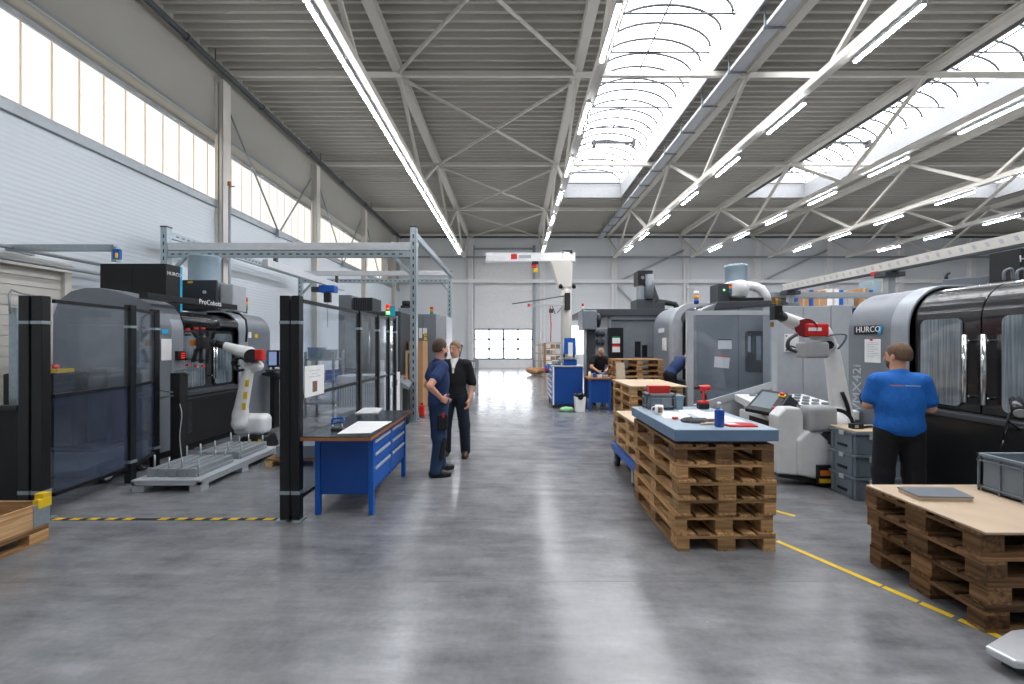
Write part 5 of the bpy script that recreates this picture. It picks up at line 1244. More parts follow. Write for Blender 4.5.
# racks of wood and blue bins in the second cell (seen through the clear fence)
t = thing('storage_rack', 'low steel rack with wooden pieces seen through the clear fence', 'rack', (-4.5, 10, 0))
z = 9.6; x0, x1 = gx(304, z), gx(334, z)
m = MB()
for x in (x0, x1 - 0.05): m.box(x, z, 0, x + 0.05, z + 0.05, wz(352, z)); m.box(x, z + 0.55, 0, x + 0.05, z + 0.6, wz(352, z))
m.build('upright', 'steel_g', t)
m = MB()
for zz in (0.3, 0.8, 1.3): m.box(x0, z, zz, x1, z + 0.6, zz + 0.04)
m.build('shelf', 'steel_g', t)
for k, (a, b, c, d, mt, lb, ct) in enumerate(((306, 312, 0.84, 1.02, 'card', 'small brown box at the near end of the rack behind the clear fence', 'box'), (314, 321, 0.84, 1.0, 'woodl', 'short stack of wooden blocks in the middle of the rack behind the clear fence', 'blocks'), (324, 331, 0.84, 1.08, 'blue', 'blue bin on the middle shelf of the rack behind the clear fence', 'bin'), (306, 318, 1.34, 1.6, 'binb', 'wide blue-grey bin on top of the rack behind the clear fence', 'bin'), (321, 330, 1.34, 1.55, 'bin', 'smaller grey bin on top of the rack behind the clear fence', 'bin'))):
    if mt in ('blue', 'binb', 'bin'):
        tt = thing('storage_bin', lb, ct, (gx(a, z), z, c + 0.001)); bx('body', mt, tt, gx(a, z) + 0.01, z + 0.06, c + 0.001, gx(b, z) - 0.01, z + 0.44, d - 0.03, 0.008); bx('rim', mt, tt, gx(a, z), z + 0.05, d - 0.03, gx(b, z), z + 0.45, d, 0.004)
    else: tag(bx('wooden_blocks' if mt == 'woodl' else 'cardboard_box', mt, None, gx(a, z), z + 0.05, c + 0.001, gx(b, z), z + 0.45, d, 0.008), lb, ct)
# left wall conduit
t = thing('conduit', 'grey cable conduit frame along the side wall above the roller door', 'conduit', (-7.9, 6, 3.3))
y0, y1 = 4.0, 8.0
MB().tube([(XL + 0.28, 3.5, 3.18), (XL + 0.28, 8.3, 3.18)], 0.03, 8).build('pipe', 'steel_g', t); MB().tube([(XL + 0.28, 3.5, 3.0), (XL + 0.28, 11.2, 3.0)], 0.03, 8).build('pipe', 'steel_g', t)
m = MB(); 
z = 6.6; m.bar((gx(8, z), z, wz(248, z)), (gx(116, z), z, wz(248, z)), 0.08, 0.1); m.bar((gx(116, z), z, wz(247, z)), (gx(116, z), z, wz(262, z)), 0.08, 0.08); m.bar((gx(8, z), z, wz(248, z)), (XL + 0.1, z + 0.4, wz(249, z)), 0.06, 0.06); m.build('cable_duct', 'galv', t, 0.004)
bx('coloured_tag', 'blue', t, gx(112.5, 6.5), 6.5, wz(259, 6.5), gx(119, 6.5), 6.55, wz(249, 6.5)); bx('yellow_tag', 'yellow', t, gx(115, 6.48), 6.48, wz(258, 6.5), gx(117, 6.48), 6.5, wz(253, 6.5))

# ================================================================ CENTRE BACK
# jib crane
z = 18.5
t = thing('jib_crane', 'white pillar jib crane in the background with a long white boom', 'jib crane', (gx(566, z), z, 0))
xc_ = gx(566, z)
MB().cyl((xc_, z, 0), (xc_, z, wz(253.2, z)), 0.24, n=28).build('pillar', 'steel_w', t)
MB().box(gx(486, z), z - 0.09, wz(261.5, z), gx(575, z), z + 0.09, wz(253, z)).build('boom', 'white', t, 0.01)
MB().prism([(gx(550, z), wz(261, z)), (gx(572, z), wz(261, z)), (gx(571, z), wz(288, z)), (gx(558, z), wz(288, z))], 'Y', z - 0.27, z + 0.27).build('bracket', 'steel_w', t, 0.02)
bx('red_badge', 'redl', t, gx(511, z), z - 0.1, wz(259.5, z), gx(517, z), z - 0.09, wz(254.5, z)); text('CRANE', 0.26, (gx(519, z), z - 0.093, wz(259.5, z)), (1, 0, 0), (0, 0, 1), 'greytx', t) if False else MB().box(gx(519, z), z - 0.1, wz(258.5, z), gx(531, z), z - 0.092, wz(255.5, z)).build('grey_lettering', 'greytx', t)
bx('motor', 'black', t, gx(562, z), z - 0.2, wz(254, z), gx(572, z), z - 0.1, wz(251, z), 0.01)
for px_ in (560, 573): MB().cyl((gx(px_, z), z - 0.3, wz(288, z)), (gx(px_, z) - 0.0, z - 0.2, wz(286, z)), 0.09, n=12).build('roller', 'black', t)
t = thing('chain_hoist', 'black red and yellow chain hoist hanging under the jib crane boom', 'hoist', (gx(535.5, z), z, wz(268, z)))
bx('trolley', 'black', t, gx(532, z), z - 0.14, wz(264.4, z), gx(538, z), z + 0.12, wz(261.6, z), 0.02); bx('motor', 'redl', t, gx(531.5, z), z - 0.1, wz(268, z), gx(537, z), z + 0.1, wz(264.5, z), 0.03); bx('chain_bag', 'yellow', t, gx(533.5, z), z - 0.08, wz(272.5, z), gx(538, z), z + 0.08, wz(268.3, z), 0.03)
z2 = z - 0.3
t = thing('balancer_arm', 'thin grey balancer arm with a red hanging hose on the jib crane pillar', 'arm', (gx(567, z2), z2, 3))
bx('clamp', 'blackm', t, gx(564.5, z2), z2 - 0.15, wz(310, z2), gx(570, z2), z2 + 0.04, wz(293, z2), 0.03)
MB().bar((gx(530, z2), z2 - 0.05, wz(305.5, z2)), (gx(565, z2), z2 - 0.05, wz(305.5, z2)), 0.06, 0.07).build('arm', 'lgrey', t); bx('end_cap', 'redl', t, gx(527.5, z2), z2 - 0.1, wz(307, z2), gx(530, z2), z2, wz(304, z2))
MB().tube([(gx(512, z2), z2 - 0.05, wz(304, z2)), (gx(540, z2), z2 - 0.05, wz(300, z2)), (gx(565, z2), z2 - 0.05, wz(296, z2))], 0.025, 6).build('stay_rod', 'dkgrey', t)
MB().tube([(gx(550, z2), z2 - 0.06, wz(306, z2)), (gx(551, z2), z2 - 0.06, wz(325, z2)), (gx(550.5, z2), z2 - 0.06, wz(342, z2))], 0.025, 6).build('hose', 'red', t)
MB().tube([(gx(552, z2), z2 - 0.06, wz(306, z2)), (gx(555, z2), z2 - 0.06, wz(314, z2)), (gx(558, z2), z2 - 0.06, wz(312, z2)), (gx(562, z2), z2 - 0.06, wz(307, z2))], 0.02, 6).box(gx(549, z2), z2 - 0.12, wz(313, z2), gx(553, z2), z2, wz(309, z2)).build('cable_coil', 'dkgrey', t)
# shelf rack with goods by the far wall
z = 21.0
t = thing('shelf_rack', 'wooden and steel shelf rack full of small goods left of the blue arbor press', 'rack', (gx(555, z), z, 0))
x0, x1 = gx(546, z), gx(563, z); m = MB()
for x in (x0 - 0.03, x1 + 0.03): m.box(x - 0.04, z, 0, x + 0.04, z + 0.08, wz(343, z)); m.box(x - 0.04, z + 0.7, 0, x + 0.04, z + 0.78, wz(343, z))
m.build('upright', 'card', t)
m = MB()
for py in (343.5, 349, 355, 361): m.box(x0, z, wz(py, z), x1, z + 0.78, wz(py, z) + 0.05)
m.build('shelf', 'woodl', t)
rr = random.Random(5)
LB = ['first', 'second', 'third']
for i, py in enumerate((349, 355, 361)):
    for k in range(3):
        a = x0 + 0.03 + k * (x1 - x0 - 0.1) / 3; wd = 0.18; hh = 0.14 + 0.06 * rr.random(); mt = ['white', 'card', 'bin', 'cardl'][(i * 2 + k) % 4]
        nm = {'white': 'white', 'card': 'brown', 'bin': 'grey', 'cardl': 'pale'}[mt]
        tag(bx('goods_box', mt, None, a, z + 0.05, wz(py, z) + 0.0505, a + wd, z + 0.5, wz(py, z) + 0.05 + hh, 0.01), '%s goods box, %s from the door end on rack shelf %s from the top' % (nm, LB[k], LB[i]), 'box', 'goods boxes in the far rack')
t = thing('guard_rail', 'thin steel guard railing beside the sectional door', 'railing', (gx(538, 23.6), 23.6, 0))
z = 23.6; m = MB()
for px_ in (534, 541, 545): m.cyl((gx(px_, z), z, 0), (gx(px_, z), z, wz(345, z)), 0.03, n=8)
for py in (345, 353, 361): m.cyl((gx(534, z), z, wz(py, z)), (gx(545, z), z, wz(py, z)), 0.025, n=8)
m.build('rail_frame', 'steel_g', t)
tag(bx('wooden_board', 'ply', None, gx(538, 24), 24.0, 0, gx(542, 24), 24.1, wz(343, 24), 0.01), 'pale upright wooden panel behind the guard railing', 'panel')
z = gz(375); g = SDF(0.03, 0.1); rr = random.Random(8)
for k in range(7): g.ell((gx(530 + k * 1.9, z), z + rr.uniform(-0.2, 0.2), 0.16 + rr.uniform(0, 0.12)), (0.22, 0.3, 0.15))
g.cut((0, 0, 0.0), (0, 0, -1)); tag(g.mesh('packing_pile', 'card'), 'low pile of brown packing material on the floor near the sectional door', 'pile')

# blue tool cabinet with arbor press
Zb = gz(408)
x0, x1 = gx(553, Zb), gx(583, Zb); ztb = wz(367, Zb)
t = thing('tool_cabinet', 'large blue tool cabinet on castors carrying the blue arbor press', 'cabinet', ((x0 + x1) / 2, Zb + 0.5, 0))
bx('body', 'blued', t, x0, Zb, 0.1, x1, Zb + 1.5, ztb, 0.01); bx('worktop', 'lgrey', t, x0 - 0.02, Zb - 0.03, ztb, x1 + 0.02, Zb + 1.53, ztb + 0.03, 0.006); bx('base', 'dkgrey', t, x0 + 0.03, Zb + 0.04, 0.03, x1 - 0.03, Zb + 1.45, 0.1)
for k in range(6):
    d = bx('drawer', 'blue', t, x0 - 0.015, Zb + 0.08, 0.14 + k * 0.145, x0, Zb + 1.42, 0.27 + k * 0.145, 0.004); bx('handle', 'paper', d, x0 - 0.04, Zb + 0.12, 0.235 + k * 0.145, x0 - 0.015, Zb + 1.38, 0.262 + k * 0.145)
for yy in (Zb + 0.12, Zb + 1.38): MB().cyl((x0 - 0.0, yy, 0.06), (x0 + 0.05, yy, 0.06), 0.06).build('castor', 'black', t); MB().cyl((x1 - 0.05, yy, 0.06), (x1, yy, 0.06), 0.06).build('castor', 'black', t)
bx('front_edge', 'white', t, x0 - 0.012, Zb - 0.012, 0.08, x0 + 0.03, Zb, ztb)
zp = Zb + 0.25; zt_ = ztb + 0.031
t = thing('arbor_press', 'blue arbor press with a white centre column on the blue tool cabinet', 'press', (gx(570, zp), zp, zt_))
MB().box(gx(563.5, zp), zp - 0.1, zt_, gx(576.5, zp), zp + 0.3, zt_ + 0.16).build('base', 'blue', t, 0.02)
MB().prism([(gx(563.5, zp), wz(354, zp)), (gx(564.5, zp), wz(338, zp)), (gx(576, zp), wz(337.5, zp)), (gx(576.5, zp), wz(354, zp))], 'Y', zp, zp + 0.25).build('head', 'blue', t, 0.015)
MB().box(gx(564, zp), zp + 0.2, zt_ + 0.16, gx(566, zp), zp + 0.28, wz(354, zp)).box(gx(574, zp), zp + 0.2, zt_ + 0.16, gx(576, zp), zp + 0.28, wz(354, zp)).build('column', 'dkgrey', t); MB().box(gx(568, zp), zp - 0.06, zt_ + 0.25, gx(572.5, zp), zp, wz(342.5, zp)).build('ram', 'white', t, 0.01)
bx('table', 'galv', t, gx(558.5, zp) + 0.02, zp - 0.2, zt_ + 0.18, gx(577, zp), zp + 0.15, zt_ + 0.2)
t = thing('grease_pump', 'small blue and red pump hanging at the corner of the blue tool cabinet', 'pump', (x0 - 0.1, Zb + 0.2, 0.8))
MB().cyl((x0 - 0.13, Zb + 0.3, 0.9), (x0 - 0.13, Zb + 0.3, 1.12), 0.06).build('body', 'blue', t); MB().cyl((x0 - 0.13, Zb + 0.24, 1.0), (x0 - 0.13, Zb + 0.22, 1.0), 0.04).build('dial', 'redl', t); bx('hook', 'black', t, x0 - 0.13, Zb + 0.29, 1.12, x0, Zb + 0.31, 1.135)
t = thing('bench_vise', 'small grey vise and parts at the rear of the blue tool cabinet', 'vise', (x0 + 0.25, Zb + 0.5, zt_)); bx('jaw', 'steel_g', t, x0 + 0.02, Zb + 0.3, zt_, x0 + 0.24, Zb + 0.7, zt_ + 0.12, 0.02); MB().cyl((x0 + 0.12, Zb + 0.2, zt_ + 0.06), (x0 + 0.12, Zb + 0.3, zt_ + 0.06), 0.02).build('screw', 'chrome', t)
# worker's blue bench
Zw = gz(411); x0, x1 = gx(588, Zw) + 0.03, gx(611, Zw); zt2 = wz(378, Zw)
t = thing('workbench', 'small blue steel workbench where the man in the black t-shirt works', 'workbench', ((x0 + x1) / 2, Zw + 0.3, 0))
bx('worktop', 'edge', t, x0 - 0.04, Zw - 0.03, zt2 - 0.035, x1 + 0.04, Zw + 0.7, zt2, 0.004); bx('panel', 'blued', t, x0 + 0.04, Zw + 0.02, 0.2, x1 - 0.04, Zw + 0.05, zt2 - 0.035)
for x in (x0, x1 - 0.05):
    for y in (Zw, Zw + 0.6): bx('leg', 'blue', t, x, y, 0, x + 0.05, y + 0.05, zt2 - 0.035)
IT = [('spray_can', 'white', 589.5, 0.18, 'white can at the near-press end of the small blue bench'), ('spray_can', 'yellow', 591.5, 0.12, 'short yellow can beside the white can on the small blue bench'), ('parts_box', 'blue', 594, 0.1, 'tiny blue parts box on the small blue bench'), ('parts_box', 'paper', 600, 0.06, 'white tray of parts under the hands of the man in black t-shirt'), ('parts_box', 'lgrey', 606, 0.05, 'grey tray of parts at the pallet end of the small blue bench')]
for nm, mt, px_, hh, lb in IT:
    y = Zw + 0.12
    if nm == 'spray_can':
        t = thing(nm, lb, 'can', (gx(px_, y), y, zt2)); MB().lathe((gx(px_, y), y, zt2), [(0.03, 0), (0.03, hh * 0.8), (0.012, hh * 0.86)], 14).build('body', mt, t); MB().cyl((gx(px_, y), y, zt2 + hh * 0.86), (gx(px_, y), y, zt2 + hh), 0.012).build('nozzle', 'dkgrey', t)
    else:
        t = thing(nm, lb, 'tray', (gx(px_, y), y, zt2)); bx('body', mt, t, gx(px_, y) - 0.055, y, zt2, gx(px_, y) + 0.055, y + 0.15, zt2 + hh, 0.006); bx('rim', mt, t, gx(px_, y) - 0.06, y - 0.005, zt2 + hh, gx(px_, y) + 0.06, y + 0.155, zt2 + hh + 0.008)
z = 10.35; xx = gx(580.5, z)
t = thing('waste_bin', 'white waste bin lined with a black bag beside the blue tool cabinet', 'bin', (xx, z, 0))
MB().prism([(gx(576, z), 0), (gx(585, z), 0), (gx(586, z), wz(397, z)), (gx(575, z), wz(397, z))], 'Y', z, z + 0.25).build('body', 'white', t, 0.015)
g = SDF(0.012, 0.03); zz = wz(396, z)
for k in range(8):
    a = k / 8 * 6.28; g.cap((xx + 0.11 * math.cos(a), z + 0.12 + 0.11 * math.sin(a), zz), (xx + 0.12 * math.cos(a + 0.8), z + 0.12 + 0.12 * math.sin(a + 0.8), zz + 0.03 * (k % 2)), 0.03)
g.ell((xx, z - 0.01, zz - 0.03), (0.07, 0.025, 0.07)); g.mesh('bin_liner', 'bagb', t)
g = SDF(0.012, 0.03); z = 10.5; xx = gx(566.5, z)
for k in range(5): g.ell((xx - 0.11 + k * 0.055, z + 0.02 * (k % 2), 0.05), (0.06, 0.07, 0.05 + 0.012 * (k % 3)))
g.cut((0, 0, 0), (0, 0, -1)); tag(g.mesh('plastic_bag', 'bagg'), 'pale green plastic bag on the floor beside the waste bin', 'bag')

# ---- big machine D1 in the background
z = 13.2
t = thing('machining_centre', 'big dark roofed machining centre behind the bench of the man in black t-shirt', 'machining centre', (gx(630, z), z + 1, 0))
MB().box(gx(583, z), z - 0.2, wz(316, z), gx(690, z), z + 2.5, wz(309.5, z)).build('roof_beam', 'dkgrey', t, 0.01)
MB().box(gx(608, z), z, 0, gx(662, z), z + 2.4, wz(316, z)).build('side_wall', 'mgrey', t, 0.01)
MB().box(gx(608, z), z - 0.08, wz(320, z), gx(658, z), z - 0.01, wz(315, z)).box(gx(608, z), z - 0.08, 0.6, gx(610.5, z), z - 0.01, wz(315, z)).build('pale_frame', 'silver', t, 0.02)
MB().box(gx(607, z), z - 0.3, 0.5, gx(621, z), z - 0.1, wz(328, z)).build('black_panel', 'black', t, 0.01)
bx('green_notice', 'paper', t, gx(610, z), z - 0.31, wz(343.5, z), gx(617.5, z), z - 0.302, wz(337, z)); bx('notice_header', 'greend', t, gx(610, z), z - 0.312, wz(338, z), gx(617.5, z), z - 0.304, wz(336.5, z))
bx('red_notice', 'paper', t, gx(610, z), z - 0.31, wz(352, z), gx(617.5, z), z - 0.302, wz(345, z)); bx('notice_header', 'redl', t, gx(610, z), z - 0.312, wz(346.6, z), gx(617.5, z), z - 0.304, wz(344.5, z))
m = MB(); m.box(gx(621, z), z - 0.02, wz(358, z), gx(640, z), z - 0.005, wz(324, z)); m.build('sliding_door', 'lgrey' if False else 'mgrey', t)
bx('door_window', 'blackp', t, gx(634.5, z), z - 0.03, wz(357, z), gx(640.5, z), z - 0.02, wz(341.5, z), 0.02); bx('door_window', 'blackp', t, gx(642, z), z - 0.03, wz(357, z), gx(647, z), z - 0.02, wz(345, z), 0.02)
MB().box(gx(580, z), z - 0.5, wz(330, z), gx(594, z), z + 0.4, wz(311.5, z)).build('magazine_box', 'mgrey', t, 0.03)
MB().cyl((gx(594.2, z), z - 0.3, wz(321, z)), (gx(594.2, z) + 0.1, z - 0.3, wz(321, z)), 0.22).build('tool_wheel', 'black', t)
bx('head_column', 'dkgrey', t, gx(586, z), z - 0.1, 0.0, gx(595, z), z + 0.5, wz(330, z), 0.02); bx('inner_panel', 'silver', t, gx(595, z), z, 0.0, gx(608, z), z + 0.6, wz(328, z), 0.02)
m = MB()
for k in range(4): m.ball((gx(598 + (k % 2) * 4, z), z - 0.05, wz(334 + (k // 2) * 8, z)), 0.09)
m.build('pipe_fitting', 'dkgrey', t)
tower('signal_tower', 'thin signal light with a red top on the far grey magazine box', gx(581.8, z), z - 0.2, wz(311.5, z) + 0.002, ['paper', 'redl'], 0.035, 0.09, 0.05)
z = 14.0; zr = wz(309.5, 13.2)
MC = t; t = MB().box(gx(634.5, z), z - 0.3, zr, gx(652, z), z + 0.5, wz(300, z)).build('spindle_head', 'dkgrey', MC, 0.03)
MB().prism([(gx(643, z), wz(301, z)), (gx(660, z), wz(301, z)), (gx(651, z), wz(275, z)), (gx(645, z), wz(275, z))], 'Y', z, z + 0.3).build('slanted_rib', 'dkgrey', t, 0.01)
MB().box(gx(636, z), z - 0.25, wz(286, z), gx(650.5, z), z + 0.3, wz(271.5, z)).build('motor_housing', 'black', t, 0.02)
MB().box(gx(637, z), z - 0.2, wz(300, z), gx(643, z), z + 0.1, wz(286, z)).build('pale_cover', 'silver', t, 0.02); MB().cyl((gx(646.5, z), z - 0.3, wz(300, z)), (gx(646.5, z), z - 0.3, wz(276, z)), 0.13).build('spindle', 'mgrey', t)
for k in range(3): MB().cyl((gx(640 + 4 * k, z), z - 0.27, wz(279 + 5 * k, z)), (gx(640 + 4 * k, z), z - 0.3, wz(279 + 5 * k, z)), 0.06).build('fitting', 'chrome', t)
MB().box(gx(652, z), z - 0.1, zr, gx(664, z), z + 0.4, wz(302, z)).build('side_block', 'dkgrey', t, 0.02)
MB().tube([(gx(660, z), z + 0.1, wz(301.5, z)), (gx(668, z), z + 0.1, wz(302.5, z)), (gx(676, z), z + 0.1, wz(304, z)), (gx(680, z), z + 0.1, wz(310, z)), (gx(681, z), z + 0.1, wz(314, z))], 0.09, 10).build('energy_chain', 'blackm', t)

# ---- D2: rounded machine with the open dark door
XG = 4.18
t = thing('milling_machine', 'grey rounded machine with an open dark doorway where the man in blue bends in', 'milling machine', (4.8, 11, 0))
MB().prism(arc_profile(XG, 1, 1.2, 0.1, 2.15, 2.72, 0.5), 'Y', 11.2, 12.6).build('end_cowl', 'silver', t, 0.01)
MB().prism(arc_profile(XG - 0.02, 1, 1.0, 0.1, 2.17, 2.76, 0.52), 'Y', 11.05, 11.3).build('cowl_trim', 'lgrey', t, 0.01)
MB().prism(arc_profile(XG + 0.55, 1, 1.0, 0.1, 2.1, 2.6, 0.45), 'Y', 9.9, 11.06).build('enclosure', 'blackm', t)
MB().prism(arc_profile(XG + 0.2, 1, 1.0, 2.3, 2.32, 2.66, 0.45), 'Y', 9.9, 11.06).build('canopy', 'blackp', t)
bx('sill', 'dkgrey', t, XG + 0.05, 9.9, 0.1, XG + 0.56, 11.06, 0.75, 0.01)
bx('notice', 'paper', t, XG - 0.03, 11.5, 1.5, XG - 0.005, 11.8, 1.85); bx('label', 'paper', t, XG - 0.03, 11.7, 2.0, XG - 0.005, 12.1, 2.12)
MB().prism(arc_profile(XG + 0.24, 1, 0.9, 0.1, 2.05, 2.55, 0.42), 'Y', 11.0, 11.049).build('dark_doorway_plate', 'blackm', t)  # solid black plate painted as the shaded interior of the doorway
bx('plinth', 'black', t, XG + 0.1, 9.95, 0, XG + 1.1, 12.5, 0.1)
tower('signal_tower', 'signal light with white amber and blue rings above the dark doorway', gx(690, 10.3) + 0.2, 10.4, 2.665, ['dkgrey' if False else 'blue', 'amber', 'paper'], 0.06, 0.1, 0.02)
# ---- C: machine behind the clear door with papers
z = 7.6; x0, x1 = gx(697, z), gx(800, z)
t = thing('milling_machine', 'grey machine behind the tilted clear screen, with a round-cornered window in its side', 'milling machine', (4.2, 8.2, 0))
MB().prism([(x0, 0.1), (x0, wz(315, z)), (x0 + 0.12, wz(309, z)), (x0 + 0.32, wz(304, z)), (x0 + 0.6, wz(302, z)), (x1, wz(302, z)), (x1, 0.1)], 'Y', z, z + 0.3).build('end_cowl', 'mgrey', t, 0.01)
bx('rear_body', 'mgrey', t, x0 + 0.9, z + 0.3, 0.1, x1, z + 1.9, wz(303, z), 0.01)
MB().prism([(x0 + 0.3, wz(310, z)), (x0 + 0.36, wz(302, z)), (x1 - 0.3, wz(300, z)), (x1 - 0.2, wz(304, z))], 'Y', z - 0.02, z + 0.4).build('roof_cover', 'dkgrey', t, 0.01)
bx('plinth', 'black', t, x0 + 0.05, z + 0.05, 0, x1 - 0.05, z + 0.28, 0.1); bx('plinth', 'black', t, x0 + 0.95, z + 0.28, 0, x1 - 0.05, z + 1.8, 0.1)
w_, h_ = gx(765, z) - gx(745, z), wz(331, z) - wz(372, z)
pts = [((gx(745, z) + gx(765, z)) / 2 + a, (wz(331, z) + wz(372, z)) / 2 + b) for a, b in rounded(w_, h_, 0.06)]
wn = MB().prism(pts, 'Y', z - 0.012, z + 0.0).build('window', 'blackp', t)
for k, (a, b) in enumerate(((747.5, 750), (756, 760.5))): MB().box(gx(a, z), z - 0.02, wz(352 + 8 * k, z), gx(b, z), z - 0.013, wz(336, z)).build('hanging_cloth', 'duct', wn)
bx('panel_seam', 'black', t, gx(738, z), z - 0.003, 0.2, gx(738, z) + 0.008, z, wz(305, z))
for (a, b, c, d, hd, lb) in ((718, 339, 731.5, 349, 'blacktx', 'white note with a black header on the grey machine side behind the clear screen'), (715, 355, 730, 367, 'redl', 'tilted white note with a red header behind the clear screen')):
    n_ = thing('pinned_note', lb, 'note', (gx(a, z), z - 0.005, wz(c, z) if False else 1.5)); bx('paper_sheet', 'paper', n_, gx(a, z), z - 0.006, wz(d, z), gx(c, z), z - 0.003, wz(b, z)); bx('header', hd, n_, gx(a, z), z - 0.008, wz(b + 1.3, z), gx(c, z), z - 0.006, wz(b, z))
    if hd == 'redl':
        for o in n_.children: o.rotation_euler = (0, math.radians(6), 0)

# extraction unit on it
zz0 = wz(300, z); z = 8.0
t = thing('extraction_fan', 'white extraction fan with a curved duct on the roof of the grey machine', 'fan', (gx(740, z), z, zz0))
MB().box(gx(729, z), z, wz(302, z) , gx(764, z), z + 0.4, wz(297.5, z)).build('base', 'black', t, 0.01)
SDF(0.015, 0.05).rbox((gx(740, z), z + 0.2, wz(289, z)), (0.17, 0.2, 0.16), 0.06).cap((gx(742, z), z + 0.1, wz(288, z)), (gx(742, z), z + 0.35, wz(288, z)), 0.17).mesh('fan_housing', 'robot', t)
MB().tube([(gx(744, z), z + 0.12, wz(286, z)), (gx(750, z), z + 0.1, wz(285, z)), (gx(757, z), z + 0.08, wz(286, z)), (gx(763, z), z + 0.06, wz(289, z)), (gx(767, z), z + 0.05, wz(295, z)), (gx(768.5, z), z + 0.05, wz(301, z))], 0.085, 14).build('duct', 'white', t)
MB().lathe((gx(736, z + 0.35), z + 0.35, wz(285, z)), [(0.2, 0), (0.2, wz(265, z) - wz(285, z)), (0.21, wz(264.5, z) - wz(285, z)), (0.21, wz(262, z) - wz(285, z))], 28).build('filter_drum', 'duct', t)
t = thing('filter_box', 'dark box with a green lamp beside the white extraction fan', 'box', (gx(723, z), z, zz0)); bx('body', 'dkgrey', t, gx(717, z), z - 0.05, wz(303, z), gx(728.5, z), z + 0.3, wz(284, z), 0.01); MB().ball((gx(722.5, z), z - 0.06, wz(290.5, z)), 0.022).build('green_lamp', 'green', t)
tower('signal_tower', 'green blue amber and red signal tower between the dark box and the white fan', gx(730.5, 7.85), 7.85, wz(301, z), ['greend', 'blue', 'amber', 'redl'], 0.028, 0.045, 0.12)
# tall light grey cabinets
z = 7.0
for i, (a, b, lb) in enumerate(((775, 803, 'with a cable plate on its door'), (803.3, 831, 'the middle one of three'), (831.3, 852, 'partly hidden by the large right machine'))):
    t = thing('tall_cabinet', 'tall light grey cabinet behind the right robot, ' + lb, 'cabinet', (gx(a, z), z, 0), 'tall grey cabinets')
    bx('body', 'lgrey', t, gx(a, z) + 0.003, z, 0.02, gx(b, z) - 0.003, z + 0.35, wz(306 + (0 if i < 2 else -1), z), 0.006); bx('plinth', 'dkgrey', t, gx(a, z) + 0.02, z + 0.02, 0, gx(b, z) - 0.02, z + 0.33, 0.02)
    if i == 0:
        p_ = bx('cable_plate', 'paper', t, gx(784, z), z - 0.02, wz(352, z), gx(798, z), z, wz(334, z), 0.004)
        for q in ((785.5, 336), (785.5, 350), (796.5, 336), (796.5, 350)): MB().cyl((gx(q[0], z), z - 0.025, wz(q[1], z)), (gx(q[0], z), z - 0.02, wz(q[1], z)), 0.012).build('screw', 'black', p_)
        MB().tube([(gx(788, z), z - 0.02, wz(343, z)), (gx(786, z), z - 0.08, wz(346, z)), (gx(788, z), z - 0.1, wz(350, z)), (gx(794, z), z - 0.1, wz(350, z)), (gx(799, z), z - 0.08, wz(346, z))], 0.018, 8).tube([(gx(790, z), z - 0.02, wz(346, z)), (gx(793, z), z - 0.1, wz(348, z)), (gx(798, z), z - 0.1, wz(344, z))], 0.014, 8).build('cable', 'black', p_)
# tilted clear screen door in a pale frame
z = 6.75; P = lambda px, py: (gx(px, z), z, wz(py, z))
t = thing('clear_screen_door', 'pale framed clear screen with a slanted lower edge before the grey machine', 'screen', (gx(690, z), z, 0))
def fr(a, b, c, d, nm): MB().hexa([(v[0], z - 0.03, v[2]) for v in (a, b)] + [(v[0], z + 0.03, v[2]) for v in (b, a)] + [(v[0], z - 0.03, v[2]) for v in (d, c)] + [(v[0], z + 0.03, v[2]) for v in (c, d)]).build(nm, 'lgrey', t)
bx('post', 'lgrey', t, gx(686.5, z), z - 0.04, 0, gx(692.5, z), z + 0.04, wz(311, z), 0.004); bx('post', 'lgrey', t, gx(770.5, z), z - 0.04, 0, gx(776, z), z + 0.04, wz(311, z), 0.004)
MB().bar(P(692.5, 313), P(770.5, 313), 0.06, 0.07).build('top_rail', 'lgrey', t, 0.004)
MB().prism([(gx(692.5, z), wz(412, z)), (gx(770.5, z), wz(388, z)), (gx(770.5, z), wz(382, z)), (gx(692.5, z), wz(405, z))], 'Y', z - 0.03, z + 0.03).build('slanted_rail', 'lgrey', t)
MB().prism([(gx(692.5, z), 0.1), (gx(770.5, z), 0.1), (gx(770.5, z), wz(388, z)), (gx(692.5, z), wz(412, z))], 'Y', z - 0.015, z + 0.015).build('lower_panel', 'lgrey', t)
MB().prism([(gx(692.5, z), wz(405, z)), (gx(770.5, z), wz(382, z)), (gx(770.5, z), wz(315, z)), (gx(692.5, z), wz(315, z))], 'Y', z - 0.003, z + 0.003).build('clear_panel', 'glass_f', t)
# pallet rack with boxes, far right
z = 20.0
t = thing('pallet_rack', 'tall pallet rack with blue uprights and grey beams behind the right machines', 'rack', (gx(820, z), z, 0))
for px_ in (785, 797, 812, 842, 872):
    o = bx('upright', 'blue', t, gx(px_, z) - 0.06, z, 0, gx(px_, z) + 0.06, z + 0.1, wz(290, z)); bx('rear_upright', 'blue', t, gx(px_, z) - 0.06, z + 1.0, 0, gx(px_, z) + 0.06, z + 1.1, wz(290, z))
for py in (306, 335): MB().box(gx(780, z), z - 0.02, wz(py, z) - 0.1, gx(880, z), z + 0.06, wz(py, z)).box(gx(780, z), z + 1.02, wz(py, z) - 0.1, gx(880, z), z + 1.12, wz(py, z)).box(gx(780, z), z, wz(py, z) - 0.02, gx(880, z), z + 1.1, wz(py, z)).build('shelf_level', 'orange' if False else 'steel_g', t)
zs = wz(306, z)
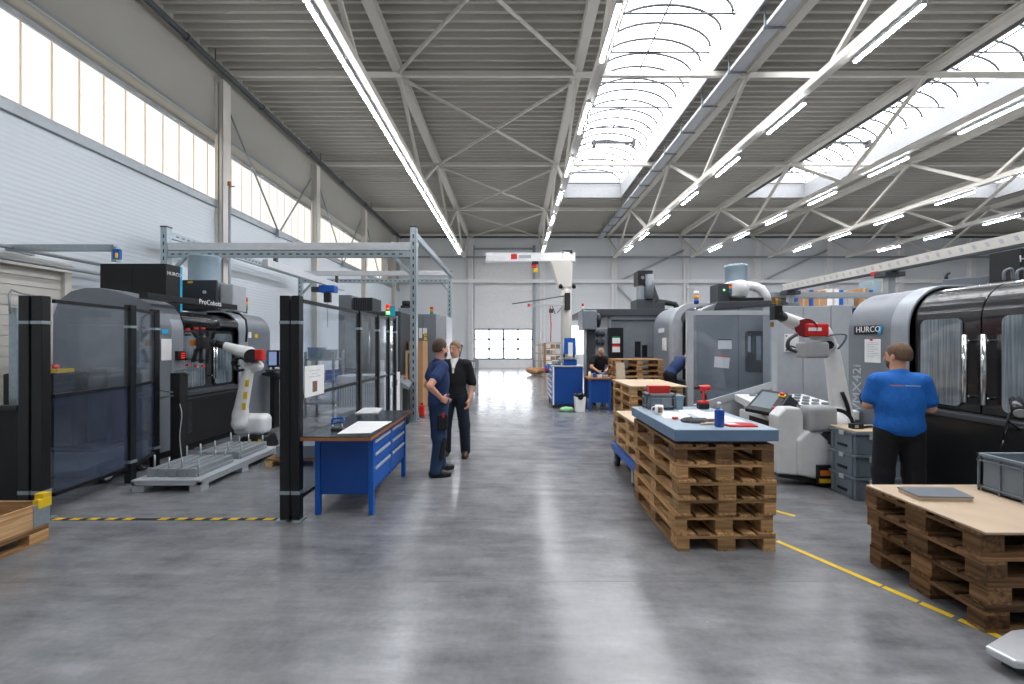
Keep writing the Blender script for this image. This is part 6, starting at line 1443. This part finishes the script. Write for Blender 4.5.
RB = [(786, 795, 296, 'card', 'brown cardboard box at the near end of the rack shelf'), (799, 811, 292, 'card', 'tall brown cardboard box between two blue rack uprights'), (813.5, 828, 290, 'card', 'largest brown cardboard box with a white sticker on the rack shelf'), (829, 841, 288.5, 'white', 'white carton on the rack shelf beside the largest cardboard box'), (843.5, 856, 291, 'lgrey', 'grey carton on the rack shelf beside a blue upright'), (862, 870, 288, 'card', 'reddish brown box stack at the far rack end'), (875, 893, 280, 'duct', 'pale blue-grey drum box high above the right machine')]
for a, b, py, mt, lb in RB:
    o = thing('cardboard_box' if mt == 'card' else 'carton', lb, 'box', (gx(a, z), z + 0.2, zs)); bx('body', mt, o, gx(a, z), z + 0.12, zs + 0.002, min(gx(b, z), gx(880, z)) if a < 875 else gx(b, z), z + 0.95, wz(py, z), 0.01); bx('packing_tape', 'cardl', o, gx((a + b) / 2, z) - 0.03, z + 0.117, zs + 0.01, gx((a + b) / 2, z) + 0.03, z + 0.08, wz(py, z))
    if a == 813.5: bx('sticker', 'paper', o, gx(820, z), z + 0.07, wz(294.5, z), gx(824, z), z + 0.075, wz(292, z))
    if mt == 'duct': o.location.z = o.location.z

z = 10.2
t = thing('vent_pole', 'thin tall grey pole with a brown top against the side wall windows', 'pole', (gx(230, z), z, 0))
MB().cyl((gx(229.5, z), z, 0), (gx(229.5, z), z, wz(186, z)), 0.03, n=10).build('pole', 'steel_g', t); MB().cyl((gx(229.5, z), z, wz(186, z)), (gx(229.5, z), z, wz(182, z)), 0.045, n=10).build('top_cap', 'edge', t); bx('side_arm', 'steel_g', t, gx(229.5, z), z - 0.02, wz(187, z), gx(235, z), z + 0.02, wz(186, z))
# ================================================================ ROBOTS
# right robot and its cabinet
t = thing('robot_cell', 'white robot cabinet with a tray table and a tilted control panel', 'robot cell', (3.9, 5.8, 0))
MB().hexa([(3.3, 5.42, 0.70), (4.45, 5.42, 0.70), (4.6, 6.69, 0.78), (3.5, 6.69, 0.78), (3.3, 5.42, 0.815), (4.45, 5.42, 0.815), (4.6, 6.69, 0.885), (3.5, 6.69, 0.885)]).build('tray_table', 'white', t, 0.01)
MB().box(3.42, 5.44, 0.10, 4.4, 6.4, 0.70).build('body', 'robot', t, 0.02); bx('skid', 'black', t, 3.5, 5.46, 0, 4.35, 6.35, 0.1)
m = MB()
for i in range(6):
    for k in range(5):
        yk = 5.65 + k * 0.22; zk = 0.815 + (yk - 5.42) * 0.055; xk = 3.62 + i * 0.14 + k * 0.02
        MB().cyl((xk, yk, zk - 0.005), (xk, yk, zk + 0.03), 0.05, 0.042, 14).build('tray_socket', 'mgrey', t)
text('ProCobots', 0.09, (3.297, 6.05, 0.735), (0, -1, 0), (0, 0, 1), 'greytx', t)
bx('red_mark', 'redl', t, 3.293, 5.52, 0.735, 3.299, 5.6, 0.77)
bx('dark_slot', 'black', t, 3.293, 5.45, 0.62, 3.299, 5.9, 0.685); 
# pedestal in front of it
q = 5.0; G_ = lambda px, py, zz=q: (wx(px, zz), wz(py, zz))
# control panel (tilted screen)
A = Vector((wx(745, 5.55), 5.55, wz(408, 5.55))); B = Vector((wx(775, 5.3), 5.3, wz(413.5, 5.3))); Cc = Vector((wx(788, 5.75), 5.75, wz(393, 5.75))); Dd = Vector((wx(762, 6.0), 6.0, wz(389, 6.0)))
nn = (B - A).cross(Dd - A).normalized()
def slab(a, b, c, d, off, th): return MB().hexa([tuple(v + nn * (off - th)) for v in (a, b, c, d)] + [tuple(v + nn * off) for v in (a, b, c, d)])
t3 = slab(A, B, Cc, Dd, 0, 0.05).build('control_panel', 'blackm', t, 0.006)
def bil(u, v): return A.lerp(B, u).lerp(Dd.lerp(Cc, u), v)
slab(bil(0.1, 0.15), bil(0.78, 0.15), bil(0.78, 0.88), bil(0.1, 0.88), 0.003, 0.002).build('screen', 'screeng', t3)
c = bil(0.88, 0.8); MB().cyl(c, c + nn * 0.02, 0.045).build('stop_collar', 'yellow', t3); MB().cyl(c + nn * 0.02, c + nn * 0.05, 0.028).build('stop_button', 'redl', t3)
c = bil(0.88, 0.2); MB().cyl(c, c + nn * 0.02, 0.022).build('red_button', 'redl', t3)
bs = MB().hexa([(3.62, 5.5, 0.816), (3.95, 5.5, 0.816), (3.95, 5.85, 0.818), (3.62, 5.85, 0.818), tuple(bil(.3, .2) - nn * 0.06), tuple(bil(.9, .2) - nn * 0.06), tuple(bil(.9, .85) - nn * 0.06), tuple(bil(.3, .85) - nn * 0.06)]).build('support', 'dkgrey', t3)
MB().prism([(wx(775, 5.25), wz(414, 5.25)), (wx(789, 5.25), wz(395, 5.25)), (wx(797, 5.25), wz(402, 5.25)), (wx(790, 5.25), wz(418, 5.25))], 'Y', 5.23, 5.27).build('side_cheek', 'dkgrey', t3)

def P3(px, py, z): return (wx(px, z), z, wz(py, z))
t = thing('industrial_robot', 'white articulated robot arm with a red cover, right of the central pallet stack', 'robot arm', (3.6, 4.8, 0.5))
# pedestal
MB().prism([G_(778, 474), G_(778, 416), G_(786, 408), G_(801, 408), G_(804, 414), G_(804, 477)], 'Y', 5.0, 5.19).build('front_cover', 'robot', t, 0.02)
MB().prism([G_(776, 476), G_(833, 486), G_(833, 478), G_(778, 474)], 'Y', 4.98, 5.2).build('front_skid', 'black', t)
MB().prism([G_(796, 474), G_(796, 440), G_(806, 430), G_(816, 432), G_(833, 446), G_(833, 478), G_(815, 478)], 'Y', 4.945, 5.12).build('step_cover', 'robot', t, 0.02)
lb_ = bx('lamp_box', 'black', t, *(G_(812, 482)[0], 4.90, G_(812, 482)[1]), *(G_(826, 463)[0], 4.944, G_(826, 463)[1]), 0.01)
bx('orange_lamp', 'orange', lb_, G_(814, 470)[0], 4.89, G_(814, 473)[1], G_(825, 470)[0], 4.90, G_(814, 468)[1]); bx('yellow_label', 'yellow', lb_, G_(813, 479)[0], 4.89, G_(813, 480)[1], G_(825, 470)[0], 4.90, G_(813, 476)[1])
# base and joints
SDF(0.012, 0.03).rbox(P3(818, 418, 5.03), (0.16, 0.12, 0.15), 0.05).mesh('counter_housing', 'robotg', t)
SDF(0.012, 0.05).cap(P3(836, 424, 5.05), P3(839, 418, 5.22), 0.14).cap(P3(842, 416, 5.2), P3(831, 348, 5.25), 0.115, 0.085).mesh('lower_arm', 'robot', t)
MB().cyl(P3(838, 421, 5.04), P3(838, 421, 5.12), 0.15, n=28).build('joint_ring', 'black', t); MB().tube(spl([P3(842, 392, 5.1), P3(848, 408, 5.08), P3(849, 425, 5.06), P3(842, 436, 5.05)]), 0.022, 8).build('hose', 'black', t)
MB().cyl(P3(826, 437, 5.0), P3(834, 440, 5.0), 0.09, n=24).build('swivel', 'dkgrey', t)
SDF(0.012, 0.03).rbox(P3(812, 350, 5.0), (0.135, 0.11, 0.095), 0.03).mesh('elbow_housing', 'robotg', t)
SDF(0.012, 0.04).cap(P3(828, 344, 5.2), P3(822, 333, 5.12), 0.09, 0.1).cap(P3(816, 332, 5.08), P3(784, 318, 4.98), 0.105, 0.07).mesh('forearm', 'robot', t)
SDF(0.01, 0.02).rbox(P3(814, 330, 4.93), (0.125, 0.08, 0.075), 0.02).mesh('red_cover', 'red', t)
MB().cyl(P3(806, 328, 4.9), P3(806, 328, 5.0), 0.11, n=24).build('joint_cover', pm('dark_red', '7a1a1e', 0.4), t)
bx('cover_label', 'paper', t, wx(809, 4.84), 4.843, wz(331, 4.84), wx(822, 4.84), 4.851, wz(327.5, 4.84))
MB().cyl(P3(784, 318, 4.97), P3(779, 315, 4.95), 0.06, 0.055).cyl(P3(779, 315, 4.95), P3(776, 313, 4.94), 0.065, n=20).build('wrist', 'dkgrey', t)
g = MB().bar(P3(776, 320, 4.93), P3(776, 306, 4.93), 0.1, 0.09); g.build('gripper_body', 'black', t)
MB().bar(P3(774, 304, 4.93), P3(773, 297, 4.93), 0.03, 0.03).bar(P3(778, 305, 4.93), P3(779, 298, 4.93), 0.03, 0.03).bar(P3(772, 322, 4.93), P3(772, 327, 4.93), 0.03, 0.03).build('gripper_jaw', pm('brass', 'a08040', 0.3, 0.8), t)
MB().tube(spl([P3(797, 334, 4.86), P3(789, 340, 4.83), P3(788, 348, 4.85), P3(796, 352, 4.88)]), 0.02, 8).build('hose', 'dkgrey', t); MB().tube(spl([P3(826, 336, 5.0), P3(838, 334, 4.98), P3(846, 335, 4.98), P3(844, 342, 5.0), P3(838, 349, 5.05)]), 0.012, 8).build('hose', 'mgrey', t)
MB().cyl(P3(829, 345, 5.05), P3(829, 345, 5.1), 0.05, n=20).build('joint_cap', 'black', t)
# left robot
q = 6.5
t = thing('industrial_robot', 'white articulated robot arm with yellow labels and a black gripper, in the left cell', 'robot arm', (-4.2, 6.9, 0.12))
MB().prism([(wx(240, q), 0.0), (wx(270, q), 0.0), (wx(265, q), wz(436, q)), (wx(244, q), wz(436, q))], 'Y', q - 0.09, q + 0.3).build('base', 'black', t, 0.02)
for a in (252, 262): bx('yellow_label', 'yellow', t, wx(a, q), q - 0.102, wz(444, q), wx(a + 3, q), q - 0.09, wz(438, q))
SDF(0.012, 0.05).rbox(P3(253, 424, q + 0.15), (0.24, 0.16, 0.16), 0.09).mesh('shoulder_housing', 'robot', t)
SDF(0.012, 0.05).cap(P3(240, 423, q - 0.02), P3(241, 414, q - 0.02), 0.12, 0.10).cap(P3(240, 414, q - 0.02), P3(250, 362, q - 0.02), 0.10, 0.075).mesh('lower_arm', 'robot', t)
for py in (383, 395, 406): MB().hexa([P3(243.2 + (395 - py) * 0.13, py + 4, q - 0.13), P3(247 + (395 - py) * 0.13, py + 4, q - 0.13), P3(247 + (395 - py) * 0.13, py + 4, q - 0.1), P3(243.2 + (395 - py) * 0.13, py + 4, q - 0.1), P3(243.6 + (395 - py) * 0.15, py - 3, q - 0.13), P3(247.4 + (395 - py) * 0.15, py - 3, q - 0.13), P3(247.4 + (395 - py) * 0.15, py - 3, q - 0.1), P3(243.6 + (395 - py) * 0.15, py - 3, q - 0.1)]).build('yellow_label', 'yellow', t)
SDF(0.01, 0.03).cap(P3(248, 368, q), P3(258, 366, q), 0.09, 0.08).mesh('elbow_motor', 'robot', t)
MB().cyl(P3(252, 356, q - 0.14), P3(252, 356, q + 0.08), 0.105, n=28).build('elbow_joint', 'black', t)
SDF(0.01, 0.03).cap(P3(249, 353, q), P3(240, 351, q - 0.02), 0.1, 0.09).cap(P3(240, 351, q - 0.02), P3(226, 346, q - 0.05), 0.085, 0.062).mesh('forearm', 'robot', t)
MB().cyl(P3(226, 346, q - 0.05), P3(216, 343.5, q - 0.08), 0.06, 0.05).cyl(P3(216, 343.5, q - 0.08), P3(212, 342.5, q - 0.1), 0.07, n=18).build('wrist', 'blackm', t)
m = MB().box(*(wx(199, q - 0.1), q - 0.17, wz(349, q)), *(wx(210, q), q - 0.03, wz(337, q))); m.build('gripper_body', 'black', t, 0.01)
MB().box(wx(196, q), q - 0.12, wz(346, q), wx(200, q), q - 0.08, wz(340, q)).build('brass_block', 'orange', t)
for i_, (a, b) in enumerate(((193, 332), (201, 331), (208, 331), (193, 362), (201, 363), (208, 363))):
    zz = 337 if b < 340 else 349
    ar = MB().bar(P3(a, b, q - 0.1), P3(a + (4 if i_ % 3 == 0 else 0), zz, q - 0.1), 0.035, 0.045).box(wx(a - 1.4, q), q - 0.14, wz(b + (4 if b < 340 else -2), q), wx(a + 1.4, q), q - 0.06, wz(b + (2 if b < 340 else -4), q)).build('gripper_arm', 'blackm', t)
    tip = b - 2.5 if b < 340 else b + 2.5
    bx('red_tip', 'redlamp' if False else 'redl', ar, wx(a - 1.2, q), q - 0.12, wz(tip + 1.0, q), wx(a + 1.2, q), q - 0.08, wz(tip - 1.0, q))
SDF(0.008, 0.01).rbox(P3(260, 355, q - 0.06), (0.055, 0.06, 0.085), 0.015).mesh('red_cover', 'red', t)
MB().tube(spl([P3(248, 362, q - 0.16), P3(240, 358, q - 0.18), P3(233, 363, q - 0.18), P3(236, 370, q - 0.17), P3(244, 370, q - 0.15)]), 0.02, 8).build('hose', 'black', t); MB().tube(spl([P3(236, 356, q - 0.12), P3(232, 364, q - 0.15), P3(240, 366, q - 0.16)]), 0.016, 8).build('hose', 'black', t)

# ================================================================ PEOPLE
def person(name, label, loc, rz, J, W, head_yaw=0, head_pitch=0, res=0.012, hand_l=None, hand_r=None, sleeve=0.55, long_sleeve=False):
    """J: joints in the figure's own frame (x to its right, y ahead, z up). W: materials."""
    t = thing(name, label, 'person', loc, None, math.radians(rz)); ORG[t] = Vector((0, 0, 0))
    V = {k: np.array(v, float) for k, v in J.items()}
    R_ = V['shR'] - V['shL']; R_ /= np.linalg.norm(R_)
    up = V['neck'] - V['pelvis']; up /= np.linalg.norm(up); R2 = R_ - up * (R_ @ up); R2 /= np.linalg.norm(R2); Fw = np.cross(up, R2)
    RT = np.stack([R2, Fw, up], 1)
    hy, hp = math.radians(head_yaw), math.radians(head_pitch)
    hf = Fw * math.cos(hy) + R2 * math.sin(hy); hf[2] = 0 if abs(up[2]) > 0.9 else hf[2]; hf /= np.linalg.norm(hf)
    hr = np.cross(hf, up if abs(up[2]) < 0.9 else np.array([0, 0, 1.0])); hr /= np.linalg.norm(hr); hu = np.cross(hr, hf)
    hf2 = hf * math.cos(hp) - hu * math.sin(hp); hu2 = np.cross(hr, hf2); HR = np.stack([hr, hf2, hu2], 1)
    hc = V['head']; hl = lambda a, b, c: hc + HR @ np.array([a, b, c])
    chest = V['pelvis'] * 0.3 + V['neck'] * 0.7 - up * 0.04; belly = V['pelvis'] * 0.62 + V['neck'] * 0.38
    def torso(g, d=0.0):
        g.ell(V['pelvis'] + up * 0.02, (0.165 + d, 0.115 + d, 0.12 + d), RT, 0.05)
        g.ell(belly, (0.150 + d, 0.112 + d, 0.16 + d), RT, 0.06)
        g.ell(chest, (0.168 + d, 0.115 + d, 0.185 + d), RT, 0.06)
        g.cap(V['shL'] * 0.85 + V['shR'] * 0.15 + up * 0.0, V['shR'] * 0.85 + V['shL'] * 0.15, 0.062 + d, k=0.05)
    def arms(g, d=0.0, frac=1.0, fore=True, extra=0.0):
        for s_ in 'LR':
            a, b, c = V['sh' + s_], V['el' + s_], V['wr' + s_]; e = a + (b - a) * frac
            g.cap(a, e, 0.056 + d, 0.056 + (0.042 - 0.056) * frac + d + extra, 0.035)
            if fore: g.cap(b, c, 0.043 + d, 0.028 + d, 0.02)
    def legs(g, d=0.0, kd=0.0, ad=0.0):
        for s_ in 'LR':
            a, b, c = V['hip' + s_], V['kn' + s_], V['an' + s_]
            g.cap(a, b, 0.085 + d, 0.057 + d + kd, 0.04); g.cap(b, c, 0.056 + d + kd, 0.036 + d + ad, 0.03)
    # body
    g = SDF(res, 0.03); torso(g); arms(g); legs(g)
    g.cap(V['neck'] - up * 0.03, hc - hu2 * 0.05, 0.058, 0.052, 0.03)
    g.ell(hl(0, -0.012, 0.03), (0.076, 0.094, 0.088), HR, 0.02); g.ell(hl(0, 0.02, -0.045), (0.058, 0.068, 0.068), HR, 0.03); g.ell(hl(0, 0.062, -0.085), (0.026, 0.024, 0.022), HR, 0.02)
    g.cap(hl(0, 0.088, 0.012), hl(0, 0.108, -0.03), 0.010, 0.014, 0.012); g.cap(hl(-0.03, 0.078, 0.026), hl(0.03, 0.078, 0.026), 0.012, None, 0.012)
    for q_ in (-1, 1): g.ell(hl(q_ * 0.078, -0.008, -0.008), (0.010, 0.020, 0.032), HR, 0.008)
    for s_ in 'LR':
        d = V['an' + s_]; td = V['toe' + s_] - d; td[2] = 0; td /= np.linalg.norm(td); g.cap(d, d - np.array([0, 0, 0.03]), 0.035); g.cap(d + np.array([0, 0, -0.04]) - td * 0.03, d + td * 0.12 + np.array([0, 0, -0.05]), 0.035, 0.028)
    g.mesh('body', 'skin', t)
    # hands: palm, four bent fingers, thumb from the side
    for s_, hd in (('L', hand_l), ('R', hand_r)):
        if hd is False: continue
        w0 = V['wr' + s_]; fd = w0 - V['el' + s_]; fd /= np.linalg.norm(fd)
        if hd: fd = np.array(hd['dir'], float); fd /= np.linalg.norm(fd)
        pn = np.array(hd['palm'] if hd else ((1, 0, 0) if s_ == 'L' else (-1, 0, 0)), float); pn -= fd * (pn @ fd); pn /= np.linalg.norm(pn)
        sd = np.cross(fd, pn); th = sd if not (hd and hd.get('flip')) else -sd
        if not hd and th[1] < 0: th = -th
        curl = hd.get('curl', 0.5) if hd else 0.35
        h = SDF(0.005, 0.008); HM = np.stack([th, fd, pn], 1)
        h.rbox(w0 + fd * 0.048, (0.041, 0.048, 0.014), 0.012, HM); h.cap(w0 - fd * 0.02, w0 + fd * 0.015, 0.027, 0.024, 0.015)
        for k, (o_, L) in enumerate(((0.030, 0.068), (0.010, 0.076), (-0.010, 0.071), (-0.029, 0.056))):
            b0 = w0 + fd * 0.09 + th * o_; d1 = fd * math.cos(curl) + pn * math.sin(curl); b1 = b0 + d1 * L * 0.45; d2 = fd * math.cos(curl * 2.3) + pn * math.sin(curl * 2.3); b2 = b1 + d2 * L * 0.32; d3 = fd * math.cos(curl * 3.0) + pn * math.sin(curl * 3.0)
            h.cap(b0, b1, 0.0092, 0.0085, 0.004); h.cap(b1, b2, 0.0085, 0.008, 0.003); h.cap(b2, b2 + d3 * L * 0.25, 0.008, 0.0068, 0.003)
        tb = w0 + fd * 0.025 + th * 0.034; d1 = th * 0.7 + fd * 0.6 + pn * 0.3; d1 /= np.linalg.norm(d1); t1 = tb + d1 * 0.038; d2 = th * 0.3 + fd * 0.85 + pn * 0.45; d2 /= np.linalg.norm(d2)
        h.cap(tb, t1, 0.013, 0.011, 0.008); h.cap(t1, t1 + d2 * 0.03, 0.0105, 0.0085, 0.004)
        h.mesh('hand', W.get('hand', 'skin'), t)
    # eyes, mouth
    for q_ in (-1, 1):
        e = MB().ball(tuple(hl(q_ * 0.031, 0.0775, 0.006)), 0.0105, 10, 7).build('eye', 'cardl', t); MB().ball(tuple(hl(q_ * 0.031, 0.0855, 0.006)), 0.0055, 8, 5).build('iris', 'hair_b', e)
        MB().bar(tuple(hl(q_ * 0.016, 0.094, 0.028)), tuple(hl(q_ * 0.045, 0.086, 0.028)), 0.006, 0.008).build('eyebrow', W['hair'], t)
    MB().bar(tuple(hl(-0.022, 0.084, -0.062)), tuple(hl(0.022, 0.084, -0.062)), 0.008, 0.009).build('mouth', pm('lips', 'b06a5c', 0.5), t)
    # hair
    g = SDF(0.008, 0.02); hh = W.get('hair_h', 0.012)
    g.ell(hl(0, -0.014, 0.034), (0.0775 + hh * 0.3, 0.096 + hh * 0.3, 0.087 + hh), HR)
    g.cap(hl(-0.028, -0.056, -0.012), hl(0.028, -0.056, -0.012), 0.040, k=0.03)
    g.cut(hl(0, 0.058, 0.05), HR @ np.array([0, 1.0, -0.75])); g.cut(hl(0, -0.09, -0.045), HR @ np.array([0, 0.25, -1.0])); 
    g.cut(hl(0, 0.02, 0.0), HR @ np.array([0, 0.9, -1.0]))
    g.mesh('hair', W['hair'], t)
    if W.get('beard'):
        g = SDF(0.008, 0.02); g.ell(hl(0, 0.024, -0.055), (0.0605, 0.071, 0.062), HR).ell(hl(0, 0.063, -0.088), (0.030, 0.028, 0.026), HR); g.cut(hl(0, 0.05, -0.035), HR @ np.array([0, 0.25, 1.0])); g.cut(hl(0, -0.01, -0.05), HR @ np.array([0, -1.0, 0.0])); g.mesh('beard', W['hair'], t)
    # shirt
    hem = W.get('hem', -0.08)
    g = SDF(0.011, 0.03); torso(g, 0.017)
    if W.get('loose'): g.ell(V['pelvis'] + up * 0.03, (0.168 + W['loose'], 0.13, 0.16), RT, 0.05); g.ell(belly, (0.158 + W['loose'], 0.125, 0.18), RT, 0.06)
    arms(g, 0.014, 1.0 if long_sleeve else sleeve, long_sleeve, 0.012)
    g.cap(V['neck'] - up * 0.05, V['neck'] + up * 0.015, 0.072, 0.066, 0.03)
    g.cut(V['neck'] + up * 0.035 + Fw * 0.0, up + Fw * 0.35); g.cut(V['pelvis'] + up * hem, -up)
    g.mesh(W.get('shirt_name', 'shirt'), W['shirt'], t)
    if W.get('collar'):
        g = SDF(0.009, 0.01); n0 = V['neck'] + up * 0.015
        for k in range(12):
            a, b = k / 12 * 6.283, (k + 1) / 12 * 6.283; g.cap(n0 + R2 * 0.066 * math.cos(a) + Fw * 0.066 * math.sin(a), n0 + R2 * 0.066 * math.cos(b) + Fw * 0.066 * math.sin(b), 0.014)
        g.mesh('collar', W['collar'], t)
    if W.get('inner'):
        g = SDF(0.008, 0.01); f0 = chest + Fw * 0.128
        g.cap(V['neck'] + Fw * 0.07 + R2 * 0.0, chest + Fw * 0.125 + up * 0.02, 0.034, 0.018).cap(V['neck'] + Fw * 0.06 + R2 * 0.04 + up * 0.02, chest + Fw * 0.12 + up * 0.09, 0.02, 0.02).cap(V['neck'] + Fw * 0.06 - R2 * 0.04 + up * 0.02, chest + Fw * 0.12 + up * 0.09, 0.02, 0.02)
        g.mesh('inner_shirt', W['inner'], t)
    # trousers
    g = SDF(0.011, 0.03); g.ell(V['pelvis'] + up * 0.0, (0.178, 0.13, 0.125), RT, 0.05); legs(g, 0.016, 0.012, W.get('flare', 0.022)); g.cut(V['pelvis'] + up * 0.075, up)
    g.cut((0, 0, min(V['anL'][2], V['anR'][2]) - 0.045), (0, 0, -1)); g.mesh('trousers', W['trousers'], t)
    if W.get('pocket'):
        kx = V['knR'] * 0.45 + V['hipR'] * 0.55 + R2 * 0.095
        SDF(0.008, 0.02).rbox(kx, (0.02, 0.065, 0.095), 0.012, RT).mesh('thigh_pocket', 'blackcl', t); pk = V['knR'] + R2 * 0.055; SDF(0.009, 0.02).cap(pk + Fw * 0.03, pk * 0.45 + V['anR'] * 0.55 + R2 * 0.03 + Fw * 0.03, 0.045, 0.045).mesh('knee_panel', 'blackcl', t); bx('red_pen', 'redl', t, kx[0] + 0.015, kx[1] - 0.01, kx[2] + 0.06, kx[0] + 0.03, kx[1] + 0.01, kx[2] + 0.12)
    # shoes
    for s_ in 'LR':
        d = V['an' + s_]; td = V['toe' + s_] - d; td[2] = 0; td /= np.linalg.norm(td); z0 = d[2] - 0.082
        p_ = np.array([d[0], d[1], z0]); g = SDF(0.008, 0.03)
        g.cap(p_ + td * -0.045 + np.array([0, 0, 0.045]), p_ + td * 0.08 + np.array([0, 0, 0.042]), 0.046, 0.044).cap(p_ + td * 0.08 + np.array([0, 0, 0.04]), p_ + td * 0.165 + np.array([0, 0, 0.03]), 0.044, 0.036).cap(p_ + np.array([0, 0, 0.05]) - td * 0.01, d + np.array([0, 0, 0.01]), 0.046, 0.046)
        g.cut((0, 0, z0 + 0.014), (0, 0, -1)); sh = g.mesh('shoe', W['shoe'], t)
        sd = np.array([-td[1], td[0], 0]); ol = []
        for k in range(16):
            a = k / 16 * 6.283; ca, sa = math.cos(a), math.sin(a); c_ = p_ + td * (0.06 + 0.135 * ca) + sd * (0.046 * sa * (1.08 if ca > 0 else 0.95)); ol.append((c_[0], c_[1]))
        MB().prism(ol, 'Z', z0, z0 + 0.016).build('sole', 'rubber', sh)
    return t

def stand(h=1.0, lean=(0, 0), st=0.12):
    return dict(pelvis=(0, 0, 0.93 * h), neck=(0, 0.0 + lean[1], 1.45 * h), head=(0, 0.03 + lean[1], 1.615 * h), shL=(-0.185, lean[1], 1.39 * h), shR=(0.185, lean[1], 1.39 * h),
                hipL=(-0.09, 0, 0.88 * h), hipR=(0.09, 0, 0.88 * h), knL=(-st * .95, 0.02, 0.48 * h), knR=(st * .95, 0.02, 0.48 * h), anL=(-st, -0.02, 0.085), anR=(st, -0.02, 0.085), toeL=(-st - 0.03, 0.2, 0.03), toeR=(st + 0.03, 0.2, 0.03),
                elL=(-0.25, -0.02, 1.12 * h), elR=(0.25, -0.02, 1.12 * h), wrL=(-0.25, 0.08, 0.88 * h), wrR=(0.25, 0.08, 0.88 * h))
# man in the navy polo, hand on hip
J = stand(1.0, st=0.10); J.update(elR=(0.33, -0.22, 1.17), wrR=(0.235, -0.03, 1.0), elL=(-0.30, -0.06, 1.13), wrL=(-0.24, 0.12, 0.98), anR=(0.13, -0.08, 0.085), knR=(0.115, -0.02, 0.48), toeR=(0.2, 0.14, 0.03), anL=(-0.09, 0.06, 0.085), toeL=(-0.12, 0.3, 0.03))
zA = gz(476)
person('person', 'man in a navy polo shirt with his hand on his hip', (wx(437, zA), zA + 0.1, 0), -62, J,
       dict(hair='hair_b', hair_h=0.02, shirt='navy', trousers='workblue', shoe='shoe', collar='navy', pocket=True, shirt_name='polo_shirt', beard=True, hem=-0.02), head_yaw=-14,
       hand_r=dict(dir=(-0.45, 0.75, -0.35), palm=(-0.9, -0.2, 0.1), curl=0.45))
# man in black, facing the viewer
J = stand(0.99, st=0.15); J.update(elL=(-0.25, -0.03, 1.10), wrL=(-0.23, 0.06, 0.86), elR=(0.25, -0.03, 1.10), wrR=(0.22, 0.09, 0.88))
zB = gz(457)
person('person', 'man in a black jacket over a white collared shirt, facing the man in navy', (wx(455, zB), zB + 0.05, 0), 172, J,
       dict(hair='hair_g', hair_h=0.012, shirt='blackcl', trousers='darknavy', shoe='shoeb', inner='paper', shirt_name='jacket', hem=-0.05), head_yaw=14, sleeve=0.98)
# man in the black t-shirt at the far bench
J = stand(0.98, st=0.12); J.update(pelvis=(0, -0.05, 0.92), neck=(0, 0.22, 1.36), head=(0, 0.34, 1.46), shL=(-0.185, 0.18, 1.30), shR=(0.185, 0.18, 1.30), elL=(-0.25, 0.28, 1.06), elR=(0.25, 0.28, 1.06), wrL=(-0.09, 0.47, 0.94), wrR=(0.09, 0.47, 0.94))
zC_ = Zw + 1.15
person('person', 'man in a black t-shirt bending over the small blue bench', (wx(598.5, zC_), zC_, 0), 180, J,
       dict(hair='hair_g', hair_h=0.004, shirt='blackcl', trousers='blackcl', shoe='shoe', hand='lgrey', shirt_name='t_shirt'), head_pitch=38, res=0.014)
# man in blue leaning into the machine
J = stand(0.98, st=0.11); J.update(pelvis=(0, -0.12, 0.94), neck=(0, 0.26, 1.33), head=(0, 0.40, 1.38), shL=(-0.18, 0.22, 1.30), shR=(0.18, 0.22, 1.30), elL=(-0.24, 0.42, 1.12), elR=(0.24, 0.42, 1.14), wrL=(-0.2, 0.62, 1.05), wrR=(0.2, 0.62, 1.08), hipL=(-0.09, -0.12, 0.9), hipR=(0.09, -0.12, 0.9))
zD = 10.3
person('person', 'man in a blue t-shirt leaning into the dark machine doorway', (wx(674, zD), zD, 0), -75, J,
       dict(hair='hair_b', shirt='navy', trousers='blackcl', shoe='shoe', shirt_name='t_shirt'), head_pitch=20, res=0.014)
# man in the bright blue t-shirt, back view
J = stand(0.965, st=0.12); J.update(elL=(-0.225, 0.03, 1.10), wrL=(-0.14, 0.26, 1.10), elR=(0.24, 0.03, 1.09), wrR=(0.17, 0.27, 1.10), shL=(-0.172, 0, 1.335), shR=(0.172, 0, 1.335), neck=(0, 0, 1.40), head=(0, 0.03, 1.563))
t = person('person', 'man in a bright blue t-shirt and black trousers seen from behind at the machine', (wx(903, 3.9), 3.94, 0), -22, J,
           dict(hair='hair_l', hair_h=0.014, shirt='royal', trousers='blackcl', shoe='shoe', shirt_name='t_shirt', beard=True, hem=-0.06, loose=0.01), head_yaw=-38, res=0.010, sleeve=0.72)
m = MB(); m.bar((-0.115, -0.139, 1.302), (-0.02, -0.142, 1.302), 0.002, 0.008).build('back_print', 'orange', t); MB().bar((-0.01, -0.142, 1.302), (0.10, -0.139, 1.302), 0.002, 0.008).build('back_print', 'greytx', t)
t = thing('hand_tool', 'black hand tool held in front of the man in bright blue', 'tool', (wx(866, 4.1), 4.1, 1.2))
MB().bar(P3(866, 399, 4.3), P3(861, 395, 4.28), 0.04, 0.05).bar(P3(861, 397, 4.28), P3(863, 404, 4.28), 0.03, 0.03).build('body', 'blackm', t, 0.008)
